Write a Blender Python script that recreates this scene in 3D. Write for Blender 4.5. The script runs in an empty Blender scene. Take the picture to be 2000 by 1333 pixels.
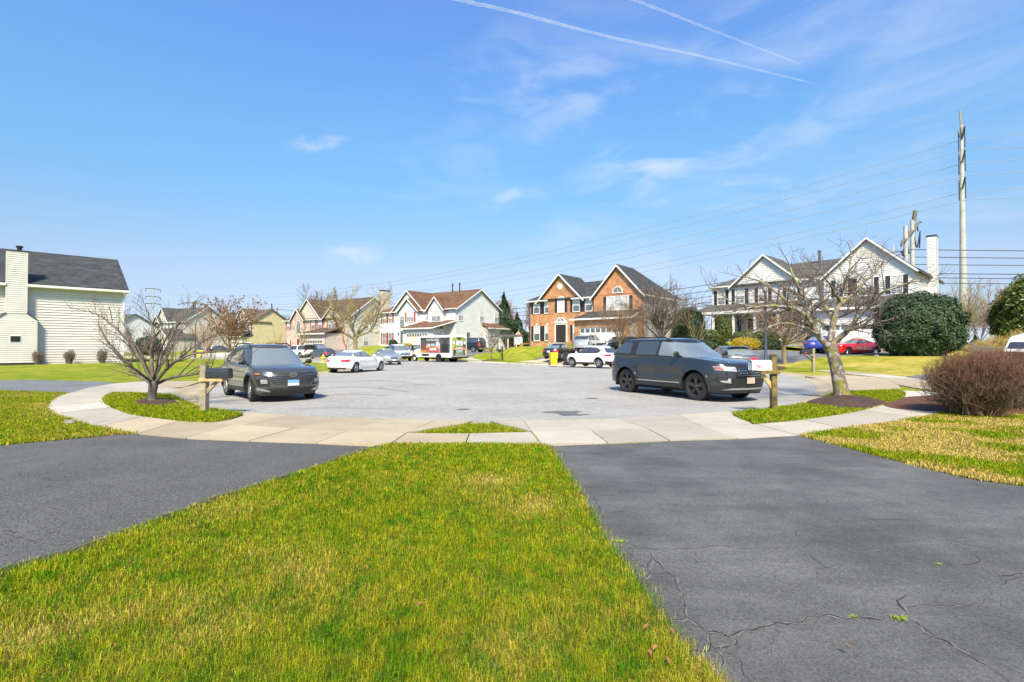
import bpy, math, random
from mathutils import Vector, Matrix
from mathutils.geometry import delaunay_2d_cdt
import numpy as np
random.seed(7)
rng = np.random.default_rng(7)
PI = math.pi
S = bpy.context.scene
COL = S.collection
# ------------------------------------------------------------------ camera
CAM_H = 1.55
TILT = math.atan(13.5 / 1000.0)
cam = bpy.data.cameras.new('camera')
cam.lens = 18.0
cam.sensor_width = 36.0
cam.clip_start = 0.05
cam.clip_end = 60000.0
cam_o = bpy.data.objects.new('camera', cam)
COL.objects.link(cam_o)
cam_o.location = (0, 0, CAM_H)
cam_o.rotation_euler = (PI / 2 + TILT, 0, 0)
S.camera = cam_o
# ------------------------------------------------------------------ light
SUN_AZ = math.radians(-178)     # clockwise from +Y; the sun stands behind the camera, a little to the left
SUN_EL = math.radians(48)
sun_dir = Vector((math.sin(SUN_AZ) * math.cos(SUN_EL), math.cos(SUN_AZ) * math.cos(SUN_EL), math.sin(SUN_EL)))
sl = bpy.data.lights.new('sun', 'SUN')
sl.energy = 3.8
sl.angle = math.radians(9.0)
sl.color = (1.0, 0.88, 0.63)
so = bpy.data.objects.new('sun', sl)
COL.objects.link(so)
so.rotation_euler = sun_dir.to_track_quat('Z', 'Y').to_euler()
S.view_settings.view_transform = 'Standard'
S.view_settings.look = 'None'
S.view_settings.exposure = 1.2
S.view_settings.gamma = 1.0
S.view_settings.use_curve_mapping = False
W = bpy.data.worlds.new('World')
S.world = W
W.use_nodes = True
nt = W.node_tree
nt.nodes.clear()
class NT:
 """small wrapper that makes node graphs short to write"""
 def __init__(s, t):
  s.t = t
 def n(s, typ, **kw):
  nd = s.t.nodes.new(typ)
  for k, v in kw.items():
   setattr(nd, k, v)
  return nd
 def link(s, a, b):
  s.t.links.new(a, b)
 def put(s, sock, v):
  if hasattr(v, 'links') or isinstance(v, bpy.types.NodeSocket):
   s.link(v, sock)
  elif isinstance(v, (tuple, list)):
   if len(v) == 3 and sock.type == 'RGBA':
    v = (*v, 1)
   sock.default_value = v
  else:
   sock.default_value = v
 def math(s, op, a, b=0.0, c=None, clamp=False):
  m = s.n('ShaderNodeMath', operation=op, use_clamp=clamp)
  s.put(m.inputs[0], a)
  s.put(m.inputs[1], b)
  if c is not None:
   s.put(m.inputs[2], c)
  return m.outputs[0]
 def vmath(s, op, a, b=None, scale=None):
  m = s.n('ShaderNodeVectorMath', operation=op)
  s.put(m.inputs[0], a)
  if b is not None:
   s.put(m.inputs[1], b)
  if scale is not None:
   s.put(m.inputs['Scale'], scale)
  return m.outputs['Value'] if op in ('DOT_PRODUCT', 'LENGTH', 'DISTANCE') else m.outputs[0]
 def noise(s, vec, scale, detail=4, rough=0.55, dist=0.0, color=False):
  m = s.n('ShaderNodeTexNoise')
  if vec is not None:
   s.put(m.inputs['Vector'], vec)
  m.inputs['Scale'].default_value = scale
  m.inputs['Detail'].default_value = detail
  m.inputs['Roughness'].default_value = rough
  m.inputs['Distortion'].default_value = dist
  return m.outputs['Color' if color else 'Fac']
 def ramp(s, fac, lo, hi, a=0.0, b=1.0):
  m = s.n('ShaderNodeMapRange')
  m.interpolation_type = 'SMOOTHSTEP'
  s.put(m.inputs[0], fac)
  for i, v in zip((1, 2, 3, 4), (lo, hi, a, b)):
   s.put(m.inputs[i], v)
  return m.outputs[0]
 def mix(s, fac, a, b, mode='MIX'):
  m = s.n('ShaderNodeMix', data_type='RGBA', blend_type=mode)
  s.put(m.inputs[0], fac)
  s.put(m.inputs[6], a)
  s.put(m.inputs[7], b)
  return m.outputs[2]
N = NT(nt)
sky = N.n('ShaderNodeTexSky', sky_type='NISHITA', sun_disc=False)
sky.sun_elevation = SUN_EL
sky.sun_rotation = SUN_AZ
sky.air_density = 1.0
sky.dust_density = 0.6
sky.ozone_density = 2.5
tc = N.n('ShaderNodeTexCoord')
dirv = tc.outputs['Generated']
sep = N.n('ShaderNodeSeparateXYZ')
N.link(dirv, sep.inputs[0])
el = sep.outputs[2]
# clear spring air: paler towards the horizon, deeper overhead than the plain physical sky
crp = N.n('ShaderNodeValToRGB')
TINT = [(.01, .72, .86, 1.26), (.04, .67, .73, 1.0), (.08, .76, .74, .87), (.139, .93, .86, .91), (.206, .90, 1.01, 1.03), (.271, .88, 1.14, 1.2), (.357, .92, 1.30, 1.42), (.471, 1.0, 1.38, 1.68), (.554, 1.03, 1.37, 1.8)]
while len(crp.color_ramp.elements) < len(TINT):
 crp.color_ramp.elements.new(.5)
for e, (p_, r_, g_, b_) in zip(crp.color_ramp.elements, TINT):
 e.position = p_
 e.color = (r_ / 2, g_ / 2, b_ / 2, 1)
N.link(el, crp.inputs[0])
skyc = N.vmath('SCALE', N.mix(1.0, sky.outputs[0], crp.outputs[0], 'MULTIPLY'), scale=2.0)
# thin cirrus: streaky noise in a plane above the ground
comb = N.n('ShaderNodeCombineXYZ')
dz = N.math('MAXIMUM', el, 0.03)
N.link(N.math('DIVIDE', sep.outputs[0], dz), comb.inputs[0])
N.link(N.math('DIVIDE', sep.outputs[1], dz), comb.inputs[1])
mp = N.n('ShaderNodeMapping')
mp.inputs['Rotation'].default_value = (0, math.radians(16), 0)
mp.inputs['Scale'].default_value = (2.2, 1.0, 8.5)
N.link(dirv, mp.inputs[0])
streak = N.noise(mp.outputs[0], 1.5, 7, 0.55, 0.7)
cover = N.noise(dirv, 1.9, 3, 0.5)
warp = N.vmath('ADD', dirv, N.vmath('SCALE', N.vmath('SUBTRACT', N.noise(dirv, 9, 5, .6, color=True), (.5, .5, .5)), scale=.11))
def blob(u, v, w, tilt=14, thin=.55):
 """smooth mask around one sky direction, given as photo column/row"""
 x, y = (u - 1000) / 1000.0, (666.5 - v) / 1000.0
 d = Vector((x, math.cos(TILT) - math.sin(TILT) * y, math.sin(TILT) + math.cos(TILT) * y)).normalized()
 mpb = N.n('ShaderNodeMapping', vector_type='TEXTURE')
 mpb.inputs['Location'].default_value = tuple(d)
 mpb.inputs['Rotation'].default_value = (0, -math.radians(tilt), 0)
 mpb.inputs['Scale'].default_value = (w * 1.45, w * 1.2, w * thin)
 N.link(warp, mpb.inputs[0])
 return N.ramp(N.vmath('LENGTH', mpb.outputs[0]), 1.0, 0.0)
soft = N.math('MULTIPLY', N.ramp(streak, 0.44, 0.75), N.ramp(cover, 0.36, 0.62))
right = N.ramp(sep.outputs[0], -0.1, 0.45, 0.05, 1.0)
cl = N.math('MULTIPLY', N.math('MULTIPLY', soft, right), 0.5)
mp2 = N.n('ShaderNodeMapping')
mp2.inputs['Rotation'].default_value = (0, math.radians(24), 0)
mp2.inputs['Scale'].default_value = (1.2, 1.0, 3.6)
N.link(dirv, mp2.inputs[0])
fine = N.noise(mp2.outputs[0], 6.5, 7, 0.52, 0.5)
for u, v, w, k in ((612, 275, .036, 1.0), (650, 280, .03, .7), (1330, 290, .17, .95), (1260, 370, .13, .7), (1470, 358, .09, .9), (1085, 150, .22, .42),
    (1010, 385, .07, .7), (1780, 60, .2, .34), (1600, 240, .14, .4), (1130, 455, .12, .35), (1480, 420, .3, .30), (1330, 520, .25, .35),
    (685, 508, .05, .8), (1900, 360, .3, .3), (1120, 200, .16, .5), (1350, 270, .10, 1.1), (1250, 400, .12, .5), (900, 330, .2, .2)):
 b = N.math('MULTIPLY', blob(u, v, w), N.ramp(N.math('ADD', N.math('MULTIPLY', streak, .35), N.math('MULTIPLY', fine, .65)), 0.42, 0.62))
 cl = N.math('MAXIMUM', cl, N.math('MULTIPLY', b, k))
cl = N.math('MINIMUM', N.math('MULTIPLY', cl, 0.85), 0.9)
skyc = N.mix(cl, skyc, (4.7, 5.3, 6.1))
bg = N.n('ShaderNodeBackground')
N.link(skyc, bg.inputs[0])
bg.inputs[1].default_value = 0.072
wo = N.n('ShaderNodeOutputWorld')
N.link(bg.outputs[0], wo.inputs[0])
# ------------------------------------------------------------------ photo geometry helpers
CT, ST = math.cos(TILT), math.sin(TILT)
def ray(u, v):
 x, y = (u - 1000) / 1000.0, (666.5 - v) / 1000.0
 return (x, CT - ST * y, ST + CT * y)
def G(u, v, z=0.0):
 """point on the level z seen at photo pixel (u, v)"""
 d = ray(u, v)
 t = (z - CAM_H) / d[2]
 return Vector((d[0] * t, d[1] * t, z))
def D(u, v, Y):
 """point at depth Y seen at photo pixel (u, v)"""
 d = ray(u, v)
 t = Y / d[1]
 return Vector((d[0] * t, Y, CAM_H + d[2] * t))
# ------------------------------------------------------------------ mesh helpers
class MB:
 def __init__(s):
  s.v, s.f, s.m = [], [], []
 def add(s, vs, fs, mi=0):
  o = len(s.v)
  s.v.extend([tuple(p) for p in vs])
  s.f.extend([tuple(i + o for i in f) for f in fs])
  s.m.extend([mi] * len(fs))
  return s
 def quad(s, a, b, c, d, mi=0):
  return s.add((a, b, c, d), ((0, 1, 2, 3),), mi)
 def box(s, x0, x1, y0, y1, z0, z1, mi=0):
  vs = [(x, y, z) for z in (z0, z1) for y in (y0, y1) for x in (x0, x1)]
  return s.add(vs, ((0, 2, 3, 1), (4, 5, 7, 6), (0, 1, 5, 4), (2, 6, 7, 3), (0, 4, 6, 2), (1, 3, 7, 5)), mi)
 def beam(s, p, q, w, h, mi=0, up=(0, 0, 1)):
  p, q = Vector(p), Vector(q)
  d = (q - p).normalized()
  sd = d.cross(Vector(up))
  if sd.length < 1e-4:
   sd = Vector((1, 0, 0))
  sd.normalize()
  u = sd.cross(d).normalized()
  a, b = sd * w / 2, u * h / 2
  vs = [p - a - b, p + a - b, p + a + b, p - a + b, q - a - b, q + a - b, q + a + b, q - a + b]
  return s.add(vs, ((0, 1, 2, 3), (7, 6, 5, 4), (0, 4, 5, 1), (1, 5, 6, 2), (2, 6, 7, 3), (3, 7, 4, 0)), mi)
 def prism(s, top, vec, mi=0):
  """closed solid from a planar polygon swept by vec"""
  n = len(top)
  v = Vector(vec)
  vs = [Vector(p) for p in top] + [Vector(p) + v for p in top]
  fs = [tuple(range(n)), tuple(range(2 * n - 1, n - 1, -1))]
  fs += [(i, i + n, (i + 1) % n + n, (i + 1) % n) for i in range(n)]
  return s.add(vs, fs, mi)
 def tube(s, pts, rad, n=6, mi=0, cap=True):
  P = [Vector(p) for p in pts]
  if not hasattr(rad, '__len__'):
   rad = [rad] * len(P)
  o = len(s.v)
  ref = Vector((0, 0, 1)) if abs((P[-1] - P[0]).normalized().z) < .9 else Vector((1, 0, 0))
  for i, p in enumerate(P):
   d = (P[min(i + 1, len(P) - 1)] - P[max(i - 1, 0)])
   if d.length < 1e-7:
    d = Vector((0, 0, 1))
   d.normalize()
   a = d.cross(ref)
   if a.length < 1e-3:
    a = d.cross(Vector((0, 1, 0)))
   a.normalize()
   b = d.cross(a)
   for k in range(n):
    t = 2 * PI * k / n
    s.v.append(tuple(p + (a * math.cos(t) + b * math.sin(t)) * rad[i]))
  for i in range(len(P) - 1):
   for k in range(n):
    k2 = (k + 1) % n
    s.f.append((o + i * n + k, o + i * n + k2, o + (i + 1) * n + k2, o + (i + 1) * n + k))
    s.m.append(mi)
  if cap and n > 2:
   s.f.append(tuple(o + k for k in range(n - 1, -1, -1)))
   s.m.append(mi)
   s.f.append(tuple(o + (len(P) - 1) * n + k for k in range(n)))
   s.m.append(mi)
  return s
 def lathe(s, prof, n=24, axis='y', c=(0, 0, 0), mi=0, closed=False):
  """prof: (axial, radius)"""
  o = len(s.v)
  for a, r in prof:
   for k in range(n):
    t = 2 * PI * k / n
    p = {'y': (r * math.cos(t), a, r * math.sin(t)), 'z': (r * math.cos(t), r * math.sin(t), a),
     'x': (a, r * math.cos(t), r * math.sin(t))}[axis]
    s.v.append((p[0] + c[0], p[1] + c[1], p[2] + c[2]))
  m = len(prof)
  for i in range(m - 1 + (1 if closed else 0)):
   j = (i + 1) % m
   for k in range(n):
    k2 = (k + 1) % n
    s.f.append((o + i * n + k, o + i * n + k2, o + j * n + k2, o + j * n + k))
    s.m.append(mi)
  return s
 def grid(s, rows, mi=0, closed=False):
  """rows: list of equal-length point lists"""
  o = len(s.v)
  n = len(rows[0])
  for r in rows:
   s.v.extend([tuple(p) for p in r])
  for i in range(len(rows) - 1):
   for k in range(n - (0 if closed else 1)):
    k2 = (k + 1) % n
    s.f.append((o + i * n + k, o + i * n + k2, o + (i + 1) * n + k2, o + (i + 1) * n + k))
    s.m.append(mi)
  return s
 def mesh(s, name, mats, smooth=False, angle=None):
  me = bpy.data.meshes.new(name)
  me.from_pydata(s.v, [], s.f)
  if not isinstance(mats, (list, tuple)):
   mats = [mats]
  for m in mats:
   me.materials.append(m)
  if len(mats) > 1:
   me.polygons.foreach_set('material_index', s.m)
  if smooth:
   me.polygons.foreach_set('use_smooth', [True] * len(me.polygons))
   if angle:
    me.set_sharp_from_angle(angle=math.radians(angle))
  me.update()
  return me
 def build(s, name, mats, parent=None, smooth=False, angle=None, loc=None, rotz=None):
  o = bpy.data.objects.new(name, s.mesh(name, mats, smooth, angle))
  COL.objects.link(o)
  if parent is not None:
   o.parent = parent
  if loc is not None:
   o.location = loc
  if rotz is not None:
   o.rotation_euler = (0, 0, rotz)
  return o
def tag(o, label=None, cat=None, group=None, kind=None):
 if label:
  o['label'] = label
 if cat:
  o['category'] = cat
 if group:
  o['group'] = group
 if kind:
  o['kind'] = kind
 return o
def thing(name, label, cat, loc=(0, 0, 0), rotz=0.0, group=None):
 o = bpy.data.objects.new(name, None)
 o.empty_display_size = 0.2
 COL.objects.link(o)
 o.location = loc
 o.rotation_euler = (0, 0, rotz)
 return tag(o, label, cat, group)
def inst(name, me, parent, loc=(0, 0, 0), rotz=0.0):
 o = bpy.data.objects.new(name, me)
 COL.objects.link(o)
 o.parent = parent
 o.location = loc
 o.rotation_euler = (0, 0, rotz)
 return o
def kids(o):
 return [c for c in COL.objects if c.parent is o]
def copy_tree(o, loc, rotz, label, parent=None):
 c = o.copy()
 COL.objects.link(c)
 c.parent = parent
 if parent is None:
  c.location = loc
  c.rotation_euler = (0, 0, rotz)
  c['label'] = label
 for ch in list(o.children):
  copy_tree(ch, None, None, None, c)
 return c
# ------------------------------------------------------------------ materials
MATS = {}
def mat(name, color, rough=0.6, metal=0.0, var=0.0, vscale=3.0, bump=0.0, bscale=40.0, spec=0.5, coat=0.0, tint=None, dist=0.02,
  world=False, transl=0.0):
 m = bpy.data.materials.new(name)
 m.use_nodes = True
 t = NT(m.node_tree)
 b = m.node_tree.nodes['Principled BSDF']
 b.inputs['Roughness'].default_value = rough
 b.inputs['Metallic'].default_value = metal
 b.inputs['Specular IOR Level'].default_value = spec
 b.inputs['Coat Weight'].default_value = coat
 b.inputs['Coat Roughness'].default_value = 0.04
 vec = None
 if var or bump or tint:
  if world:
   vec = t.n('ShaderNodeNewGeometry').outputs['Position']
  else:
   vec = t.n('ShaderNodeTexCoord').outputs['Object']
 c = (*color, 1)
 if var or tint:
  dark = tuple(x * (1 - var) for x in color)
  lite = tint if tint else tuple(min(1, x * (1 + var)) for x in color)
  f = t.ramp(t.noise(vec, vscale, 5, 0.6), 0.3, 0.7)
  c = t.mix(f, dark, lite)
  t.link(c, b.inputs['Base Color'])
 else:
  b.inputs['Base Color'].default_value = c
 if bump:
  bn = t.n('ShaderNodeBump')
  bn.inputs['Strength'].default_value = bump
  bn.inputs['Distance'].default_value = dist
  t.link(t.noise(vec, bscale, 4, 0.65), bn.inputs['Height'])
  t.link(bn.outputs[0], b.inputs['Normal'])
 MATS[name] = m
 return m
def M(n):
 return MATS[n]
mat('white trim', (.66, .66, .66), .5, var=.05, vscale=2)
mat('white siding', (.61, .615, .62), .5, var=.06, vscale=.9)
mat('cream siding', (.535, .52, .495), .5, var=.05, vscale=.8)
mat('yellow siding', (.58, .50, .30), .5, var=.05, vscale=.8)
mat('beige siding', (.50, .44, .38), .5, var=.05, vscale=.8)
mat('black shutter', (.028, .026, .034), .45)
mat('red shutter', (.34, .045, .05), .45, var=.12)
mat('grey shutter', (.09, .10, .11), .45)
mat('dark door', (.035, .025, .022), .35, var=.2, vscale=6)
mat('red door', (.22, .03, .03), .4)
mat('garage white', (.72, .72, .71), .45, var=.04)
mat('garage cream', (.63, .57, .47), .45, var=.04)
mat('soil', (.16, .11, .06), .95, var=.35, vscale=5, bump=.5)
mat('black metal', (.018, .018, .02), .4, metal=.2)
mat('pole steel', (.40, .40, .39), .5, var=.12, vscale=1.0)
mat('pole arm', (.13, .12, .09), .6, var=.2, vscale=1)
mat('wire', (.11, .11, .125), .5, metal=.4)
mat('wire thin', (.30, .33, .38), .5)
mat('black rubber', (.016, .016, .017), .75, bump=.2, bscale=60)
mat('black plastic', (.020, .021, .022), .45, var=.1, vscale=8)
mat('dark trim', (.035, .036, .038), .5)
mat('chrome', (.72, .73, .75), .16, metal=1.0)
mat('silver rim', (.52, .53, .55), .28, metal=.85)
mat('black rim', (.02, .02, .022), .22, coat=.5)
mat('underbody', (.008, .008, .009), .9)
mat('red lamp', (.55, .012, .012), .12, coat=1)
mat('amber lamp', (.75, .20, .02), .15, coat=1)
mat('clear lamp', (.36, .37, .39), .12, coat=1, spec=.8)
mat('plate white', (.72, .72, .70), .4)
mat('wood post', (.30, .245, .17), .8, var=.3, vscale=9, bump=.5, bscale=30)
mat('wood fresh', (.48, .33, .15), .75, var=.25, vscale=9, bump=.4, bscale=30)
mat('wood mossy', (.085, .065, .028), .85, var=.4, vscale=5, bump=.6, bscale=30, tint=(.24, .18, .05))
mat('mailbox black', (.022, .025, .03), .35, coat=.3, var=.15, vscale=12)
mat('mailbox white', (.66, .66, .68), .35, var=.05, vscale=20, coat=.2)
mat('bin yellow', (.80, .62, .012), .4, coat=.15, var=.05)
mat('bin black', (.022, .024, .028), .45)
mat('hydrant yellow', (.75, .52, .02), .4)
mat('rock', (.20, .17, .15), .9, var=.3, vscale=8, bump=.8, bscale=12)
mat('crack', (.026, .024, .022), .95)
mat('crack pale', (.14, .135, .13), .95)
mat('weed', (.20, .27, .02), .7, var=.3, vscale=20)
mat('dead leaf', (.22, .10, .04), .8, var=.3, vscale=20)
mat('lamp glass', (.55, .57, .52), .15, coat=.5)
mat('red ink', (.55, .09, .16), .5)
mat('blue ink', (.03, .06, .22), .5)
mat('black ink', (.015, .015, .018), .5)
def glass_mat(name, color, rough=.05, spec=1.0):
 return mat(name, color, rough, spec=spec, coat=1.0)
glass_mat('house glass', (.10, .115, .13), .08)
glass_mat('blind glass', (.50, .52, .52), .15)
glass_mat('windshield', (.15, .18, .19), .03)
glass_mat('light glass', (.16, .19, .20), .04)
glass_mat('tinted glass', (.045, .047, .05), .05)
def paint(name, c, metal=0.0, rough=.32):
 return mat(name, c, rough, metal=metal, coat=1.0, spec=.5)
paint('paint gunmetal', (.026, .029, .034), .3, .18)
paint('paint grey', (.075, .077, .076), .4, .2)
paint('paint white', (.72, .73, .74))
paint('paint silver', (.42, .46, .50), .6, .32)
paint('paint pewter', (.48, .49, .49), .5, .32)
paint('paint black', (.012, .012, .014))
paint('paint slate', (.10, .12, .15), .5, .3)
paint('paint graphite', (.16, .17, .175), .5, .3)
paint('paint red', (.50, .006, .008), 0, .25)
paint('paint blue', (.02, .05, .34))
paint('paint brown', (.035, .016, .018))
def shingle(name, a, b):
 m = bpy.data.materials.new(name)
 m.use_nodes = True
 t = NT(m.node_tree)
 bs = m.node_tree.nodes['Principled BSDF']
 bs.inputs['Roughness'].default_value = .9
 v = t.n('ShaderNodeTexCoord').outputs['Object']
 sp = t.n('ShaderNodeSeparateXYZ')
 t.link(v, sp.inputs[0])
 cb = t.n('ShaderNodeCombineXYZ')
 t.link(t.math('ADD', sp.outputs[0], sp.outputs[1]), cb.inputs[0])
 t.link(t.math('MULTIPLY', sp.outputs[2], 1.7), cb.inputs[1])
 br = t.n('ShaderNodeTexBrick')
 br.offset = .5
 t.link(cb.outputs[0], br.inputs['Vector'])
 br.inputs['Color1'].default_value = (*a, 1)
 br.inputs['Color2'].default_value = (*b, 1)
 br.inputs['Mortar'].default_value = tuple(x * .45 for x in a) + (1,)
 br.inputs['Scale'].default_value = 1
 br.inputs['Brick Width'].default_value = .5
 br.inputs['Row Height'].default_value = .16
 br.inputs['Mortar Size'].default_value = .012
 br.inputs['Bias'].default_value = 0
 blot = t.ramp(t.noise(v, 1.3, 5, .6), .3, .7, .75, 1.25)
 gr = t.ramp(t.noise(v, 45, 2, .6), .25, .75, .7, 1.3)
 c = t.mix(1, br.outputs[0], t.math('MULTIPLY', blot, gr), 'MULTIPLY')
 t.link(c, bs.inputs['Base Color'])
 bp = t.n('ShaderNodeBump')
 bp.inputs['Strength'].default_value = .5
 bp.inputs['Distance'].default_value = .02
 t.link(br.outputs['Fac'], bp.inputs['Height'])
 bp.invert = True
 t.link(bp.outputs[0], bs.inputs['Normal'])
 MATS[name] = m
 return m
shingle('shingle charcoal', (.030, .034, .038), (.052, .056, .062))
shingle('shingle grey', (.062, .062, .060), (.10, .098, .094))
shingle('shingle brown', (.115, .058, .030), (.165, .085, .046))
shingle('shingle umber', (.075, .045, .028), (.115, .075, .05))
shingle('shingle taupe', (.095, .08, .06), (.14, .12, .09))
def brick(name, a, b, mortar):
 m = bpy.data.materials.new(name)
 m.use_nodes = True
 t = NT(m.node_tree)
 bs = m.node_tree.nodes['Principled BSDF']
 bs.inputs['Roughness'].default_value = .85
 v = t.n('ShaderNodeTexCoord').outputs['Object']
 sp = t.n('ShaderNodeSeparateXYZ')
 t.link(v, sp.inputs[0])
 cb = t.n('ShaderNodeCombineXYZ')
 t.link(t.math('ADD', sp.outputs[0], sp.outputs[1]), cb.inputs[0])
 t.link(sp.outputs[2], cb.inputs[1])
 br = t.n('ShaderNodeTexBrick')
 t.link(cb.outputs[0], br.inputs['Vector'])
 br.inputs['Color1'].default_value = (*a, 1)
 br.inputs['Color2'].default_value = (*b, 1)
 br.inputs['Mortar'].default_value = (*mortar, 1)
 br.inputs['Scale'].default_value = 1
 br.inputs['Brick Width'].default_value = .30
 br.inputs['Row Height'].default_value = .10
 br.inputs['Mortar Size'].default_value = .011
 br.inputs['Bias'].default_value = -.1
 c = t.mix(1, br.outputs[0], t.ramp(t.noise(v, 1.1, 5, .6), .3, .7, .78, 1.22), 'MULTIPLY')
 t.link(c, bs.inputs['Base Color'])
 bp = t.n('ShaderNodeBump')
 bp.inputs['Strength'].default_value = .6
 bp.inputs['Distance'].default_value = .015
 bp.invert = True
 t.link(br.outputs['Fac'], bp.inputs['Height'])
 t.link(bp.outputs[0], bs.inputs['Normal'])
 MATS[name] = m
 return m
brick('red brick', (.50, .20, .055), (.33, .125, .055), (.55, .46, .36))
brick('pink brick', (.52, .37, .32), (.42, .28, .25), (.62, .56, .52))
brick('grey brick', (.42, .36, .33), (.34, .28, .25), (.52, .48, .44))
def ground_mat(name, build):
 m = bpy.data.materials.new(name)
 m.use_nodes = True
 t = NT(m.node_tree)
 b = m.node_tree.nodes['Principled BSDF']
 v = t.n('ShaderNodeNewGeometry').outputs['Position']
 build(t, b, v)
 MATS[name] = m
 return m
def bump_into(t, b, h, strength, dist):
 bp = t.n('ShaderNodeBump')
 bp.inputs['Strength'].default_value = strength
 bp.inputs['Distance'].default_value = dist
 t.link(h, bp.inputs['Height'])
 t.link(bp.outputs[0], b.inputs['Normal'])
def road_m(t, b, v):
 b.inputs['Roughness'].default_value = .85
 big = t.ramp(t.noise(v, .35, 5, .6), .3, .7, .88, 1.1)
 grit = t.ramp(t.noise(v, 38, 4, .85), .33, .67, .50, 1.50)
 mid = t.ramp(t.noise(v, 6, 4, .6), .3, .7, .9, 1.1)
 k = t.math('MULTIPLY', t.math('MULTIPLY', big, grit), mid)
 c = t.mix(1, (.292, .285, .275), k, 'MULTIPLY')
 # dark oil spots and old skid arcs
 spots = t.ramp(t.noise(v, .9, 3, .5, .6), .70, .76)
 c = t.mix(t.math('MULTIPLY', spots, .35), c, (.10, .10, .10))
 t.link(c, b.inputs['Base Color'])
 bump_into(t, b, t.noise(v, 60, 3, .7), .7, .012)
def asphalt_new(t, b, v):
 b.inputs['Roughness'].default_value = .8
 b.inputs['Specular IOR Level'].default_value = .35
 grit = t.ramp(t.noise(v, 85, 3, .8), .34, .66, .30, 1.85)
 big = t.ramp(t.noise(v, .7, 5, .6), .3, .7, .85, 1.15)
 c = t.mix(1, (.086, .0855, .0855), t.math('MULTIPLY', grit, big), 'MULTIPLY')
 t.link(c, b.inputs['Base Color'])
 bump_into(t, b, t.noise(v, 85, 3, .75), .9, .010)
def asphalt_old(t, b, v):
 b.inputs['Roughness'].default_value = .75
 b.inputs['Specular IOR Level'].default_value = .3
 grit = t.ramp(t.noise(v, 75, 4, .85), .32, .68, .60, 1.42)
 mp = t.n('ShaderNodeMapping')
 mp.inputs['Rotation'].default_value = (0, 0, math.radians(28))
 mp.inputs['Scale'].default_value = (.35, 1.6, 1)
 t.link(v, mp.inputs[0])
 brush = t.ramp(t.noise(mp.outputs[0], 2.6, 6, .62, .4), .3, .72, .90, 1.13)
 blot = t.ramp(t.noise(v, .9, 7, .68), .32, .68, .76, 1.28)
 c = t.mix(1, (.087, .087, .0885), t.math('MULTIPLY', t.math('MULTIPLY', grit, brush), blot), 'MULTIPLY')
 # hairline crazing in patches
 w = t.vmath('ADD', v, t.vmath('SCALE', t.noise(v, 3, 4, .6, color=True), scale=.35))
 vo = t.n('ShaderNodeTexVoronoi', feature='DISTANCE_TO_EDGE')
 t.link(w, vo.inputs['Vector'])
 vo.inputs['Scale'].default_value = 2.1
 line = t.ramp(vo.outputs[0], .008, .0)
 patch = t.ramp(t.noise(v, .9, 2, .5), .50, .62)
 c = t.mix(t.math('MULTIPLY', t.math('MULTIPLY', line, patch), .6), c, (.025, .025, .025))
 t.link(c, b.inputs['Base Color'])
 bump_into(t, b, t.noise(v, 90, 3, .7), .35, .006)
def concrete_m(base, warm):
 def f(t, b, v):
  b.inputs['Roughness'].default_value = .8
  oi = t.n('ShaderNodeObjectInfo').outputs['Random']
  grit = t.ramp(t.noise(v, 70, 3, .75), .3, .7, .86, 1.14)
  big = t.ramp(t.noise(v, .9, 6, .62), .28, .72)
  stain = t.ramp(t.noise(v, 2.7, 6, .7, .8), .52, .74)
  c = t.mix(big, base, warm)
  c = t.mix(t.math('MULTIPLY', stain, .38), c, (.19, .155, .115))
  k = t.math('MULTIPLY', grit, t.ramp(oi, 0, 1, .90, 1.10))
  c = t.mix(1, c, k, 'MULTIPLY')
  t.link(c, b.inputs['Base Color'])
  bump_into(t, b, t.noise(v, 75, 3, .7), .35, .006)
 return f
ground_mat('road asphalt', road_m)
ground_mat('fresh asphalt', asphalt_new)
ground_mat('old asphalt', asphalt_old)
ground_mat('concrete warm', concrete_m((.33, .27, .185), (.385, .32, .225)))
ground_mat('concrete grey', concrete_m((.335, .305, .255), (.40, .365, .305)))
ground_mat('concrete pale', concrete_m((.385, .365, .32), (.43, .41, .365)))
def grass_ground(t, b, v):
 b.inputs['Roughness'].default_value = .9
 b.inputs['Specular IOR Level'].default_value = .15
 sp = t.n('ShaderNodeSeparateXYZ')
 t.link(v, sp.inputs[0])
 big = t.ramp(t.noise(v, .16, 5, .6), .35, .65)
 mid = t.ramp(t.noise(v, 1.1, 5, .65), .32, .68)
 fine = t.ramp(t.noise(v, 22, 4, .75), .3, .7, .62, 1.40)
 g = t.mix(mid, (.10, .185, .005), (.235, .255, .008))
 y = t.mix(mid, (.27, .25, .02), (.44, .35, .10))
 dry = t.math('MULTIPLY', t.ramp(sp.outputs[0], 8, 22), .75)        # the lots on the right came through winter drier
 f = t.math('MULTIPLY', big, t.math('ADD', dry, .34), clamp=True)
 c = t.mix(f, g, y)
 c = t.mix(1, c, fine, 'MULTIPLY')
 t.link(c, b.inputs['Base Color'])
 bump_into(t, b, t.noise(v, 25, 4, .75), .9, .05)
ground_mat('grass ground', grass_ground)
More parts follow.
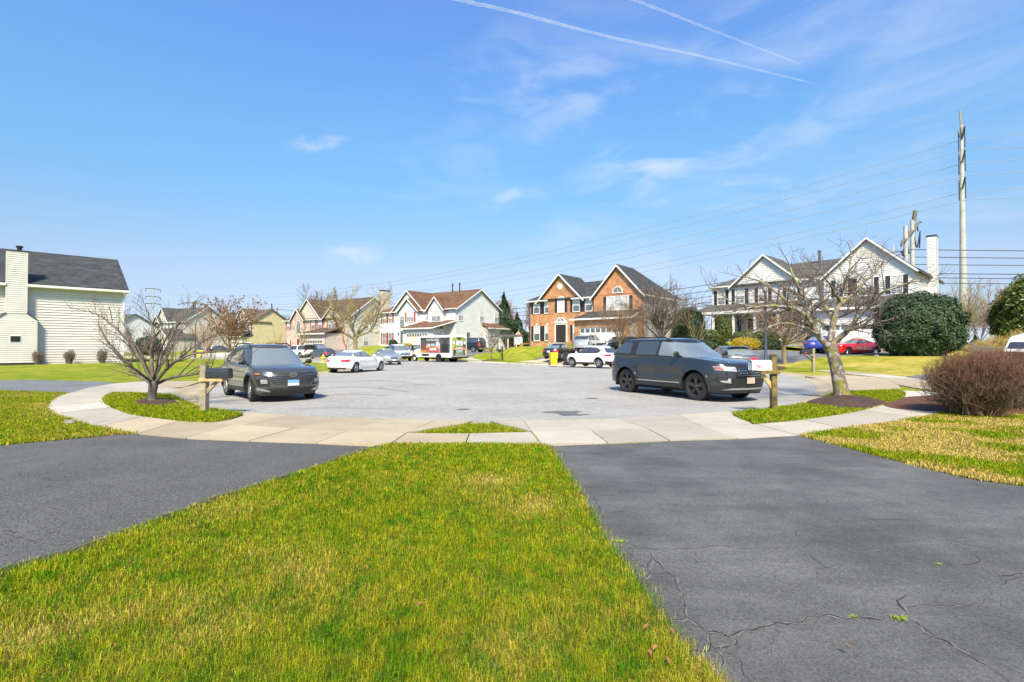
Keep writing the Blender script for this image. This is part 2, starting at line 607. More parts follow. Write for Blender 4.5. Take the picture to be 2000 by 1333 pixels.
def blade_m(t, b, v):
 b.inputs['Roughness'].default_value = .7
 b.inputs['Specular IOR Level'].default_value = .08
 at = t.n('ShaderNodeAttribute', attribute_name='tint').outputs['Fac']
 dr = t.n('ShaderNodeAttribute', attribute_name='dry').outputs['Fac']
 mid = t.ramp(t.noise(v, 1.7, 5, .65), .32, .68)
 small = t.ramp(t.noise(v, 7, 3, .6), .35, .65)
 g = t.mix(mid, (.060, .225, .003), (.22, .345, .006))
 g = t.mix(small, g, (.35, .38, .010))
 y = t.mix(at, (.52, .39, .025), (.74, .58, .24))
 f = t.ramp(t.math('SUBTRACT', t.math('ADD', dr, t.math('MULTIPLY', small, .12)), at), -.05, .05)
 c = t.mix(f, g, y)
 c = t.mix(1, c, t.ramp(t.math('FRACT', t.math('MULTIPLY', at, 7.3)), 0, 1, .40, 1.38), 'MULTIPLY')
 t.link(c, b.inputs['Base Color'])
 # thin blades let some light through
 tr = t.n('ShaderNodeBsdfTranslucent')
 t.link(c, tr.inputs[0])
 ms = t.n('ShaderNodeMixShader')
 ms.inputs[0].default_value = .35
 t.link(b.outputs[0], ms.inputs[1])
 t.link(tr.outputs[0], ms.inputs[2])
 out = [n for n in t.t.nodes if n.type == 'OUTPUT_MATERIAL'][0]
 t.link(ms.outputs[0], out.inputs[0])
ground_mat('grass blade', blade_m)
def mulch_m(t, b, v):
 b.inputs['Roughness'].default_value = .95
 k = t.ramp(t.noise(v, 30, 4, .8), .3, .7, .4, 1.6)
 c = t.mix(t.ramp(t.noise(v, 3, 3, .6), .3, .7), (.055, .028, .022), (.095, .048, .034))
 t.link(t.mix(1, c, k, 'MULTIPLY'), b.inputs['Base Color'])
 bump_into(t, b, t.noise(v, 35, 4, .8), 1.0, .04)
ground_mat('mulch', mulch_m)
def mulch_r(t, b, v):
 mulch_m(t, b, v)
 c = t.mix(t.ramp(t.noise(v, 28, 4, .8), .3, .7), (.06, .024, .014), (.21, .085, .045))
 t.link(c, b.inputs['Base Color'])
ground_mat('red mulch', mulch_r)
def leaf_mat(name, a, b2, tr=.3, rough=.5):
 m = bpy.data.materials.new(name)
 m.use_nodes = True
 t = NT(m.node_tree)
 b = m.node_tree.nodes['Principled BSDF']
 b.inputs['Roughness'].default_value = rough
 at = t.n('ShaderNodeAttribute', attribute_name='tint').outputs['Fac']
 v = t.n('ShaderNodeNewGeometry').outputs['Position']
 c = t.mix(t.ramp(t.math('ADD', t.math('MULTIPLY', at, .6), t.math('MULTIPLY', t.noise(v, 1.6, 4, .6), .5)), .3, .85), a, b2)
 t.link(c, b.inputs['Base Color'])
 trn = t.n('ShaderNodeBsdfTranslucent')
 t.link(c, trn.inputs[0])
 ms = t.n('ShaderNodeMixShader')
 ms.inputs[0].default_value = tr
 t.link(b.outputs[0], ms.inputs[1])
 t.link(trn.outputs[0], ms.inputs[2])
 out = [n for n in t.t.nodes if n.type == 'OUTPUT_MATERIAL'][0]
 t.link(ms.outputs[0], out.inputs[0])
 MATS[name] = m
leaf_mat('leaf holly', (.016, .042, .015), (.055, .10, .038), .1, .6)
leaf_mat('leaf conifer', (.014, .034, .014), (.040, .075, .024), .1)
leaf_mat('leaf yew', (.045, .075, .012), (.12, .16, .02), .2)
leaf_mat('leaf evergreen', (.035, .065, .012), (.17, .19, .022), .2)
leaf_mat('forsythia', (.42, .30, .01), (.62, .47, .015), .3)
leaf_mat('reed', (.30, .21, .08), (.52, .38, .14), .3)
leaf_mat('barberry twig', (.10, .070, .042), (.135, .060, .036), .0, .8)
leaf_mat('barberry base', (.13, .085, .045), (.20, .14, .07), .0, .8)
def bark(name, a, b2, lichen=None):
 def f(t, b, v):
  b.inputs['Roughness'].default_value = .9
  mpg = t.n('ShaderNodeMapping')
  mpg.inputs['Scale'].default_value = (1, 1, .5)
  t.link(v, mpg.inputs[0])
  c = t.mix(t.ramp(t.noise(mpg.outputs[0], 9, 6, .7), .32, .68), a, b2)
  if lichen:
   c = t.mix(t.math('MULTIPLY', t.ramp(t.noise(v, 7, 5, .65, .5), .52, .60), .9), c, lichen[0])
   c = t.mix(t.math('MULTIPLY', t.ramp(t.noise(v, 3.2, 4, .6, .3), .50, .62), .8), c, lichen[1])
  t.link(c, b.inputs['Base Color'])
  bump_into(t, b, t.noise(mpg.outputs[0], 28, 5, .7), 1.0, .03)
 ground_mat(name, f)
bark('bark grey', (.10, .082, .065), (.21, .18, .145))
bark('bark lichen', (.14, .11, .085), (.25, .20, .15), ((.46, .47, .42), (.27, .25, .035)))
bark('bark olive', (.17, .135, .055), (.30, .25, .12))
bark('bark brown', (.23, .115, .04), (.36, .20, .085))
bark('twig grey', (.085, .065, .052), (.17, .135, .11))
bark('twig rust', (.15, .09, .06), (.25, .15, .105))
bark('twig pink', (.20, .13, .12), (.32, .22, .20))
bark('seedhead', (.07, .055, .07), (.14, .11, .12))
# ------------------------------------------------------------------ ground
ZR = 0.0        # road
ZL = 0.10       # walks, verges and near lawns
def xy(pts, z=0.0):
 return [G(u, v, z).xy for u, v in pts]
# asphalt edge of the court, traced clockwise from the near left, then the street running off to the back left
edge_near = xy([(381, 772.5), (386, 783), (395.5, 790), (430, 801), (472, 809.5), (535, 815), (595, 819), (700, 823), (850, 826), (1000, 826.5), (1200, 823),
    (1300, 817), (1430, 808), (1505, 798), (1566, 785), (1584, 775), (1592, 766), (1594, 756), (1580, 744), (1545, 735), (1510, 730), (1400, 724.5),
    (1300, 720), (1200, 717), (1100, 715.5), (1060, 714.5), (1000, 711.5), (940, 708.7)])
far_kerb = [Vector(p) for p in ((-9.5, 62.5), (-19, 71), (-30, 78), (-45, 84.5), (-70, 90), (-130, 97), (-260, 110))]
near_kerb = [Vector(p) for p in ((-260, 100), (-130, 88), (-70, 81), (-45, 74.5), (-30, 67), (-21.5, 59), (-15.5, 51.5), (-12.2, 46), (-11.3, 42.5))]
left_edge = xy([(690, 724.5), (616, 733.5), (520, 741), (460, 748), (424, 755), (393, 763)])
def smooth(pts, it=2, closed=True):
 pts = [Vector(p) for p in pts]
 for _ in range(it):
  q = []
  n = len(pts)
  for i in range(n if closed else n - 1):
   a, b = pts[i], pts[(i + 1) % n]
   q += [a * .75 + b * .25, a * .25 + b * .75]
  if not closed:
   q = [pts[0]] + q + [pts[-1]]
  pts = q
 return pts
ROAD = smooth(edge_near + far_kerb + near_kerb + left_edge, 2)
RA = np.array([(p.x, p.y) for p in ROAD])
def sdist(P):
 """signed distance to the road outline, negative on the road"""
 P = np.atleast_2d(P).astype(float)
 A = RA
 B = np.roll(RA, -1, 0)
 d = np.full(len(P), 1e9)
 inside = np.zeros(len(P), bool)
 for a, b in zip(A, B):
  ab = b - a
  t = np.clip(((P - a) @ ab) / max(1e-9, ab @ ab), 0, 1)
  d = np.minimum(d, np.hypot(*(P - (a + t[:, None] * ab)).T))
  c = ((a[1] > P[:, 1]) != (b[1] > P[:, 1]))
  with np.errstate(divide='ignore', invalid='ignore'):
   xc = (b[0] - a[0]) * (P[:, 1] - a[1]) / (b[1] - a[1]) + a[0]
  inside ^= c & (P[:, 0] < xc)
 return np.where(inside, -d, d)
# heights of the lots, read off the house bases
CTRL = [(-30.4, 40, .42), (-37, 33, .36), (-45, 28, .4), (-44, 52, .5), (2.2, 64, 1.75), (14.1, 54.2, 2.1), (8, 59, 1.95), (22, 63, 2.2), (-8.6, 78.2, 1.9), (-22.9, 88.9, 1.9),
  (-5, 68, .95), (-12, 67, .7), (27.6, 42.5, .93), (30.6, 43.1, 1.08), (23.5, 60, 2.4), (36.4, 46, 2.0), (22, 47, 1.35), (30.5, 38.5, .95), (34, 30, .55), (38, 37, .8), (45, 45, .8), (41, 44, .7), (48, 49, .95),
  (-47, 106, 1.2), (-30, 94, 1.2), (-62, 108, 1.0), (4.4, 50, .55), (8, 56, 1.2), (10, 51.5, 1.0), (-32, 84, .35), (-59, 105, .5),
  (60, 60, 1.6), (92, 105, 2.0), (0, 130, 3), (60, 160, 3), (-60, 170, 2), (-150, 170, 2), (0, 300, 4), (200, 300, 4), (-300, 380, 3), (-120, 60, .5), (-60, 30, .3), (200, 50, 2),
  (-25, 10, .10), (-15, 5, .10), (0, 0, .06), (10, 4, .08), (18, 8, .12), (25, 15, .2), (0, -20, .1), (-40, -10, .2), (40, -10, .2), (-200, -100, .3), (200, -100, .3), (-60, 5, .2), (60, 10, .4)]
CT_A = np.array(CTRL)
ZP = []
for i in range(0, len(ROAD), 3):
 a, b = ROAD[i - 1], ROAD[(i + 1) % len(ROAD)]
 t = (b - a).normalized()
 nrm = Vector((t.y, -t.x))
 p = ROAD[i] + nrm * 2.4
 if sdist([p])[0] < 0:
  p = ROAD[i] - nrm * 2.4
 ZP.append((p.x, p.y, .06))
CT_A = np.vstack([CT_A, np.array(ZP)])
def terrain(P):
 P = np.atleast_2d(P).astype(float)
 out = np.zeros(len(P))
 for k in range(0, len(P), 20000):
  q = P[k:k + 20000]
  d2 = ((q[:, None, :] - CT_A[None, :, :2]) ** 2).sum(2) + .6
  w = d2 ** -1.6
  out[k:k + 20000] = (w * CT_A[None, :, 2]).sum(1) / w.sum(1)
 sd = sdist(P)
 t = np.clip((sd - .15) / .5, 0, 1)
 t = t * t * (3 - 2 * t)
 t = np.where((P[:, 1] < 15.5) & (np.abs(P[:, 0]) < 16), 0, t)
 return -.07 + (np.maximum(out, .06) + .07) * t
def TZ(x, y):
 return float(terrain([(x, y)])[0])
def axis(a, b, step, far):
 m = list(np.arange(a, b + .001, step))
 lo, hi = [], []
 x, s = a, step
 while x > -far:
  s *= 1.22
  x -= s
  lo.append(x)
 x, s = b, step
 while x < far:
  s *= 1.22
  x += s
  hi.append(x)
 return np.array(lo[::-1] + m + hi)
gx, gy = axis(-42, 42, .55, 9000), axis(0, 76, .55, 9000)
XX, YY = np.meshgrid(gx, gy)
ZZ = terrain(np.c_[XX.ravel(), YY.ravel()])
far_d = np.hypot(XX.ravel(), YY.ravel())
ZZ = np.where(far_d > 500, 2.0, ZZ)
nx, ny = len(gx), len(gy)
idx = np.arange(nx * ny).reshape(ny, nx)
F4 = np.stack([idx[:-1, :-1], idx[:-1, 1:], idx[1:, 1:], idx[1:, :-1]], -1).reshape(-1, 4)
me = bpy.data.meshes.new('ground')
me.from_pydata(np.c_[XX.ravel(), YY.ravel(), ZZ].tolist(), [], F4.tolist())
me.materials.append(M('grass ground'))
me.polygons.foreach_set('use_smooth', [True] * len(me.polygons))
go = bpy.data.objects.new('ground', me)
COL.objects.link(go)
tag(go, kind='structure')
def inpoly(poly, P):
 P = np.atleast_2d(P)
 ins = np.zeros(len(P), bool)
 A = np.array([(p[0], p[1]) for p in poly])
 B = np.roll(A, -1, 0)
 for a, b in zip(A, B):
  c = ((a[1] > P[:, 1]) != (b[1] > P[:, 1]))
  with np.errstate(divide='ignore', invalid='ignore'):
   xc = (b[0] - a[0]) * (P[:, 1] - a[1]) / (b[1] - a[1]) + a[0]
  ins ^= c & (P[:, 0] < xc)
 return ins
def sheet(poly, zf, cell=None, thick=.15, mb=None):
 """triangulated slab over a 2D outline; zf(xy array) -> heights"""
 mb = mb or MB()
 poly = [Vector((p[0], p[1])) for p in poly]
 n = len(poly)
 pts = list(poly)
 if cell:
  A = np.array([(p.x, p.y) for p in poly])
  X, Y = np.meshgrid(np.arange(A[:, 0].min(), A[:, 0].max(), cell), np.arange(A[:, 1].min(), A[:, 1].max(), cell))
  q = np.c_[X.ravel(), Y.ravel()]
  q = q[inpoly(poly, q)]
  pts += [Vector(map(float, p)) for p in q]
 vs, es, fs, *_ = delaunay_2d_cdt(pts, [(i, (i + 1) % n) for i in range(n)], [list(range(n))], 1, 1e-4)
 Z = zf(np.array([(p.x, p.y) for p in vs]))
 mb.add([(p.x, p.y, z) for p, z in zip(vs, Z)], [tuple(f) for f in fs])
 Zo = zf(np.array([(p.x, p.y) for p in poly]))
 for i in range(n):
  j = (i + 1) % n
  a, b = poly[i], poly[j]
  mb.quad((a.x, a.y, Zo[i] - thick), (b.x, b.y, Zo[j] - thick), (b.x, b.y, Zo[j]), (a.x, a.y, Zo[i]))
 return mb
flat = lambda z: (lambda P: np.full(len(P), z))
drape = lambda dz: (lambda P: np.maximum(terrain(P), .02) + dz)
# road: very gently crowned
def road_z(P):
 sd = -sdist(P)
 return ZR + .05 * np.clip(sd / 9, 0, 1) ** 1.2
mb = sheet(ROAD, road_z, 2.0, .02)
tag(mb.build('road', M('road asphalt'), smooth=True), kind='structure')
# ------------------------------------------------------------------ gutter and rolled kerb, cast in lengths
kerb = thing('kerb', None, None)
tag(kerb, kind='structure')
s_road = [0.0]
for i in range(len(ROAD)):
 s_road.append(s_road[-1] + (ROAD[(i + 1) % len(ROAD)] - ROAD[i]).length)
PERI = s_road[-1]
ccw = sum(ROAD[i].x * ROAD[(i + 1) % len(ROAD)].y - ROAD[(i + 1) % len(ROAD)].x * ROAD[i].y for i in range(len(ROAD))) > 0
def road_at(s):
 s %= PERI
 i = int(np.searchsorted(s_road, s, 'right')) - 1
 i = min(i, len(ROAD) - 1)
 a, b = ROAD[i], ROAD[(i + 1) % len(ROAD)]
 t = (s - s_road[i]) / max(1e-6, (b - a).length)
 return a.lerp(b, t)
def road_n(s):
 d = (road_at(s + .6) - road_at(s - .6)).normalized()
 return Vector((d.y, -d.x)) if ccw else Vector((-d.y, d.x))
KP = [(0, .004), (.03, .012), (.30, .02), (.42, .05), (.50, .085), (.56, .10), (.66, .102), (.66, -.1)]
s = 0.0
# the apron in front of the camera is cast flush with the road: no kerb where walk slabs run to the asphalt
while s < PERI - .5:
 L = 3.0
 p = road_at(s + L / 2)
 far = p.y > 75 or p.x < -40
 if far:
  L = 12
 L = min(L, PERI - s)
 mid = road_at(s + L / 2)
 apron = (mid.y < 14.6 and -6.2 < mid.x < 5.4)
 if not apron:
  rows = []
  m = 5
  for k in range(m + 1):
   q = s + .012 + (L - .024) * k / m
   a, nn = road_at(q), road_n(q)
   rows.append([(a.x + nn.x * d, a.y + nn.y * d, z) for d, z in KP])
  kb = MB().grid(rows)
  for r in (rows[0], rows[-1]):
   kb.add(r + [(r[0][0], r[0][1], -.1)], [tuple(range(len(r) + 1))])
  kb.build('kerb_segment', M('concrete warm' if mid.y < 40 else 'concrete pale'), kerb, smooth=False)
 s += L
# ------------------------------------------------------------------ concrete walks and driveway aprons
walk = thing('sidewalk', None, None)
tag(walk, kind='structure')
def resample(pts, n):
 pts = [Vector(p) for p in pts]
 L = [0]
 for a, b in zip(pts, pts[1:]):
  L.append(L[-1] + (b - a).length)
 out = []
 for k in range(n + 1):
  t = L[-1] * k / n
  i = min(max(int(np.searchsorted(L, t, 'right')) - 1, 0), len(pts) - 2)
  out.append(pts[i].lerp(pts[i + 1], (t - L[i]) / max(1e-6, L[i + 1] - L[i])))
 return out
def slabs(outer, inner, n, mats, z=ZL, zf=None, gap=.012, sub=4, zi=None, name='concrete_slab', parent=None):
 """row of slabs between two edges; zi = height along the inner edge"""
 if zi is not None:      # aprons lap a little over the asphalt edge
  inner = [Vector((p[0], p[1] + .14)) for p in inner]
 O, I = resample(outer, n * sub), resample(inner, n * sub)
 for k in range(n):
  o_, i_ = O[k * sub:(k + 1) * sub + 1], I[k * sub:(k + 1) * sub + 1]
  jit = random.uniform(-.003, .003)
  c = sum((p for p in o_ + i_), Vector((0, 0))) / (2 * sub + 2)
  def sh(p):
   d = p - c
   return c + d * (1 - gap / max(.2, d.length))
  mats_k = mats[k % len(mats)] if isinstance(mats, (list, tuple)) else mats
  top = []
  for p, zz in [(p, z) for p in o_] + [(p, z if zi is None else zi) for p in reversed(i_)]:
   p = sh(p)
   h = zz + jit if zf is None else float(zf(np.array([(p.x, p.y)]))[0]) + jit
   top.append(Vector((p.x, p.y, h)))
  m = len(top)
  b = MB()
  for q in range(sub):
   b.quad(top[q], top[q + 1], top[m - 2 - q], top[m - 1 - q])
  for q in range(m):
   a1, a2 = top[q], top[(q + 1) % m]
   b.quad(a1, a2, a2 - Vector((0, 0, .12)), a1 - Vector((0, 0, .12)))
  b.build(name, M(mats_k), parent or walk)
cw, cg, cp = 'concrete warm', 'concrete grey', 'concrete pale'
X = lambda pts: xy(pts, ZL)
# left of the big tree verge: the curved walk
o1 = X([(135, 767.5), (111, 775), (97, 786), (92, 796)])
i1 = X([(222, 766), (207, 772), (202, 778), (202, 785)])
slabs(o1, i1, 2, [cg, cg])
slabs(X([(92, 796), (96, 801), (105, 808)]), X([(202, 785), (207, 790), (218, 796)]), 1, cp)
slabs(X([(105, 808), (135, 818.5), (180, 832), (228, 841), (270, 847)]), X([(218, 796), (255, 809.5), (280, 813.6), (328, 819.6), (350, 822)]), 3, [cg, cg, cw], sub=3)
slabs(X([(270, 847), (375, 857), (486, 861)]), X([(350, 822), (414, 826.5), (574, 836.8)]), 2, [cw, cw])
slabs(X([(486, 861), (600, 865.5), (763, 866)]), X([(574, 836.8), (700, 842.5), (795, 845.4)]), 2, [cw, cw])
# left apron between walk and road
slabs(X([(376, 825), (414.5, 827), (574, 836.8)]), xy([(474, 806.3), (595, 815), (665, 818.2)], .012), 2, [cw, cw], zi=.012)
slabs(X([(574, 836.8), (700, 842.5), (795, 845.4)]), xy([(665, 818.2), (760, 820.5), (849, 822.6)], .012), 2, [cw, cw], zi=.012)
# walk in front of the centre lawn
slabs(X([(763, 866), (905, 865.5), (1056, 866.5)]), X([(795, 845.6), (917, 846.5), (1038, 843.5)]), 2, [cw, cg])
# kerb pad strip in front of the little grass triangle
slabs(X([(795, 845.4), (857, 834), (900, 829)]), xy([(849, 822.6), (880, 823), (925, 823.3)], .012), 1, cw, zi=.012)
slabs(X([(975, 828.5), (1000, 833), (1038, 843)]), xy([(955, 823.3), (990, 823.2), (1023, 822.7)], .012), 1, cg, zi=.012)
# right apron and walk
slabs(X([(1056, 867), (1200, 865), (1307, 860)]), X([(1038, 843), (1150, 842), (1264, 837.5)]), 2, [cg, cg])
slabs(X([(1307, 860), (1420, 857), (1559, 850)]), X([(1264, 837.5), (1370, 833), (1476, 828.5)]), 2, [cg, cg])
slabs(X([(1038, 843), (1150, 842), (1264, 837.5)]), xy([(1023, 822.7), (1120, 821.3), (1211, 819.2)], .012), 2, [cg, cg], zi=.012)
slabs(X([(1264, 837.5), (1370, 833), (1470, 828.3)]), xy([(1211, 819.2), (1320, 812.5), (1430, 805)], .012), 2, [cg, cg], zi=.012)
slabs(X([(1559, 850), (1620, 840), (1737.5, 824), (1790, 815.5)]), X([(1476, 828.5), (1545, 822.5), (1615, 814), (1685, 801.5)]), 3, [cg, cg, cg], sub=3)
slabs(X([(1790, 815.5), (1835, 806), (1856, 797), (1858, 788)]), X([(1685, 801.5), (1730, 789), (1752, 784), (1765, 777)]), 2, [cg, cg])
slabs(X([(1858, 788), (1848, 776), (1835, 766)]), X([(1765, 777), (1769, 769), (1763, 763)]), 1, cp)
# wide apron right, between gutter and the neighbour's driveway
oa = X([(1835, 766), (1826, 755), (1818, 745.5), (1795, 740)])
ob = X([(1755, 752), (1740, 745), (1713, 737), (1700, 734.5)])
slabs(oa, ob, 2, [cw, cw])
slabs(X([(1763, 763), (1755, 752), (1740, 745), (1713, 737), (1650, 733.2), (1600, 733.5)]),
 X([(1664, 764), (1640, 757), (1629, 750), (1616, 744.5), (1600, 739), (1572, 735)]), 3, [cw, cw, cw], sub=4)
# walk running on behind the second verge
slabs(X([(1795, 740), (1760, 735.5), (1720, 731), (1650, 724.2), (1583, 716)]), X([(1713, 737), (1690, 734), (1660, 731.5), (1610, 725.5), (1560, 719)]), 4, [cp, cw, cp, cp])
# left neighbour's apron
slabs(X([(135, 767.5), (175, 757), (231, 748.4), (300, 744)]), X([(222, 766.5), (248, 763), (278, 759.5), (318, 756.5)]), 2, [cg, cg])
slabs(X([(222, 766.5), (260, 767), (300, 769), (335, 770)]), X([(278, 759.5), (300, 758), (318, 756.5), (350, 760)]), 1, cg)
slabs(X([(300, 744), (340, 744.4), (393, 745)]), X([(318, 756.5), (335, 757.5), (362, 755.5)]), 1, cw)
# farther walks, following the court and the street
def along(s0, s1, d0, d1, step, mats, zf):
 n = max(1, int(abs(s1 - s0) / step))
 for k in range(n):
  q = [s0 + (s1 - s0) * (k + j / 3) / n for j in range(4)]
  slabs([road_at(a) + road_n(a) * d1 for a in q], [road_at(a) + road_n(a) * d0 for a in q], 1, mats, zf=zf, sub=3, gap=.02)
def s_near(x, y):
 ss = np.linspace(0, PERI, 1500, endpoint=False)
 return float(ss[int(np.argmin([(road_at(a) - Vector((x, y))).length for a in ss]))])
far_z = drape(.045)
sA, sB, sC, sD = s_near(14.8, 36), s_near(3.5, 44), s_near(-3.5, 55), s_near(-60, 88)
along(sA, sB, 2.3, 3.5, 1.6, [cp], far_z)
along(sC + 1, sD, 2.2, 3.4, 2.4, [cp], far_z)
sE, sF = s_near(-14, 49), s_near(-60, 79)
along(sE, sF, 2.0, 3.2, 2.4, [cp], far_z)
# ------------------------------------------------------------------ driveways
drive_r = xy([(1074, 872), (1110, 930), (1137, 972), (1161, 1014), (1195, 1068), (1253, 1143), (1302, 1215), (1352, 1278), (1406, 1323)], .09)
dr = drive_r + [Vector((1.02, .8)), Vector((1.15, -2)), Vector((1.3, -9)), Vector((8.2, -9)), Vector((7.2, -2)), Vector((6.2, 2.6))]
dr += xy([(2000, 948), (1912, 937), (1825, 918), (1720, 891), (1615, 863), (1560, 851), (1430, 858.5), (1307, 861.8), (1200, 867), (1120, 869.5)], .09)
tag(sheet(dr, flat(.088), .8).build('driveway_cracked', M('old asphalt')), kind='structure').name = 'driveway'
dl = xy([(735, 873), (700, 884.5), (560, 933), (420, 975), (297, 1021), (150, 1077), (0, 1119)], .09)
dl += [Vector((-4.2, .6)), Vector((-5.3, -3)), Vector((-6.8, -9)), Vector((-16, -9)), Vector((-12.5, -2)), Vector((-11, 3))]
dl += [Vector((-9.4, 6.0))] + xy([(0, 869), (130, 857.5), (230, 848.5), (275, 849.5), (330, 854.5), (375, 858.5), (500, 863.5), (620, 867.5)], .09)
tag(sheet(dl, flat(.088), .8).build('driveway', M('fresh asphalt')), kind='structure')
# crumbly raised black lip along the left driveway
lip = MB()
L_ = resample(dl[:8] + [Vector((-5.3, -3))], 90)
rows = []
for i, p in enumerate(L_):
 d = (L_[min(i + 1, 90)] - L_[max(i - 1, 0)]).normalized()
 nrm = Vector((d.y, -d.x))
 w = .06 + .03 * random.random()
 rows.append([(p.x + nrm.x * a, p.y + nrm.y * a, .088 + h) for a, h in ((-w, .003), (-w * .5, .022 * random.uniform(.5, 1.2)), (0, .024 * random.uniform(.5, 1.3)), (w * .4, -.05))])
lip.grid(rows)
lp = lip.build('driveway_lip', mat('tar edge', (.026, .027, .032), .8, bump=1, bscale=60, world=True))
tag(lp, kind='structure')
lp.name = 'driveway'
# left neighbour's driveway
d2 = X([(231, 748.4), (192, 744.8), (100, 742.5), (0, 740.3)]) + [Vector((-37, 24)), Vector((-37, 17))] + X([(0, 763.3), (114, 766.8), (135, 767.8), (160, 760.5), (190, 754)])
tag(sheet(d2, flat(.085), 3).build('driveway', mat('asphalt dusty', (.135, .14, .15), .75, var=.18, vscale=1.2, bump=.3, world=True)), kind='structure')
# right neighbour's driveway, behind the dense bare shrubs
d3 = X([(1795, 740), (1772, 736), (1850, 731), (2000, 727)]) + [Vector((60, 36)), Vector((60, 30))] + X([(2000, 742), (1818, 746)])
tag(sheet(d3, drape(.04), 1.2).build('driveway', M('asphalt dusty')), kind='structure')
# driveway of the red car
d4 = [(17.2, 40.6), (19.5, 38.3), (25.5, 40.2), (31.8, 41.4), (35.5, 45.2), (31.5, 50.5), (27, 49.5), (21, 45)]
tag(sheet(d4, drape(.05), .9).build('driveway', M('asphalt dusty')), kind='structure')
# brick house drive: pale apron then asphalt up the rise
d5 = [(.6, 51.2), (2.8, 46.6), (8.8, 43.4), (9.8, 47), (5.2, 50.6)]
tag(sheet(d5, drape(.05), .9).build('driveway_apron', M('concrete warm')), kind='structure')
d6 = [(1.5, 51.2), (5.2, 50.7), (9.8, 47.2), (12.4, 49), (14.5, 53), (8.8, 57.8), (4.5, 56)]
tag(sheet(d6, drape(.045), .9).build('driveway', M('asphalt dusty')), kind='structure')
# white house drive
d7 = [(-11.8, 66.2), (-5.8, 62.6), (-1.8, 68), (-9.6, 76.6), (-15.5, 80.5), (-18, 77)]
tag(sheet(d7, drape(.045), 1.2).build('driveway', M('asphalt dusty')), kind='structure')
d8 = [(-31.5, 80), (-25, 77.3), (-26, 86), (-30, 93.5), (-36.5, 98), (-39, 93)]
tag(sheet(d8, drape(.05), 1.5).build('driveway', M('asphalt dusty')), kind='structure')
d9 = [(-56, 90), (-50, 88), (-50, 104), (-60, 110), (-64, 106)]
tag(sheet(d9, drape(.05), 1.5).build('driveway', M('concrete pale')), kind='structure')
# ------------------------------------------------------------------ near lawns and verges as ground pieces
LAWN = {}
cl_ = X([(735, 873), (763, 866.3), (905, 865.9), (1056, 866.9), (1074, 872)]) + [p.copy() for p in drive_r[1:]] + [Vector((1.02, .8)), Vector((1.15, -2)), Vector((1.3, -9)), Vector((-6.8, -9)), Vector((-5.3, -3)), Vector((-4.2, .6))]
cl_ += [p.copy() for p in reversed(dl[:7])][:-1] + []
LAWN['centre'] = cl_
LAWN['left'] = X([(0, 869), (130, 857.5), (230, 848.3), (270, 847), (228, 841), (180, 832), (135, 818.5), (105, 808), (92, 796), (97, 786), (111, 775), (135, 768), (114, 766.6), (0, 763)]) + \
 [Vector((-26, 15)), Vector((-26, 4)), Vector((-11, 3)), Vector((-9.4, 6.0))]
LAWN['right'] = X([(1559, 850), (1620, 840), (1737.5, 824), (1790, 815.5), (1835, 806), (1856, 797), (1858, 788), (1848, 776), (1835, 766), (1818, 746), (2000, 742)]) + \
 [Vector((34, 20)), Vector((34, 2)), Vector((6.6, .6)), Vector((6.2, 2.6))] + X([(2000, 948), (1912, 937), (1825, 918), (1720, 891), (1615, 863)])
LAWN['verge_left'] = X([(201, 783), (207, 772), (222, 766.6), (258, 767), (300, 769), (335, 770.5), (360, 784), (393, 795), (414.5, 799), (448, 803), (474, 806.3),
      (453, 816), (414.5, 826), (376, 824.8), (328, 819.8), (280, 813.8), (255, 809.7), (222, 796.5), (207, 790)])
LAWN['verge_mid'] = X([(805, 846.5), (857, 834.5), (900, 829.3), (917, 824.5), (960, 824.5), (980, 829.5), (1000, 834), (1036, 844), (917, 846.6)])
LAWN['verge_right'] = X([(1431, 805.5), (1510, 797), (1566, 789), (1597, 780), (1625, 767.5), (1664, 764.2), (1713, 762), (1755, 760.5), (1767, 766), (1765.5, 775.5), (1751.5, 784), (1730.5, 789.3),
      (1685, 801.7), (1615, 814), (1545, 822.7), (1474, 828.2), (1454, 819)])
LZ = {'verge_mid': .07}
for k, p in LAWN.items():
 o = sheet(p, flat(LZ.get(k, ZL) - .012), .6).build('lawn', mat('turf soil ' + k, (.075, .085, .012), .95, var=.4, vscale=3, bump=.5, world=True) if k == 'centre' else M('turf soil centre'))
 tag(o, kind='structure')
# ------------------------------------------------------------------ mulch beds
def mound(poly, h, m, base=ZL, n=None):
 poly = smooth([Vector(p) for p in poly], 2)
 c = sum(poly, Vector((0, 0))) / len(poly)
 rows = []
 for f, hh in ((1.0, -.03), (.97, .02), (.8, .45), (.5, .85), (.2, 1), (.02, 1)):
  rows.append([(c.x + (p.x - c.x) * f, c.y + (p.y - c.y) * f, base + h * hh + (random.uniform(-.012, .012) if f < .97 else 0)) for p in poly])
 return tag(MB().grid(rows, closed=True).build('mulch_bed', M(m), smooth=True), kind='stuff')
mound(X([(258, 786), (275, 780), (298, 778.5), (325, 780), (352, 785), (345, 790), (310, 792.5), (275, 791)]), .07, 'mulch')
mound(X([(1565, 788), (1600, 776), (1645, 771), (1685, 774), (1725, 782), (1735, 788.5), (1690, 799), (1640, 797), (1600, 791)]), .10, 'mulch')
mound([(12.2, 11.0), (9.7, 11.6), (8.9, 12.2), (9.7, 13.6), (12, 15.6), (15.5, 16.5), (16.5, 13), (15, 10.8)], .10, 'red mulch')
bz = float(terrain([(20.5, 38)])[0])
mound([(16.2, 33.4), (18.5, 34.8), (20.3, 37), (20.6, 39.3), (18, 40.4), (16.3, 37.5)], .16, 'mulch', .10)
mound([(-3.9, 56.8), (-2.2, 56.4), (-.8, 57), (-1, 58.2), (-2.8, 58.5)], .16, 'mulch', .10)
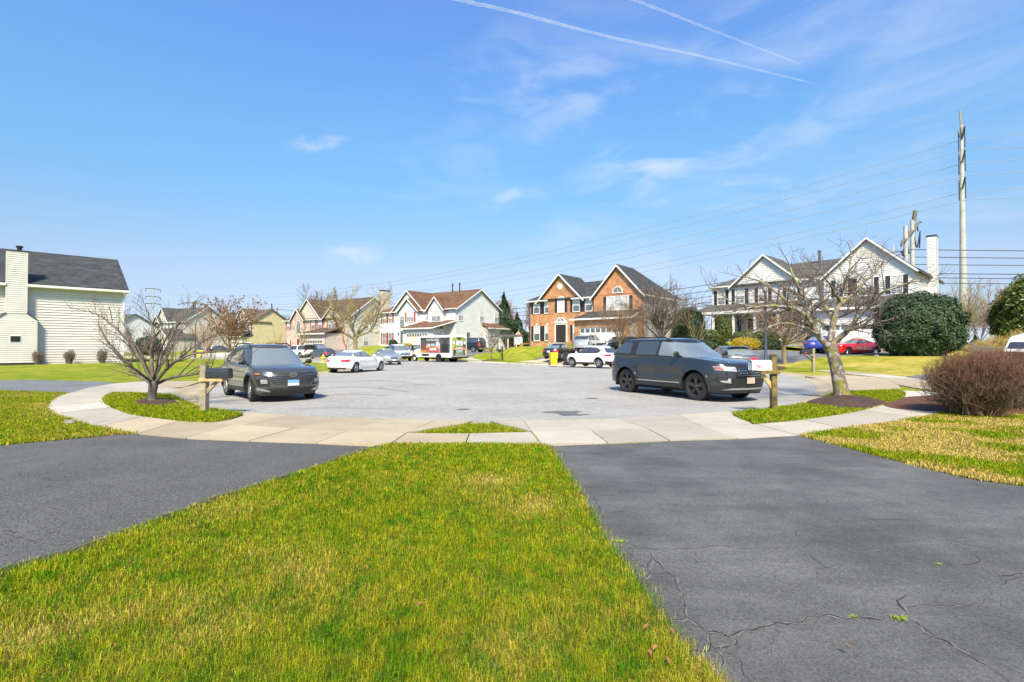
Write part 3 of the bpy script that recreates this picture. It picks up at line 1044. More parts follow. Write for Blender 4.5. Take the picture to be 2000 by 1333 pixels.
# ------------------------------------------------------------------ grass blades on the near turf
def grass(name, poly, dens, hgt, z=ZL, dryf=None, ymax=1e9, wid=.0022, excl=()):
 A = np.array([(p[0], p[1]) for p in poly])
 x0, x1, y0, y1 = A[:, 0].min(), A[:, 0].max(), max(A[:, 1].min(), .9), min(A[:, 1].max(), ymax)
 n = int((x1 - x0) * (y1 - y0) * dens(2.2))
 P = np.c_[rng.uniform(x0, x1, n), rng.uniform(y0, y1, n)]
 P = P[np.abs(P[:, 0]) < 1.5 * P[:, 1] + 3]
 P = P[rng.random(len(P)) < dens(np.hypot(P[:, 0], P[:, 1])) / dens(2.2)]
 # clumps: jitter toward cell centres
 P = P[inpoly(poly, P + rng.normal(0, .04, P.shape))]
 for ex in excl:
  P = P[~inpoly(ex, P)]
 n = len(P)
 d = np.hypot(P[:, 0], P[:, 1])
 tuft = .5 + .5 * np.sin(P[:, 0] * 5.1 + 2 * np.sin(P[:, 1] * 3.3)) * np.sin(P[:, 1] * 4.7 + 1.7 * np.sin(P[:, 0] * 2.9))
 tint = rng.random(n)
 dry = dryf(P) if dryf else np.full(n, .35)
 isdry = dry > tint
 H = hgt * rng.uniform(.45, 1.25, n) * (.7 + .55 * tuft) * np.where(isdry, .75, 1)
 Wd = wid * rng.uniform(.7, 1.3, n) * np.clip(d / 3.2, .8, 4)
 a = rng.uniform(0, 2 * PI, n)
 lean = rng.uniform(.2, 1.35, n) * np.where(isdry, 1.3, 1)
 dx, dy = np.cos(a), np.sin(a)
 wa = a + PI / 2 + rng.normal(0, .4, n)
 wx, wy = np.cos(wa) * Wd / 2, np.sin(wa) * Wd / 2
 V = np.zeros((n, 5, 3))
 V[:, 0] = np.c_[P[:, 0] - wx, P[:, 1] - wy, np.full(n, z - .015)]
 V[:, 1] = np.c_[P[:, 0] + wx, P[:, 1] + wy, np.full(n, z - .015)]
 mx, my = P[:, 0] + dx * lean * H * .32, P[:, 1] + dy * lean * H * .32
 V[:, 2] = np.c_[mx + wx * .8, my + wy * .8, z + H * .55]
 V[:, 3] = np.c_[mx - wx * .8, my - wy * .8, z + H * .55]
 V[:, 4] = np.c_[P[:, 0] + dx * lean * H, P[:, 1] + dy * lean * H, z + H * (1 - .42 * lean)]
 me = bpy.data.meshes.new(name)
 me.vertices.add(n * 5)
 me.vertices.foreach_set('co', V.ravel())
 base = np.arange(n)[:, None] * 5
 loops = np.concatenate([base + np.array([[0, 1, 2, 3]]), base + np.array([[3, 2, 4]])], 1).ravel()
 me.loops.add(n * 7)
 me.loops.foreach_set('vertex_index', loops.astype(np.int32))
 me.polygons.add(n * 2)
 st = (np.arange(n)[:, None] * 7 + np.array([[0, 4]])).ravel()
 me.polygons.foreach_set('loop_start', st.astype(np.int32))
 me.update(calc_edges=True)
 at = me.attributes.new('tint', 'FLOAT', 'POINT')
 at.data.foreach_set('value', np.repeat(tint, 5).astype(np.float32))
 at = me.attributes.new('dry', 'FLOAT', 'POINT')
 at.data.foreach_set('value', np.repeat(dry, 5).astype(np.float32))
 me.materials.append(M('grass blade'))
 o = bpy.data.objects.new(name, me)
 COL.objects.link(o)
 tag(o, kind='stuff')
 return n
def nz(P, f, s=0):
 return .5 + .25 * (np.sin(P[:, 0] * f + s + 1.6 * np.sin(P[:, 1] * f * .8)) + np.sin(P[:, 1] * f * 1.3 + s * 2 + 1.3 * np.sin(P[:, 0] * f * 1.1 + s)))
dn = lambda k: (lambda d: k * np.clip(d / 3.0, .8, 8) ** -1.15)
GC = grass('grass', LAWN['centre'], dn(17000), .048, dryf=lambda P: .06 + .5 * np.clip(nz(P, 1.9, .4) * 1.3 - .35, 0, 1) * nz(P, 4.7, 2) * 1.6)
GL = grass('grass', LAWN['left'], dn(15000), .055, dryf=lambda P: .15 + .5 * nz(P, 1.3, 3) ** 2)
rb = [(12.2, 11.0), (9.7, 11.6), (8.9, 12.2), (9.7, 13.6), (12, 15.6), (15.5, 16.5), (16.5, 13), (15, 10.8)]
GR = grass('grass', LAWN['right'], dn(15000), .042, dryf=lambda P: np.clip(2.1 * nz(P, 2.3, 5) ** .8 - .38 + .8 * (nz(P, 6, 1) - .5), .05, .97), excl=[rb])
GV = grass('grass', LAWN['verge_left'], dn(13000), .06, dryf=lambda P: .06 + .25 * nz(P, 1.5, 1) ** 2, excl=[X([(258, 786), (275, 780), (298, 778.5), (325, 780), (352, 785), (345, 790), (310, 792.5), (275, 791)])])
grass('grass', LAWN['verge_mid'], dn(14000), .06, z=.07, dryf=lambda P: .15 + .3 * nz(P, 1.5, 1) ** 2)
grass('grass', LAWN['verge_right'], dn(13000), .06, dryf=lambda P: .06 + .25 * nz(P, 1.5, 1) ** 2,
 excl=[X([(1565, 788), (1600, 776), (1645, 771), (1685, 774), (1725, 782), (1735, 788.5), (1690, 799), (1640, 797), (1600, 791)])])
print('blades', GC, GL, GR, GV)
del cl_
# ------------------------------------------------------------------ cracks in the near driveway
def crack(pts, w=.007, m='crack', z=.0915, jag=.05):
 P = [G(u, v, .09).xy for u, v in pts]
 Q = [P[0]]
 for a, b in zip(P, P[1:]):
  n = max(2, int((b - a).length / .05))
  t = (b - a).normalized()
  nn = Vector((-t.y, t.x))
  off = 0
  for k in range(1, n + 1):
   off = off * .6 + random.gauss(0, .012)
   Q.append(a.lerp(b, k / n) + nn * (off if k < n else 0))
 L, R = [], []
 for i, p in enumerate(Q):
  t = (Q[min(i + 1, len(Q) - 1)] - Q[max(i - 1, 0)]).normalized()
  nn = Vector((-t.y, t.x))
  ww = w * .55 * random.uniform(.35, 1.5) * (.3 if i in (0, len(Q) - 1) else 1)
  L.append((p.x + nn.x * ww / 2, p.y + nn.y * ww / 2, z))
  R.append((p.x - nn.x * ww / 2, p.y - nn.y * ww / 2, z))
 return [L, R]
def z4(l):
 return [(1100 + a / 2.222, 950 + b / 2.222) for a, b in l]
CR = [(z4([(450, 590), (480, 580), (540, 572), (600, 615), (630, 632), (690, 640), (720, 655), (780, 625), (860, 612), (930, 590), (1000, 595), (1060, 565), (1150, 558), (1210, 575), (1280, 568), (1390, 582), (1430, 568), (1490, 580), (1490, 545), (1450, 495), (1500, 465)]), .012),
 (z4([(1490, 525), (1560, 518), (1640, 522), (1710, 515), (1790, 510), (1830, 492)]), .009),
 (z4([(1490, 580), (1550, 608), (1620, 655), (1700, 700), (1780, 745), (1850, 780), (1940, 850)]), .011),
 (z4([(540, 572), (530, 520), (510, 480), (520, 460), (490, 395), (430, 350), (385, 310), (380, 290)]), .009),
 (z4([(385, 310), (370, 360), (375, 385), (340, 405)]), .008), (z4([(370, 380), (420, 380), (470, 380), (490, 400)]), .005),
 (z4([(290, 330), (340, 345), (370, 345)]), .007),
 (z4([(630, 632), (640, 690), (600, 720), (550, 718)]), .010), (z4([(640, 690), (680, 700), (730, 690), (750, 660)]), .008), (z4([(650, 705), (690, 740), (685, 790)]), .009),
 (z4([(700, 715), (750, 735), (775, 790), (820, 850)]), .004),
 (z4([(240, 265), (320, 272), (400, 275), (500, 270), (600, 268), (700, 260), (780, 270), (860, 272), (960, 266)]), .006),
 (z4([(230, 245), (290, 250), (360, 270)]), .006), (z4([(200, 235), (240, 260), (290, 272)]), .006),
 (z4([(1240, 150), (1330, 145), (1420, 142), (1500, 148)]), .008), (z4([(1000, 220), (1010, 195), (1080, 185)]), .005),
 (z4([(1065, 295), (1100, 325), (1140, 355)]), .009), (z4([(1085, 355), (1140, 355), (1210, 340)]), .005), (z4([(1090, 365), (1100, 390)]), .004),
 (z4([(1035, 270), (1055, 255), (1100, 230)]), .005),
 (z4([(1720, 340), (1790, 335), (1810, 315), (1795, 300)]), .008), (z4([(1890, 390), (1950, 388), (2000, 380)]), .009), (z4([(1900, 428), (1950, 405), (2000, 392)]), .006),
 (z4([(1840, 470), (1900, 510), (1940, 530)]), .004), (z4([(1430, 260), (1520, 290), (1600, 300)]), .003),
 (z4([(100, 45), (160, 42), (235, 38), (255, 15)]), .006), (z4([(255, 15), (310, 12)]), .005), (z4([(160, 112), (240, 110), (290, 100)]), .005),
 (z4([(610, 40), (680, 30)]), .006), (z4([(620, 120), (660, 95), (640, 60)]), .004), (z4([(1480, 85), (1600, 110), (1720, 160), (1880, 210)]), .003),
 (z4([(1030, 40), (1130, 85), (1210, 115), (1300, 145)]), .003)]
z2 = lambda l: [(600 + a / 3.333, 780 + b / 3.333) for a, b in l]
CR += [(z2([(1780, 575), (1850, 572), (1930, 568)]), .005), (z2([(1840, 635), (1920, 628), (1998, 622)]), .005), (z2([(1830, 600), (1870, 650), (1910, 720), (1930, 770)]), .005), (z2([(1800, 520), (1900, 505), (1990, 500)]), .004)]
mb = MB()
for p, w in CR:
 mb.grid(crack(p, w))
z1 = lambda l: [(a / 2.857, 720 + b / 2.857) for a, b in l]
for p, w in ((z1([(90, 570), (130, 600), (220, 610), (300, 625), (380, 622), (490, 620)]), .010), (z1([(500, 650), (560, 655), (680, 662)]), .008), (z1([(0, 905), (110, 912)]), .012), (z1([(40, 930), (130, 950), (200, 965)]), .008)):
 mb.grid(crack(p, w))
tag(mb.build('cracks', M('crack')), kind='stuff')
# stains, patches and turning marks on the court
mb = MB()
for u, v, a, b, rr in ((1102, 806, .50, .13, 1), (1118, 810, .35, .07, 2), (1155, 779, .25, .06, 3), (745, 759, .12, .05, 4), (905, 800, .18, .05, 5)):
 c = G(u, v, .012)
 q = random.Random(rr)
 R = [q.uniform(.6, 1.2) for _ in range(14)]
 mb.add([(c.x + a * R[k] * math.cos(2 * PI * k / 14), c.y + b * 3 * R[k] * math.sin(2 * PI * k / 14), road_z(np.array([(c.x, c.y)]))[0] + .004) for k in range(14)], [tuple(range(14))])
tag(mb.build('oil_stains', mat('oil stain', (.11, .11, .11), .6, var=.5, vscale=12, world=True)), kind='stuff')
mb = MB()
for pts, w in (([(600, 762), (680, 757), (740, 760), (800, 768)], .10), ([(600, 775), (690, 771), (760, 775)], .09), ([(620, 746), (700, 743), (760, 746), (840, 756)], .05), ([(560, 800), (640, 797), (760, 800)], .03),
   ([(900, 760), (1010, 752), (1150, 750)], .03), ([(1000, 790), (1100, 782), (1200, 784)], .03), ([(1205, 772), (1260, 779), (1340, 781)], .03)):
 P = smooth([G(u, v, 0).xy for u, v in pts], 2, False)
 L, R = [], []
 for i, p in enumerate(P):
  t = (P[min(i + 1, len(P) - 1)] - P[max(i - 1, 0)]).normalized()
  nn = Vector((-t.y, t.x))
  z = road_z(np.array([(p.x, p.y)]))[0] + .006
  ww = w * random.uniform(.6, 1.3)
  L.append((p.x + nn.x * ww / 2, p.y + nn.y * ww / 2, z))
  R.append((p.x - nn.x * ww / 2, p.y - nn.y * ww / 2, z))
 mb.grid([L, R])
tag(mb.build('tyre_marks', mat('tyre mark', (.215, .21, .207), .8, var=.25, vscale=25, world=True)), kind='stuff')
mb = MB()
for p, w in CR[:11]:
 mb.grid(crack([(u + .8, v + 1.0) for u, v in p], w * 2.0, z=.0905))
tag(mb.build('crack_edges', M('crack pale')), kind='stuff')
# weeds in the cracks and a few dry leaves on the grass
mb = MB()
for u, v, r in ((1757, 1209, .055), (1665, 1205, .03), (1211, 1058, .05), (1833, 1102, .025)):
 c = G(u, v, .09)
 for k in range(70):
  a = random.uniform(0, 2 * PI)
  l = r * .6 * random.uniform(.4, 1)
  t = Vector((math.cos(a), math.sin(a) * .8, random.uniform(.1, .7))) * l
  s_ = Vector((-math.sin(a), math.cos(a), 0)) * .004
  b = c + Vector((random.gauss(0, r * .35), random.gauss(0, r * .2), 0))
  mb.add([b - s_, b + s_, b + t], [(0, 1, 2)])
tag(mb.build('weeds', M('weed')), kind='stuff')
mb = MB()
for u, v in ((1262, 1224), (1280, 1265), (945, 928), (998, 992), (893, 1008), (715, 1108), (1270, 1275), (1305, 1290), (1655, 1262), (700, 930), (1062, 1000), (1312, 1232), (820, 1180)):
 c = G(u, v, .14)
 a = random.uniform(0, PI)
 d, e = Vector((math.cos(a), math.sin(a), .25)) * .022, Vector((-math.sin(a), math.cos(a), .1)) * .010
 mb.add([c - d, c - e * 1.1 + Vector((0, 0, .006)), c + d, c + e + Vector((0, 0, .008))], [(0, 1, 2, 3)])
tag(mb.build('fallen_leaves', M('dead leaf')), kind='stuff')
# grass and moss in the joints of the walk
mb = MB()
for l in ([(1040, 845), (1056, 866)], [(1080, 868.5), (1200, 868), (1300, 864.5)], [(1330, 861.5), (1440, 858)], [(1640, 803), (1690, 800)], [(1778, 808), (1812, 806)], [(395, 792), (380, 775)], [(480, 804), (760, 821.5)], [(860, 824), (1180, 820.5)]):
 P = [G(u, v, .098) for u, v in l]
 for a, b in zip(P, P[1:]):
  for k in range(int((b - a).length * 90)):
   c = a.lerp(b, random.random()) + Vector((random.gauss(0, .01), random.gauss(0, .01), 0))
   t = random.uniform(0, 6.3)
   h = random.uniform(.008, .03)
   mb.add([c + Vector((math.cos(t), math.sin(t), 0)) * .004, c - Vector((math.cos(t), math.sin(t), 0)) * .004, c + Vector((random.gauss(0, .01), random.gauss(0, .01), h))], [(0, 1, 2)])
tag(mb.build('joint_weeds', M('weed')), kind='stuff')
# ------------------------------------------------------------------ houses
class Frame:
 """a house's own axes: s along the front, y to the back, z up; photo pixels can be read off on its walls"""
 def __init__(s, x, y, ang, z0):
  r = math.radians(ang)
  s.o, s.ang, s.z0 = Vector((x, y)), r, z0
  s.a, s.n = Vector((math.cos(r), math.sin(r))), Vector((-math.sin(r), math.cos(r)))
 def f(s, u, v, yo=0.0):
  d = ray(u, v)
  o = s.o + s.n * yo
  t = o.dot(s.n) / (d[0] * s.n.x + d[1] * s.n.y)
  p = Vector((d[0] * t, d[1] * t)) - o
  return p.dot(s.a), CAM_H + d[2] * t - s.z0
 def w(s, x, y, z):
  p = s.o + s.a * x + s.n * y
  return Vector((p.x, p.y, z + s.z0))
def clip_band(poly, z0, z1):
 """s-range(s) of a 2D polygon inside a horizontal band, as quads; poly must be convex"""
 def at(z):
  xs = []
  n = len(poly)
  for i in range(n):
   (a, za), (b, zb) = poly[i], poly[(i + 1) % n]
   if (za - z) * (zb - z) <= 0 and abs(zb - za) > 1e-9:
    xs.append(a + (b - a) * (z - za) / (zb - za))
  return (min(xs), max(xs)) if xs else None
 a, b = at(z0 + 1e-4), at(z1 - 1e-4)
 return a, b
def holes_split(x0, x1, z0, z1, holes):
 """split a course around window openings"""
 segs = [(x0, x1)]
 for h0, h1, k0, k1 in holes:
  if k1 <= z0 or k0 >= z1:
   continue
  out = []
  for a, b in segs:
   if h1 <= a or h0 >= b:
    out.append((a, b))
   else:
    if h0 > a:
     out.append((a, h0))
    if h1 < b:
     out.append((h1, b))
  segs = out
 return segs
def mapper(face, off):
 return {'front': lambda s_, z, d: (s_, off - d, z), 'right': lambda s_, z, d: (off + d, s_, z),
   'left': lambda s_, z, d: (off - d, s_, z), 'back': lambda s_, z, d: (s_, off + d, z)}[face]
class House:
 def __init__(s, fr, label, siding, roof, trim='white trim', shutter='black shutter', name='house', course=.19):
  s.fr = fr
  s.root = thing(name, label, 'house', (fr.o.x, fr.o.y, fr.z0), fr.ang)
  s.siding, s.roofm, s.trim, s.shut, s.course = siding, roof, trim, shutter, course
  s.trims = MB()
  s.cache = {}
  s.lap = .036
 def wall(s, face, off, poly, m=None, lap=True, thick=.12, name='wall'):
  """solid wall; lap siding is modelled course by course"""
  m = m or s.siding
  mp = mapper(face, off)
  b = MB()
  b.prism([mp(x, z, 0) for x, z in poly], Vector(mp(0, 0, -thick)) - Vector(mp(0, 0, 0)))
  if lap:
   zmin, zmax = min(p[1] for p in poly), max(p[1] for p in poly)
   z = zmin
   while z < zmax - .02:
    z1 = min(z + s.course, zmax)
    A, B_ = clip_band(poly, z, z1)
    if A and B_:
     p, q, r, t = mp(A[0], z, s.lap), mp(A[1], z, s.lap), mp(B_[1], z1, .004), mp(B_[0], z1, .004)
     b.quad(p, q, r, t)
     b.quad(mp(A[0], z, 0), mp(A[1], z, 0), q, p)
    z = z1
  return b.build(name, M(m), s.root)
 def band(s, face, off, x0, x1, z0, z1, d=.04, m=None, name='trim_board'):
  mp = mapper(face, off)
  b = MB().prism([mp(x0, z0, d), mp(x1, z0, d), mp(x1, z1, d), mp(x0, z1, d)], Vector(mp(0, 0, -d - .01)) - Vector(mp(0, 0, 0)))
  return b.build(name, M(m or s.trim), s.root)
 def roof(s, polys, thick=.13, name='roof', m=None):
  b = MB()
  for p in polys:
   P = [Vector(q) for q in p]
   n = (P[1] - P[0]).cross(P[2] - P[0]).normalized()
   if n.z < 0:
    n = -n
   b.prism(P, -n * thick)
  return b.build(name, M(m or s.roofm), s.root)
 def rake(s, p, q, w=.07, h=.16, name='fascia'):
  b = MB().beam(p, q, w, h)
  return b.build(name, M(s.trim), s.root)
 def gable(s, x0, x1, y, yb, ez, az, m=None, lap=True, ov=.32, face=True, wallz=None, ax=None):
  """forward-facing gable: triangle wall, two roof slopes and rake boards"""
  cx = ax if ax is not None else (x0 + x1) / 2
  if face:
   s.wall('front', y, [(x0, ez), (x1, ez), (cx, az)], m, lap, name='gable_wall')
  k = (az - ez) / (cx - x0)
  k2 = (az - ez) / (x1 - cx)
  up = .03
  L = [(x0 - ov, y - ov, ez - k * ov + up), (cx, y - ov, az + up), (cx, yb, az + up), (x0 - ov, yb, ez - k * ov + up)]
  R = [(x1 + ov, y - ov, ez - k2 * ov + up), (cx, y - ov, az + up), (cx, yb, az + up), (x1 + ov, yb, ez - k2 * ov + up)]
  s.roof([L, R])
  yy = y - ov - .045
  s.rake((x0 - ov, yy, ez - k * ov - .06), (cx, yy, az - .06))
  s.rake((cx, yy - .004, az - .06), (x1 + ov, yy - .004, ez - k2 * ov - .06))
  return k
 def eave(s, x0, x1, y, z, ov=.35):
  b = MB()
  b.box(x0 - ov, x1 + ov, y - ov - .12, y - ov, z - .16, z - .01)
  b.box(x0 - ov, x1 + ov, y - ov, y, z - .17, z - .13)
  return b.build('gutter', M(s.trim), s.root)
 def window(s, face, off, x0, x1, z0, z1, panes=1, shut=True, style='dh', grid=(2, 2), glass='house glass', blind=True, sill=True, sw=None):
  mp = mapper(face, off)
  w, h = x1 - x0, z1 - z0
  key = (face, round(w, 2), round(h, 2), panes, style, grid, glass, blind)
  fr_w = .07
  b = MB()
  def bx(a0, a1, c0, c1, d0, d1, mi=0):
   P = [mp(a0, c0, d1), mp(a1, c0, d1), mp(a1, c1, d1), mp(a0, c1, d1)]
   b.prism(P, Vector(mp(0, 0, d0)) - Vector(mp(0, 0, d1)), mi)
  bx(x0 - fr_w, x0, z0 - fr_w, z1 + fr_w, 0, .065)
  bx(x1, x1 + fr_w, z0 - fr_w, z1 + fr_w, 0, .065)
  bx(x0, x1, z1, z1 + fr_w, 0, .065)
  bx(x0 - .03, x1 + .03, z0 - fr_w - .03, z0, 0, .085)
  pw = w / panes
  for i in range(1, panes):
   bx(x0 + pw * i - .04, x0 + pw * i + .04, z0, z1, 0, .06)
  if style == 'dh':
   bx(x0, x1, (z0 + z1) / 2 - .025, (z0 + z1) / 2 + .025, 0, .058)
  for i in range(panes):
   a = x0 + pw * i
   for g in range(1, grid[0]):
    bx(a + pw * g / grid[0] - .011, a + pw * g / grid[0] + .011, z0, z1, 0, .05)
  for g in range(1, grid[1] * 2):
   if g == grid[1]:
    continue
   zz = z0 + h * g / (grid[1] * 2)
   bx(x0, x1, zz - .011, zz + .011, 0, .05)
  o = b.build('window', M(s.trim), s.root)
  for i in range(panes):
   a0, a1 = x0 + pw * i + .002, x0 + pw * (i + 1) - .002
   g = MB()
   zm = (z0 + z1) / 2
   P = lambda c0, c1, d: [mp(a0, c0, d), mp(a1, c0, d), mp(a1, c1, d), mp(a0, c1, d)]
   g.prism(P(z0, zm, .032), Vector(mp(0, 0, -.02)) - Vector(mp(0, 0, 0)), 0)
   g.prism(P(zm, z1, .034), Vector(mp(0, 0, -.02)) - Vector(mp(0, 0, 0)), 1)
   g.build('pane', [M(glass), M('blind glass' if blind else glass)], o)
  if shut:
   sw = sw or .36
   for a in (x0 - fr_w - sw - .01, x1 + fr_w + .01):
    q = MB()
    P = [mp(a, z0 - .04, .05), mp(a + sw, z0 - .04, .05), mp(a + sw, z1 + .06, .05), mp(a, z1 + .06, .05)]
    q.prism(P, Vector(mp(0, 0, -.06)) - Vector(mp(0, 0, 0)))
    n = 9
    for k in range(n):
     c0 = z0 + .02 + (h - .04) * k / n
     q.quad(mp(a + .04, c0, .052), mp(a + sw - .04, c0, .052), mp(a + sw - .04, c0 + h / n * .8, .066), mp(a + .04, c0 + h / n * .8, .066))
    q.build('shutter', M(s.shut), s.root)
  return o
 def arch(s, face, off, cx, r, z0, zs, solid=None, frame=.09, glass='house glass'):
  """arched window or louvre: straight sides from z0 to zs, half round above"""
  mp = mapper(face, off)
  n = 12
  inner = [(cx - r, z0)] + [(cx - r * math.cos(PI * k / n), zs + r * math.sin(PI * k / n)) for k in range(n + 1)] + [(cx + r, z0)]
  R = r + frame
  outer = [(cx - R, z0 - frame)] + [(cx - R * math.cos(PI * k / n), zs + R * math.sin(PI * k / n)) for k in range(n + 1)] + [(cx + R, z0 - frame)]
  b = MB()
  m = len(inner)
  for i in range(m):
   j = (i + 1) % m
   b.quad(mp(*outer[i], .07), mp(*outer[j], .07), mp(*inner[j], .07), mp(*inner[i], .07))
   b.quad(mp(*outer[i], 0), mp(*outer[j], 0), mp(*outer[j], .07), mp(*outer[i], .07))
   b.quad(mp(*inner[i], .07), mp(*inner[j], .07), mp(*inner[j], 0), mp(*inner[i], 0))
  if not solid:
   for k in range(1, 4):
    t = PI * k / 4
    b.prism([mp(cx - .012, zs, .05), mp(cx + .012, zs, .05), mp(cx - r * math.cos(t) + .012, zs + r * math.sin(t), .05), mp(cx - r * math.cos(t) - .012, zs + r * math.sin(t), .05)], Vector(mp(0, 0, -.02)) - Vector(mp(0, 0, 0)))
   if zs - z0 > .2:
    for a0, a1, c0, c1 in ((cx - r, cx + r, zs - .03, zs + .03), (cx - .012, cx + .012, z0, zs)):
     b.prism([mp(a0, c0, .05), mp(a1, c0, .05), mp(a1, c1, .05), mp(a0, c1, .05)], Vector(mp(0, 0, -.02)) - Vector(mp(0, 0, 0)))
    for g in range(1, 4):
     zz = z0 + (zs - z0) * g / 4
     b.prism([mp(cx - r, zz - .012, .05), mp(cx + r, zz - .012, .05), mp(cx + r, zz + .012, .05), mp(cx - r, zz + .012, .05)], Vector(mp(0, 0, -.02)) - Vector(mp(0, 0, 0)))
  o = b.build('window' if not solid else 'vent_frame', M(s.trim), s.root)
  g = MB().prism([mp(x, z, .035) for x, z in inner], Vector(mp(0, 0, -.03)) - Vector(mp(0, 0, 0)))
  g.build('pane' if not solid else 'vent_panel', M(solid or glass), o)
  return o
 def garage(s, x0, x1, z0, z1, y, rows=4, cols=8, m='garage white', lites=True, arch=False):
  b = MB().box(x0, x1, y - .02, y + .02, z0, z1)
  h = (z1 - z0) / rows
  w = (x1 - x0) / cols
  for r in range(rows):
   b.box(x0 + .01, x1 - .01, y - .034, y - .02, z0 + h * r + .015, z0 + h * (r + 1) - .015)
   for c in range(cols):
    if r == rows - 1 and lites:
     continue
    b.box(x0 + w * c + .08, x0 + w * (c + 1) - .08, y - .05, y - .034, z0 + h * r + .1, z0 + h * (r + 1) - .1)
  o = b.build('garage_door', M(m), s.root)
  if lites:
   for c in range(cols):
    g = MB().box(x0 + w * c + .07, x0 + w * (c + 1) - .07, y - .046, y - .036, z1 - h + .11, z1 - .11)
    g.build('pane', M('house glass'), o)
  f = MB()
  f.box(x0 - .12, x0, y - .06, y + .02, z0, z1 + .12).box(x1, x1 + .12, y - .06, y + .02, z0, z1 + .12).box(x0, x1, y - .06, y + .02, z1, z1 + .12)
  f.build('door_frame', M(s.trim), s.root)
  return o
 def door(s, x0, x1, z0, z1, y, m='dark door', double=False):
  f = MB()
  f.box(x0 - .16, x0, y - .08, y, z0, z1 + .16).box(x1, x1 + .16, y - .08, y, z0, z1 + .16).box(x0, x1, y - .08, y, z1, z1 + .16)
  f.build('door_frame', M(s.trim), s.root)
  n = 2 if double else 1
  w = (x1 - x0) / n
  for i in range(n):
   a = x0 + w * i
   b = MB().box(a + .008, a + w - .008, y - .05, y, z0, z1)
   for k in range(3):
    zz = z0 + .12 + (z1 - z0 - .2) * k / 3
    b.box(a + .12, a + w - .12, y - .065, y - .05, zz, zz + (z1 - z0) / 3 - .16)
   o = b.build('door', M(m), s.root)
   hx = a + w - .1 if i == 0 else a + .1
   MB().lathe([(-.09, 0), (-.09, .03), (-.05, .02)], 10, 'y', (hx, y, z0 + 1.0)).build('handle', M('chrome'), o)
  b = MB().box(x0 - .4, x1 + .4, y - 1.1, y, z0 - .5, z0 - .04)
  b.box(x0 - .2, x1 + .2, y - 1.5, y - 1.1, z0 - .5, z0 - .22)
  b.build('front_step', M('concrete grey'), s.root)
 def downspout(s, x, y, z0, z1):
  b = MB().box(x - .04, x + .04, y - .09, y - .02, z0, z1)
  b.build('downspout', M(s.trim), s.root)
 def shell(s, x0, x1, y0, y1, z0, z1, front='siding', skip=()):
  for face, off, a, b in (('front', y0, x0, x1), ('right', x1, y0, y1), ('left', x0, y0, y1), ('back', y1, x0, x1)):
   if face in skip:
    continue
   br = face == 'front' and front != 'siding'
   s.wall(face, off, [(a, z0), (b, z0), (b, z1), (a, z1)], front if br else None, not br)
# ---- brick house with two front gables, across the court
fr = Frame(2.24, 64, -39.4, 1.6)
h = House(fr, 'orange brick two storey house with two front gables and black shutters', 'cream siding', 'shingle charcoal')
WD, DP = 15.4, 9.0
h.wall('front', 0, [(0, -.6), (9.4, -.6), (9.4, 5.83), (0, 5.83)], 'red brick', False)
h.wall('left', 0, [(0, -.6), (DP, -.6), (DP, 5.83), (0, 5.83)])
h.wall('right', WD, [(-.45, -.6), (DP, -.6), (DP, 5.83), (-.45, 5.83)])
h.wall('back', DP, [(0, -.6), (WD, -.6), (WD, 5.83), (0, 5.83)])
h.wall('front', -.45, [(9.4, -.6), (WD, -.6), (WD, 5.83), (9.4, 5.83)], 'red brick', False, thick=.4)
h.wall('front', -.14, [(2.9, -.6), (6.0, -.6), (6.0, 5.9), (2.9, 5.9)], 'red brick', False)
RZ, HY = 8.1, 4.5
e = 5.80
h.roof([[(-.35, -.35, e), (10, -.35, e), (10, HY, RZ + .1), (3.2, HY, RZ + .1)], [(-.35, -.35, e), (3.2, HY, RZ + .1), (-.35, DP + .35, e)],
  [(-.35, DP + .35, e), (WD + .35, DP + .35, e), (12.6, HY, RZ + .1), (3.2, HY, RZ + .1)]])
h.gable(1.55, 7.75, -.14, HY, 5.75, 8.75, 'red brick', False)
h.gable(9.4, 15.4, -.45, HY - 1.2, 5.75, 9.0, 'red brick', False)
# right gable roof turns into the side slope
h.roof([[(12.4, -.8, 9.1), (12.4, HY - 1.3, 9.1), (15.75, DP + .35, 5.6), (15.78, DP - .1, 5.55), (15.78, -.8, 5.55)]])
h.roof([[(9.0, HY - 1.2, 5.6), (12.4, HY - 1.3, 9.1), (15.75, DP + .35, 5.5), (9.0, DP + .3, 5.5)]])
h.eave(-.05, 2.6, -.0, 5.78)
h.eave(6.7, 8.9, -.0, 5.78)
h.wall('right', WD + .003, [(0, 5.0), (.01, 5.0), (.01, 5.1), (0, 5.1)], lap=False)
MB().box(15.72, 15.85, -.8, DP + .3, 5.42, 5.56).build('gutter', M('white trim'), h.root)
for a, b in ((.66, 1.51), (2.33, 3.18), (6.4, 7.25), (8.09, 8.94)):
 h.window('front', 0, a, b, 4.22, 5.62, grid=(1, 1))
for a, b in ((.70, 1.52), (2.36, 3.16), (6.42, 7.25)):
 h.window('front', 0, a, b, .88, 2.58, grid=(1, 1))
h.window('front', 0, 8.05, 8.9, .88, 2.58, grid=(1, 1))
h.arch('front', -.14, 4.78, .42, 4.22, 5.62, glass='blind glass')
for a in (3.88, 5.30):
 MB().box(a, a + .34, -.19, -.14, 4.2, 5.75).build('shutter', M('black shutter'), h.root)
h.window('front', -.45, 11.1, 13.7, 4.15, 5.55, panes=3, grid=(1, 1), glass='blind glass')
h.arch('front', -.45, 12.4, .52, 6.02, 6.05)
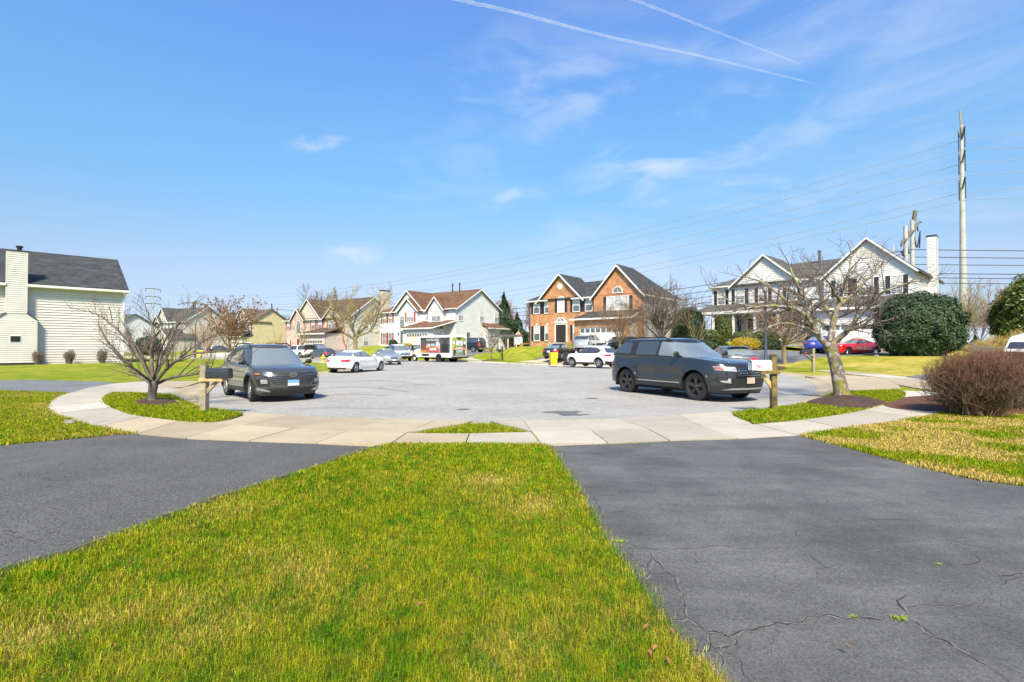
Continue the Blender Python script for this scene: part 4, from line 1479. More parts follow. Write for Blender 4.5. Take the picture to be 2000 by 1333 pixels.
# round louvre with four keys
b = MB()
mp_ = mapper('front', -.14)
ring = lambda r, d: [mp_(4.65 + r * math.cos(2 * PI * k / 24), 7.28 + r * math.sin(2 * PI * k / 24), d) for k in range(24)]
b.grid([ring(.36, 0), ring(.36, .07), ring(.30, .07), ring(.28, .03)], closed=True)
b.add(ring(.28, .03), [tuple(range(24))])
for k in range(4):
 c, s_ = math.cos(PI / 2 * k), math.sin(PI / 2 * k)
 b.add([mp_(4.65 + c * .34 - s_ * .07, 7.28 + s_ * .34 + c * .07, .06), mp_(4.65 + c * .34 + s_ * .07, 7.28 + s_ * .34 - c * .07, .06), mp_(4.65 + c * .52, 7.28 + s_ * .52, .06)], [(0, 1, 2)])
b.build('round_vent', M('white trim'), h.root)
h.door(4.05, 5.5, .62, 2.72, -.14, double=True)
# door pediment: swan-neck scrolls
b = MB()
pts = [(3.85, 2.9), (5.7, 2.9), (5.7, 3.02), (5.45, 3.12), (5.2, 3.42), (4.95, 3.62), (4.9, 3.35), (4.78, 3.18), (4.66, 3.35), (4.6, 3.62), (4.35, 3.42), (4.1, 3.12), (3.85, 3.02)]
b.prism([mp_(x, z, .14) for x, z in pts], Vector((0, .14, 0)))
b.build('pediment', M('white trim'), h.root)
b = MB()
for x in (4.55, 5.02):
 b.lathe([(-.17, 0), (-.17, .12), (-.14, .12)], 12, 'y', (x, -.14, 3.28))
b.build('pediment_scroll', M('dark door'), h.root)
for x in (1.1, 2.75, 6.83):
 h.band('front', 0, x - .1, x + .1, 2.72, 2.95, .06, name='keystone')
 h.band('front', 0, x - .5, x + .5, .68, .76, .05, 'red brick', name='window_sill')
# garage wing
h.wall('front', -2.6, [(8.2, -.7), (8.85, -.7), (8.85, 3.1), (8.2, 3.1)], 'red brick', False, .2)
h.wall('front', -2.6, [(14.05, -.7), (14.75, -.7), (14.75, 3.1), (14.05, 3.1)], 'red brick', False, .2)
h.wall('front', -2.6, [(8.85, 2.2), (14.05, 2.2), (14.05, 3.1), (8.85, 3.1)], 'red brick', False, .2)
h.wall('left', 8.2, [(-2.4, -.7), (0, -.7), (0, 3.1), (-2.4, 3.1)], 'red brick', False, .2)
h.wall('right', 14.75, [(-2.4, -.7), (-.4, -.7), (-.4, 3.1), (-2.4, 3.1)])
h.garage(8.85, 14.05, -.4, 2.15, -2.45)
h.roof([[(7.85, -2.95, 3.15), (15.2, -2.95, 3.15), (15.2, -.45, 4.05), (9.1, -.45, 4.05)], [(7.85, -2.95, 3.15), (9.1, -.45, 4.05), (9.3, 0, 4.05), (7.85, 0, 3.2)]])
MB().box(7.8, 15.2, -3.08, -2.95, 2.98, 3.16).build('gutter', M('white trim'), h.root)
h.rake((15.2, -2.95, 3.02), (15.2, -.45, 3.92))
h.downspout(9.3, 0, .3, 5.6)
MB().box(-.06, .04, -.1, -.01, -.4, 5.6).build('downspout', M('dark trim'), h.root)
# ---- white house with red shutters and brown roof
fr = Frame(-8.6 - .8 * 17.9, 78.2 + .6 * 17.9, -36.87, 1.9)
h = House(fr, 'white sided two storey house with red shutters and brown roof behind the wrapped bus', 'white siding', 'shingle brown', shutter='red shutter')
W_, DP = 17.9, 11.3
h.shell(0, 12.9, 0, DP, -.8, 5.8, skip=('right',))
h.wall('front', 0, [(12.9, -.8), (W_, -.8), (W_, 5.8), (12.9, 5.8)])
h.wall('right', W_, [(0, -1.2), (DP, -1.2), (DP, 5.75), (0, 5.75)])
h.wall('right', W_, [(0, 5.75), (DP, 5.75), (5.66, 9.05)], name='gable_wall')
h.wall('back', DP, [(0, -.8), (W_, -.8), (W_, 5.8), (0, 5.8)])
k = (9.05 - 5.75) / 5.66
h.roof([[(-.4, -.4, 5.62), (W_ + .35, -.4, 5.62), (W_ + .35, 5.66, 9.2), (4.8, 5.66, 9.2)], [(-.4, -.4, 5.62), (4.8, 5.66, 9.2), (-.4, DP + .4, 5.62)],
  [(-.4, DP + .4, 5.62), (W_ + .35, DP + .4, 5.62), (W_ + .35, 5.66, 9.2), (4.8, 5.66, 9.2)]])
h.rake((W_ + .38, -.4, 5.48), (W_ + .38, 5.66, 9.03))
h.rake((W_ + .384, 5.66, 9.03), (W_ + .384, DP + .4, 5.48))
h.gable(3.3, 11.0, -.02, 5.66, 5.75, 9.15)
h.wall('front', -.75, [(5.75, -.8), (10.3, -.8), (10.3, 5.85), (5.75, 5.85)])
h.wall('right', 10.3, [(-.75, -.8), (0, -.8), (0, 5.85), (-.75, 5.85)], thick=.1)
h.wall('left', 5.75, [(-.75, -.8), (0, -.8), (0, 5.85), (-.75, 5.85)], thick=.1)
h.gable(5.75, 10.3, -.75, 3.5, 5.8, 7.75)
h.wall('front', -.6, [(12.5, 2.5), (15.75, 2.5), (15.75, 5.8), (12.5, 5.8)])
h.wall('right', 15.75, [(-.6, 2.5), (0, 2.5), (0, 5.8), (-.6, 5.8)], thick=.1)
h.gable(12.4, 15.9, -.6, 3.2, 5.75, 7.65)
h.eave(0, 5.0, 0, 5.75)
h.eave(10.6, 12.2, 0, 5.75)
h.eave(16.2, W_, 0, 5.75)
for a, b in ((.72, 1.62), (2.35, 3.15)):
 h.window('front', 0, a, b, 3.95, 5.42)
 h.window('front', 0, a, b, .3, 2.12, blind=False)
 h.band('front', 0, a - .3, b + .3, 2.24, 2.40, .07, name='window_header')
h.arch('front', 0, 5.0, .0001, 5, 5.0001) if False else None
h.arch('front', -.75, 6.6, .5, 2.75, 4.35)
h.window('front', -.75, 7.75, 9.35, 3.92, 5.42, panes=2)
h.window('front', -.75, 7.75, 9.35, .35, 2.12, panes=2, grid=(3, 2), shut=False)
h.band('front', -.75, 7.4, 9.7, 2.24, 2.42, .07, name='window_header')
h.door(6.2, 7.0, .5, 2.45, -.75, 'grey shutter')
MB().box(5.68, 5.84, -.95, -.76, 1.75, 2.1).build('wall_lamp', M('black metal'), h.root)
h.window('front', -.6, 13.4, 15.3, 3.85, 5.4, panes=2, shut=False, grid=(3, 2))
h.arch('front', -.6, 14.35, .48, 5.82, 5.85, solid='white trim')
# garage with lean-to roof
h.wall('front', -3.0, [(9.3, -1.0), (15.8, -1.0), (15.8, 2.6), (9.3, 2.6)], 'white siding', True)
h.wall('right', 15.8, [(-3.0, -1.0), (0, -1.0), (0, 2.6), (-3.0, 2.6)])
h.wall('left', 9.3, [(-3.0, -1.0), (0, -1.0), (0, 2.6), (-3.0, 2.6)])
h.garage(10.3, 15.0, -.6, 1.95, -3.06, m='garage cream')
h.roof([[(8.9, -3.4, 2.75), (16.1, -3.4, 2.75), (18.05, -.0, 3.95), (10.9, 0, 3.95)], [(8.9, -3.4, 2.75), (10.9, 0, 3.95), (8.9, 0, 2.8)]])
MB().box(8.85, 16.15, -3.55, -3.4, 2.52, 2.72).build('gutter', M('white trim'), h.root)
h.rake((16.15, -3.4, 2.62), (18.1, 0, 3.82))
for y0, y1, z0, z1 in ((.57, 1.57, 3.93, 5.41), (5.7, 6.6, 4.0, 5.5), (9.45, 10.7, 4.1, 5.4)):
 h.window('right', W_, y0, y1, z0, z1, shut=False, grid=(3, 2))
# side bump-out with its own little roof
h.wall('right', W_ + 1.2, [(6.3, -1.2), (11.9, -1.2), (11.9, 2.95), (6.3, 2.95)])
h.wall('front', 6.3, [(W_, -1.2), (W_ + 1.2, -1.2), (W_ + 1.2, 2.95), (W_, 2.95)])
h.roof([[(W_ + 1.6, 5.9, 2.9), (W_ + 1.6, 12.3, 2.9), (W_, 12.1, 3.75), (W_, 6.2, 3.75)]])
MB().box(W_ + 1.58, W_ + 1.72, 5.9, 12.3, 2.72, 2.9).build('gutter', M('white trim'), h.root)
MB().box(W_ + .03, W_ + .12, 2.5, 3.1, 1.4, 2.1).build('meter_box', M('grey shutter'), h.root)
for x in (12.3, 13.9):
 MB().lathe([(8.8, .11), (10.3, .11), (10.3, .16), (10.42, .16), (10.42, 0)], 10, 'z', (x, 5.2, 0)).build('roof_vent', M('dark trim'), h.root)
# ---- pink brick house with red shutters
fr = Frame(-.443 * 106, 106, -36, 1.3)
h = House(fr, 'pinkish brick house with red shutters, arched window and dark brown roof behind the bare tree', 'cream siding', 'shingle umber', shutter='red shutter', course=.25)
W_, DP = 21.0, 11.5
h.wall('front', 0, [(0, -1), (W_, -1), (W_, 5.85), (0, 5.85)], 'pink brick', False)
h.wall('left', 0, [(0, -1), (DP, -1), (DP, 5.85), (0, 5.85)])
h.wall('right', W_, [(0, -1.5), (DP, -1.5), (DP, 5.85), (0, 5.85)])
h.wall('right', W_, [(0, 5.85), (DP, 5.85), (DP / 2, 10.0)], name='gable_wall')
h.wall('back', DP, [(0, -1), (W_, -1), (W_, 5.85), (0, 5.85)])
hy = DP / 2
h.roof([[(-.4, -.4, 5.75), (W_ + .35, -.4, 5.75), (W_ + .35, hy, 10.1), (5.5, hy, 10.1)], [(-.4, -.4, 5.75), (5.5, hy, 10.1), (-.4, DP + .4, 5.75)],
  [(-.4, DP + .4, 5.75), (W_ + .35, DP + .4, 5.75), (W_ + .35, hy, 10.1), (5.5, hy, 10.1)]])
h.rake((W_ + .38, -.4, 5.6), (W_ + .38, hy, 9.95))
h.rake((W_ + .384, hy, 9.95), (W_ + .384, DP + .4, 5.6))
h.gable(3.6, 12.6, .05, hy, 5.9, 9.9, 'beige siding')
h.wall('front', -.4, [(2.9, -1), (7.3, -1), (7.3, 5.9), (2.9, 5.9)], 'pink brick', False, .4)
h.gable(2.9, 7.3, -.4, 3.5, 5.9, 8.05, 'pink brick', False)
h.gable(13.9, 19.2, -.3, 4.5, 5.9, 8.1, 'beige siding')
h.arch('front', -.4, 5.5, .62, 3.25, 5.1)
for a, b in ((.8, 1.75), (9.4, 10.55), (11.7, 12.8)):
 h.window('front', 0, a, b, 3.95, 5.5)
h.window('front', 0, .8, 1.75, .0, 1.7)
h.window('front', 0, 9.4, 10.55, .0, 1.7)
h.window('front', -.3, 15.5, 17.5, 4.0, 5.4, panes=2)
h.door(5.0, 6.0, .1, 2.1, -.4, 'red door')
h.band('front', -.4, 4.8, 6.2, 2.5, 3.2, .05, 'yellow siding', name='entry_panel')
h.eave(-.1, 2.3, 0, 5.85)
h.eave(8.2, 13.4, 0, 5.85)
h.wall('front', -3.4, [(11, -1.2), (19, -1.2), (19, 2.9), (11, 2.9)], 'pink brick', False)
h.wall('right', 19, [(-3.4, -1.2), (0, -1.2), (0, 2.9), (-3.4, 2.9)], 'beige siding')
h.garage(12, 18.2, -.9, 1.7, -3.42, m='garage cream')
h.roof([[(10.6, -3.8, 2.95), (19.4, -3.8, 2.95), (19.4, 0, 4.1), (12.6, 0, 4.1)], [(10.6, -3.8, 2.95), (12.6, 0, 4.1), (10.6, 0, 3)]])
MB().box(10.6, 19.4, -3.95, -3.8, 2.7, 2.95).build('gutter', M('white trim'), h.root)
b = MB().box(W_, W_ + 1.0, 7.2, 9.0, -1.5, 11.3)
b.build('chimney', M('beige siding'), h.root)
MB().box(W_ - .05, W_ + 1.05, 7.15, 9.05, 11.3, 11.5).build('chimney_cap', M('black metal'), h.root)
for y0 in (3.4, 9.6):
 h.window('right', W_, y0, y0 + 1.0, 3.9, 5.4, shut=False)
 h.window('right', W_, y0, y0 + 1.0, .8, 2.2, shut=False)
# ---- yellow house left of it
fr = Frame(-74.6, 131.0, -34, 1.6)
h = House(fr, 'pale yellow sided house left of the pink brick house', 'yellow siding', 'shingle taupe', shutter='grey shutter', course=.3)
W_, DP = 15, 9.5
h.wall('front', 0, [(0, -1), (W_, -1), (W_, 6.5), (0, 6.5)], 'cream siding')
h.wall('right', W_, [(0, -2), (DP, -2), (DP, 6.5), (0, 6.5)])
h.wall('left', 0, [(0, -1), (DP, -1), (DP, 6.5), (0, 6.5)])
h.roof([[(-.4, -.4, 6.4), (W_ + .4, -.4, 6.4), (W_ + .4, DP / 2, 9.6), (-.4, DP / 2, 9.6)], [(-.4, DP + .4, 6.4), (W_ + .4, DP + .4, 6.4), (W_ + .4, DP / 2, 9.6), (-.4, DP / 2, 9.6)]])
h.wall('right', W_, [(0, 6.5), (DP, 6.5), (DP / 2, 9.5)], name='gable_wall')
h.gable(8.0, 15.0, -.5, DP / 2, 6.4, 9.5, 'cream siding')
h.wall('front', -.5, [(8, 2), (15, 2), (15, 6.45), (8, 6.45)], 'cream siding')
h.gable(1, 6, -.2, DP / 2, 6.4, 8.6, 'cream siding')
for a in (9.1, 11.0, 12.9):
 h.window('front', -.5, a, a + .95, 4.2, 6.0)
for a in (1.6, 4.0):
 h.window('front', -.2, a, a + .95, 4.2, 6.0)
h.wall('front', -2.5, [(4.5, -1.5), (15, -1.5), (15, 2.6), (4.5, 2.6)], 'cream siding')
h.wall('right', 15.003, [(-2.5, -1.5), (0, -1.5), (0, 2.6), (-2.5, 2.6)])
h.garage(6, 9.3, -.9, 1.5, -2.55, cols=4)
h.garage(10.5, 13.8, -.9, 1.5, -2.55, cols=4)
h.roof([[(4.1, -2.9, 2.7), (15.5, -2.9, 2.7), (15.5, -.5, 4.0), (4.1, -.5, 4.0)]], m='shingle charcoal')
MB().box(4.1, 15.5, -3.05, -2.9, 2.5, 2.7).build('gutter', M('white trim'), h.root)
MB().lathe([(8.5, .15), (11.2, .15), (11.2, 0)], 10, 'z', (12.2, 6.5, 0)).build('roof_vent', M('dark trim'), h.root)
# ---- grey roofed house farther left, seen through the low bare tree
fr = Frame(-86.5, 122.0, -30, 1.2)
h = House(fr, 'grey roofed two storey house seen through the low bare tree', 'cream siding', 'shingle grey', shutter='grey shutter', course=.3)
W_, DP = 15.5, 10
h.shell(0, W_, 0, DP, -1.5, 6.3)
h.roof([[(-.4, -.4, 6.2), (W_ + .4, -.4, 6.2), (W_ + .4, DP / 2, 9.9), (4.5, DP / 2, 9.9)], [(-.4, -.4, 6.2), (4.5, DP / 2, 9.9), (-.4, DP + .4, 6.2)],
  [(-.4, DP + .4, 6.2), (W_ + .4, DP + .4, 6.2), (W_ + .4, DP / 2, 9.9), (4.5, DP / 2, 9.9)]])
h.wall('right', W_, [(0, 6.3), (DP, 6.3), (DP / 2, 9.8)], name='gable_wall')
h.rake((W_ + .43, -.4, 6.05), (W_ + .43, DP / 2, 9.75))
h.gable(3.2, 8.6, .05, DP / 2, 6.3, 9.7)
h.gable(2.9, 5.9, -.4, 3, 6.3, 7.9)
for a in (.9, 3.3, 5.1):
 h.window('front', 0 if a != 3.3 else -.02, a, a + .9, 4.1, 5.8)
for a in (9.2, 11.2, 13.2):
 h.window('front', 0, a, a + .95, 4.1, 5.9)
h.roof([[(-1, -2.4, 2.75), (11, -2.4, 2.75), (11, 0, 3.7), (-.2, 0, 3.7)]])
h.eave(7.6, W_, 0, 6.25)
MB().box(-1, 11, -2.52, -2.4, 2.5, 2.75).build('gutter', M('white trim'), h.root)
for x in (-.7, 2.2, 5.1, 8.0, 10.8):
 MB().box(x - .1, x + .1, -2.3, -2.1, -1, 2.6).build('porch_post', M('white trim'), h.root)
h.door(4.4, 5.4, -.2, 1.9, 0, 'red door')
h.wall('front', -4, [(11, -1.5), (W_ + 1.5, -1.5), (W_ + 1.5, 2.6), (11, 2.6)], 'beige siding')
h.wall('right', W_ + 1.5, [(-4, -1.5), (2, -1.5), (2, 2.6), (-4, 2.6)], 'beige siding')
h.gable(11, W_ + 1.5, -4, 2, 2.6, 4.6, 'beige siding')
h.garage(11.8, 16.2, -1.2, 1.4, -4.06, m='garage white')
MB().lathe([(9, .15), (11.2, .15), (11.2, 0)], 10, 'z', (10.5, 4.5, 0)).build('roof_vent', M('dark trim'), h.root)
# ---- far white house just past the corner of the near left house
fr = Frame(-99, 118, -30, .8)
h = House(fr, 'distant plain white house partly hidden by the left clapboard house', 'white siding', 'shingle grey', shutter='grey shutter', course=.3)
h.shell(0, 14, 0, 9, -1, 5.6)
h.roof([[(-.4, -.4, 5.5), (14.4, -.4, 5.5), (14.4, 4.5, 8.4), (-.4, 4.5, 8.4)], [(-.4, 9.4, 5.5), (14.4, 9.4, 5.5), (14.4, 4.5, 8.4), (-.4, 4.5, 8.4)]])
h.wall('right', 14, [(0, 5.6), (9, 5.6), (4.5, 8.3)], name='gable_wall')
for a in (1.5, 5, 8.5, 11.5):
 h.window('front', 0, a, a + 1, 3.6, 5.1)
h.window('right', 14, 2, 3, 3.6, 5.0, shut=False)
h.window('right', 14, 6, 7, 3.6, 5.0, shut=False)
# ---- near left house: long clapboard eave wall with a sided chimney
fr = Frame(-30.4 - .702 * 11, 40 - .712 * 11, math.degrees(math.atan2(.712, .702)), .35)
h = House(fr, 'cream clapboard house with dark roof and boxed chimney at the left edge', 'cream siding', 'shingle charcoal', course=.19)
h.lap = .055
W_ = 11.0
h.wall('front', 0, [(0, -.02), (W_, -.02), (W_, 5.75), (0, 5.75)])
h.band('front', 0, 0, W_, -.35, -.02, .02, 'yellow siding', name='foundation')
h.shell(0, W_, 0, 10, -.35, 5.75, skip=('front',))
e0 = 5.72
h.roof([[(-.4, -.4, e0), (W_ + .3, -.4, e0), (W_ + .3, 5, 8.75), (-.4, 5, 8.75)], [(-.4, 10.4, e0), (W_ + .3, 10.4, e0), (W_ + .3, 5, 8.75), (-.4, 5, 8.75)]], thick=.16)
for xo in (W_,):
 h.wall('right', xo, [(0, 5.75), (10, 5.75), (5, 8.6)], name='gable_wall')
zc = fr.f(27, 628)[1]
zt = 7.9
CM = .47
uw = .53
lw = 1.06
cc = fr.f(10.8, 620, -CM)[0] + uw
zs_ = 3.15
for x0, x1, z0, z1, nm in ((cc - uw, cc + uw, zs_ + .45, zt, 'chimney'), (cc - lw, cc + lw, .18, zs_, 'chimney_base')):
 b = MB()
 d = CM + .004 if nm == 'chimney_base' else CM
 b.box(x0, x1, -d, -.001, z0, z1)
 z = z0
 while z < z1 - .02:
  zz = min(z + .145, z1)
  b.quad((x0 + .06, -d - .035, z), (x1 - .06, -d - .035, z), (x1 - .06, -d - .003, zz), (x0 + .06, -d - .003, zz))
  b.quad((x0 + .06, -d, z), (x1 - .06, -d, z), (x1 - .06, -d - .035, z), (x0 + .06, -d - .035, z))
  b.quad((x1 + .02, -d + .06, z), (x1 + .02, 0, z), (x1 + .003, 0, zz), (x1 + .003, -d + .06, zz))
  z = zz
 for x in (x0, x1):
  b.box(x - (.0 if x == x0 else .06), x + (.06 if x == x0 else .0), -d - .025, -d + .05, z0, z1)
  b.box(x - .024, x + .024, -d - .02, -d + .06, z0, z1)
 b.build(nm, M('cream siding'), h.root)
for g0, g1_ in ((-.4, cc - uw - .002), (cc + uw + .002, W_ + .3)):
 MB().box(g0, g1_, -.56, -.42, 5.5, 5.66).box(g0, g1_, -.42, 0, 5.46, 5.50).build('gutter', M('white trim'), h.root)
b = MB().prism([(cc - lw, -CM, zs_), (cc + lw, -CM, zs_), (cc + uw, -CM, zs_ + .45), (cc - uw, -CM, zs_ + .45)], (0, CM - .001, 0))
b.build('chimney_shoulder', M('cream siding'), h.root)
b = MB()
for sg in (-1, 1):
 b.beam((cc + sg * (lw + .04), -CM / 2 - .03, zs_ + .0), (cc + sg * uw, -CM / 2 - .03, zs_ + .49), CM + .1, .05)
b.build('chimney_flashing', M('shingle charcoal'), h.root)
MB().box(cc - uw - .05, cc + uw + .05, -CM - .06, .2, zt, zt + .07).build('chimney_cap', M('dark trim'), h.root)
MB().lathe([(zt + .07, .13), (zt + .28, .13), (zt + .28, .19), (zt + .40, .19), (zt + .40, 0)], 12, 'z', (cc + .12, -.3, 0)).build('flue', M('black metal'), h.root)
v0, v1 = fr.f(23.5, 663, -CM), fr.f(36, 671, -CM)
MB().box(cc - .28, cc + .22, -CM - .06, -CM - .02, 1.62, 2.02).build('vent', M('black metal'), h.root)
MB().box(cc - .33, cc + .27, -CM - .045, -CM - .015, 1.57, 2.07).build('vent_frame', M('white trim'), h.root)
b = MB().beam((W_ + .12, -.35, 5.45), (W_ + .02, -.08, 5.05), .09, .07).box(W_ - .05, W_ + .05, -.12, -.03, -.2, 5.05)
b.build('downspout', M('white trim'), h.root)
MB().box(W_ - .11, W_ - .002, -.032, -.001, -.02, 5.74).build('corner_board', M('white trim'), h.root)
# ---- right house: white siding over a brick porch, two gables and a tall sided chimney
fr = Frame(23.5, 60, -47.3, 2.6)
h = House(fr, 'large white sided house with grey roof, front porch and tall chimney behind the red car', 'white siding', 'shingle grey')
W_, DP = 19.0, 12.0
h.wall('front', 0, [(0, 2.7), (12.2, 2.7), (12.2, 6.1), (0, 6.1)])
h.wall('front', 0, [(0, -.9), (12.2, -.9), (12.2, 2.7), (0, 2.7)], 'grey brick', False)
h.wall('left', 0, [(0, -.9), (DP, -.9), (DP, 6.1), (0, 6.1)])
h.wall('back', DP, [(0, -.9), (W_, -.9), (W_, 6.1), (0, 6.1)])
h.wall('right', W_, [(-.6, -2.2), (DP, -2.2), (DP, 6.1), (-.6, 6.1)])
h.wall('front', -.6, [(11.8, -2.0), (W_, -2.0), (W_, 6.15), (11.8, 6.15)])
h.wall('left', 11.8, [(-.6, -2.0), (0, -2.0), (0, 6.1), (-.6, 6.1)], thick=.1)
hy = 6.0
h.roof([[(-.4, -.4, 6.0), (13, -.4, 6.0), (15.4, hy, 8.7), (4.6, hy, 8.7)], [(-.4, -.4, 6.0), (4.6, hy, 8.7), (-.4, DP + .4, 6.0)],
  [(-.4, DP + .4, 6.0), (W_ + .35, DP + .4, 6.0), (15.4, hy, 8.7), (4.6, hy, 8.7)], [(W_ + .35, -.6, 6.0), (15.4, hy, 8.7), (W_ + .35, DP + .4, 6.0)]])
h.gable(2.4, 9.4, -.05, 5.6, 6.05, 9.1)
h.gable(11.9, W_, -.6, hy, 6.1, 9.35)
h.eave(-.1, 1.8, 0, 6.05)
h.eave(9.6, 11.4, 0, 6.05)
for a, b in ((.68, 1.5), (2.75, 3.7), (5.3, 6.2), (8.2, 9.1)):
 h.window('front', 0 if a < 2 or a > 9 else 0, a, b, 4.0, 5.55)
for a, b in ((12.9, 13.8), (14.7, 15.9), (17.3, 18.1)):
 h.window('front', -.6, a, b, 3.95, 5.5, grid=(2, 2))
# oval gable vent
b = MB()
mp_ = mapper('front', -.6)
ov = lambda r, d: [mp_(15.4 + .78 * r * math.cos(2 * PI * k / 28), 7.85 + .42 * r * math.sin(2 * PI * k / 28), d) for k in range(28)]
b.grid([ov(1, 0), ov(1, .07), ov(.86, .07), ov(.84, .045)], closed=True)
b.add(ov(.84, .045), [tuple(range(28))])
b.build('oval_vent', M('cream siding'), h.root)
# porch
h.roof([[(-1.3, -2.3, 3.0), (10.6, -2.3, 3.0), (10.6, 0, 3.95), (-.3, 0, 3.95)], [(-1.3, -2.3, 3.0), (-.3, 0, 3.95), (-1.3, 0, 3.05)]])
MB().box(-1.3, 10.6, -2.42, -2.3, 2.72, 3.0).box(-1.2, 10.5, -2.3, -2.1, 2.6, 2.85).build('porch_beam', M('white trim'), h.root)
MB().box(-1.1, 10.6, -2.2, 0, -.9, .1).build('porch_floor', M('concrete grey'), h.root)
for x in (-.9, 1.1, 3.4, 5.7, 8.0, 10.3):
 MB().box(x - .11, x + .11, -2.2, -1.98, .1, 2.6).build('porch_post', M('white trim'), h.root)
for x0, x1 in ((-.8, 1.0), (1.2, 3.3), (5.8, 7.9), (8.1, 10.2)):
 b = MB().box(x0, x1, -2.12, -2.06, .88, .95).box(x0, x1, -2.12, -2.06, .2, .26)
 x = x0 + .1
 while x < x1:
  b.box(x - .015, x + .015, -2.105, -2.075, .26, .88)
  x += .13
 b.build('railing', M('white trim'), h.root)
for a in (.3, 2.0, 6.6, 8.8):
 h.window('front', 0, a, a + .85, .6, 2.3, blind=False)
h.door(4.1, 5.1, .12, 2.2, 0, 'dark door')
# garage
h.wall('front', -3.6, [(11.9, -2.2), (19.6, -2.2), (19.6, 2.6), (11.9, 2.6)])
h.wall('right', 19.6, [(-3.6, -2.2), (-.4, -2.2), (-.4, 2.6), (-3.6, 2.6)])
h.wall('left', 11.9, [(-3.6, -2.2), (-.6, -2.2), (-.6, 2.6), (-3.6, 2.6)])
h.roof([[(11.5, -4.0, 2.65), (20.0, -4.0, 2.65), (20.0, -.6, 3.8), (11.5, -.6, 3.8)]])
MB().box(11.5, 20.0, -4.14, -4.0, 2.45, 2.65).build('gutter', M('white trim'), h.root)
h.garage(12.5, 18.6, -1.55, 1.2, -3.66, cols=4, rows=4)
b = MB()
for x in (13.2, 14.8, 16.3, 17.8):
 for k in range(6):
  t0, t1 = PI * k / 6, PI * (k + 1) / 6
  b.add([(x - .5 * math.cos(t0), -3.72, .72 + .2 * math.sin(t0)), (x - .5 * math.cos(t1), -3.72, .72 + .2 * math.sin(t1)), (x, -3.72, .72)], [(0, 1, 2)])
b.build('fan_light', M('house glass'), h.root)
# chimney
b = MB().box(W_, W_ + .72, 5.4, 6.5, -2.2, 9.75)
z = -2.2
while z < 9.6:
 b.quad((W_ + .05, 5.4 - .035, z), (W_ + .68, 5.4 - .035, z), (W_ + .68, 5.4 - .003, z + .14), (W_ + .05, 5.4 - .003, z + .14))
 b.quad((W_ + .74, 5.45, z), (W_ + .74, 6.45, z), (W_ + .723, 6.45, z + .14), (W_ + .723, 5.45, z + .14))
 z += .14
b.build('chimney', M('white siding'), h.root)
MB().box(W_ - .05, W_ + .77, 5.34, 6.56, 9.75, 9.88).build('chimney_cap', M('paint brown'), h.root)
MB().lathe([(8.2, .13), (9.5, .13), (9.5, .2), (9.65, .2), (9.65, 0)], 12, 'z', (9.8, 5.0, 0)).build('roof_vent', M('grey shutter'), h.root)
MB().box(W_ + .3, W_ + .45, -.7, DP + .4, 5.72, 5.86).build('gutter', M('shingle grey'), h.root)
# ------------------------------------------------------------------ vehicles
def pw(pts):
 """smooth monotone curve through (x, y) points"""
 xs = np.array([p[0] for p in pts], float)
 ys = np.array([p[1] for p in pts], float)
 h = np.diff(xs)
 d = np.diff(ys) / h
 m = np.zeros(len(xs))
 m[0], m[-1] = d[0], d[-1]
 for i in range(1, len(xs) - 1):
  if d[i - 1] * d[i] > 0:
   w1, w2 = 2 * h[i] + h[i - 1], h[i] + 2 * h[i - 1]
   m[i] = (w1 + w2) / (w1 / d[i - 1] + w2 / d[i])
 def f(x):
  if x <= xs[0]:
   return float(ys[0])
  if x >= xs[-1]:
   return float(ys[-1])
  i = int(np.searchsorted(xs, x, 'right')) - 1
  t = (x - xs[i]) / h[i]
  return float((2 * t ** 3 - 3 * t * t + 1) * ys[i] + (t ** 3 - 2 * t * t + t) * h[i] * m[i] + (-2 * t ** 3 + 3 * t * t) * ys[i + 1] + (t ** 3 - t * t) * h[i] * m[i + 1])
 return f
PR, QR = 2.3, 2.7
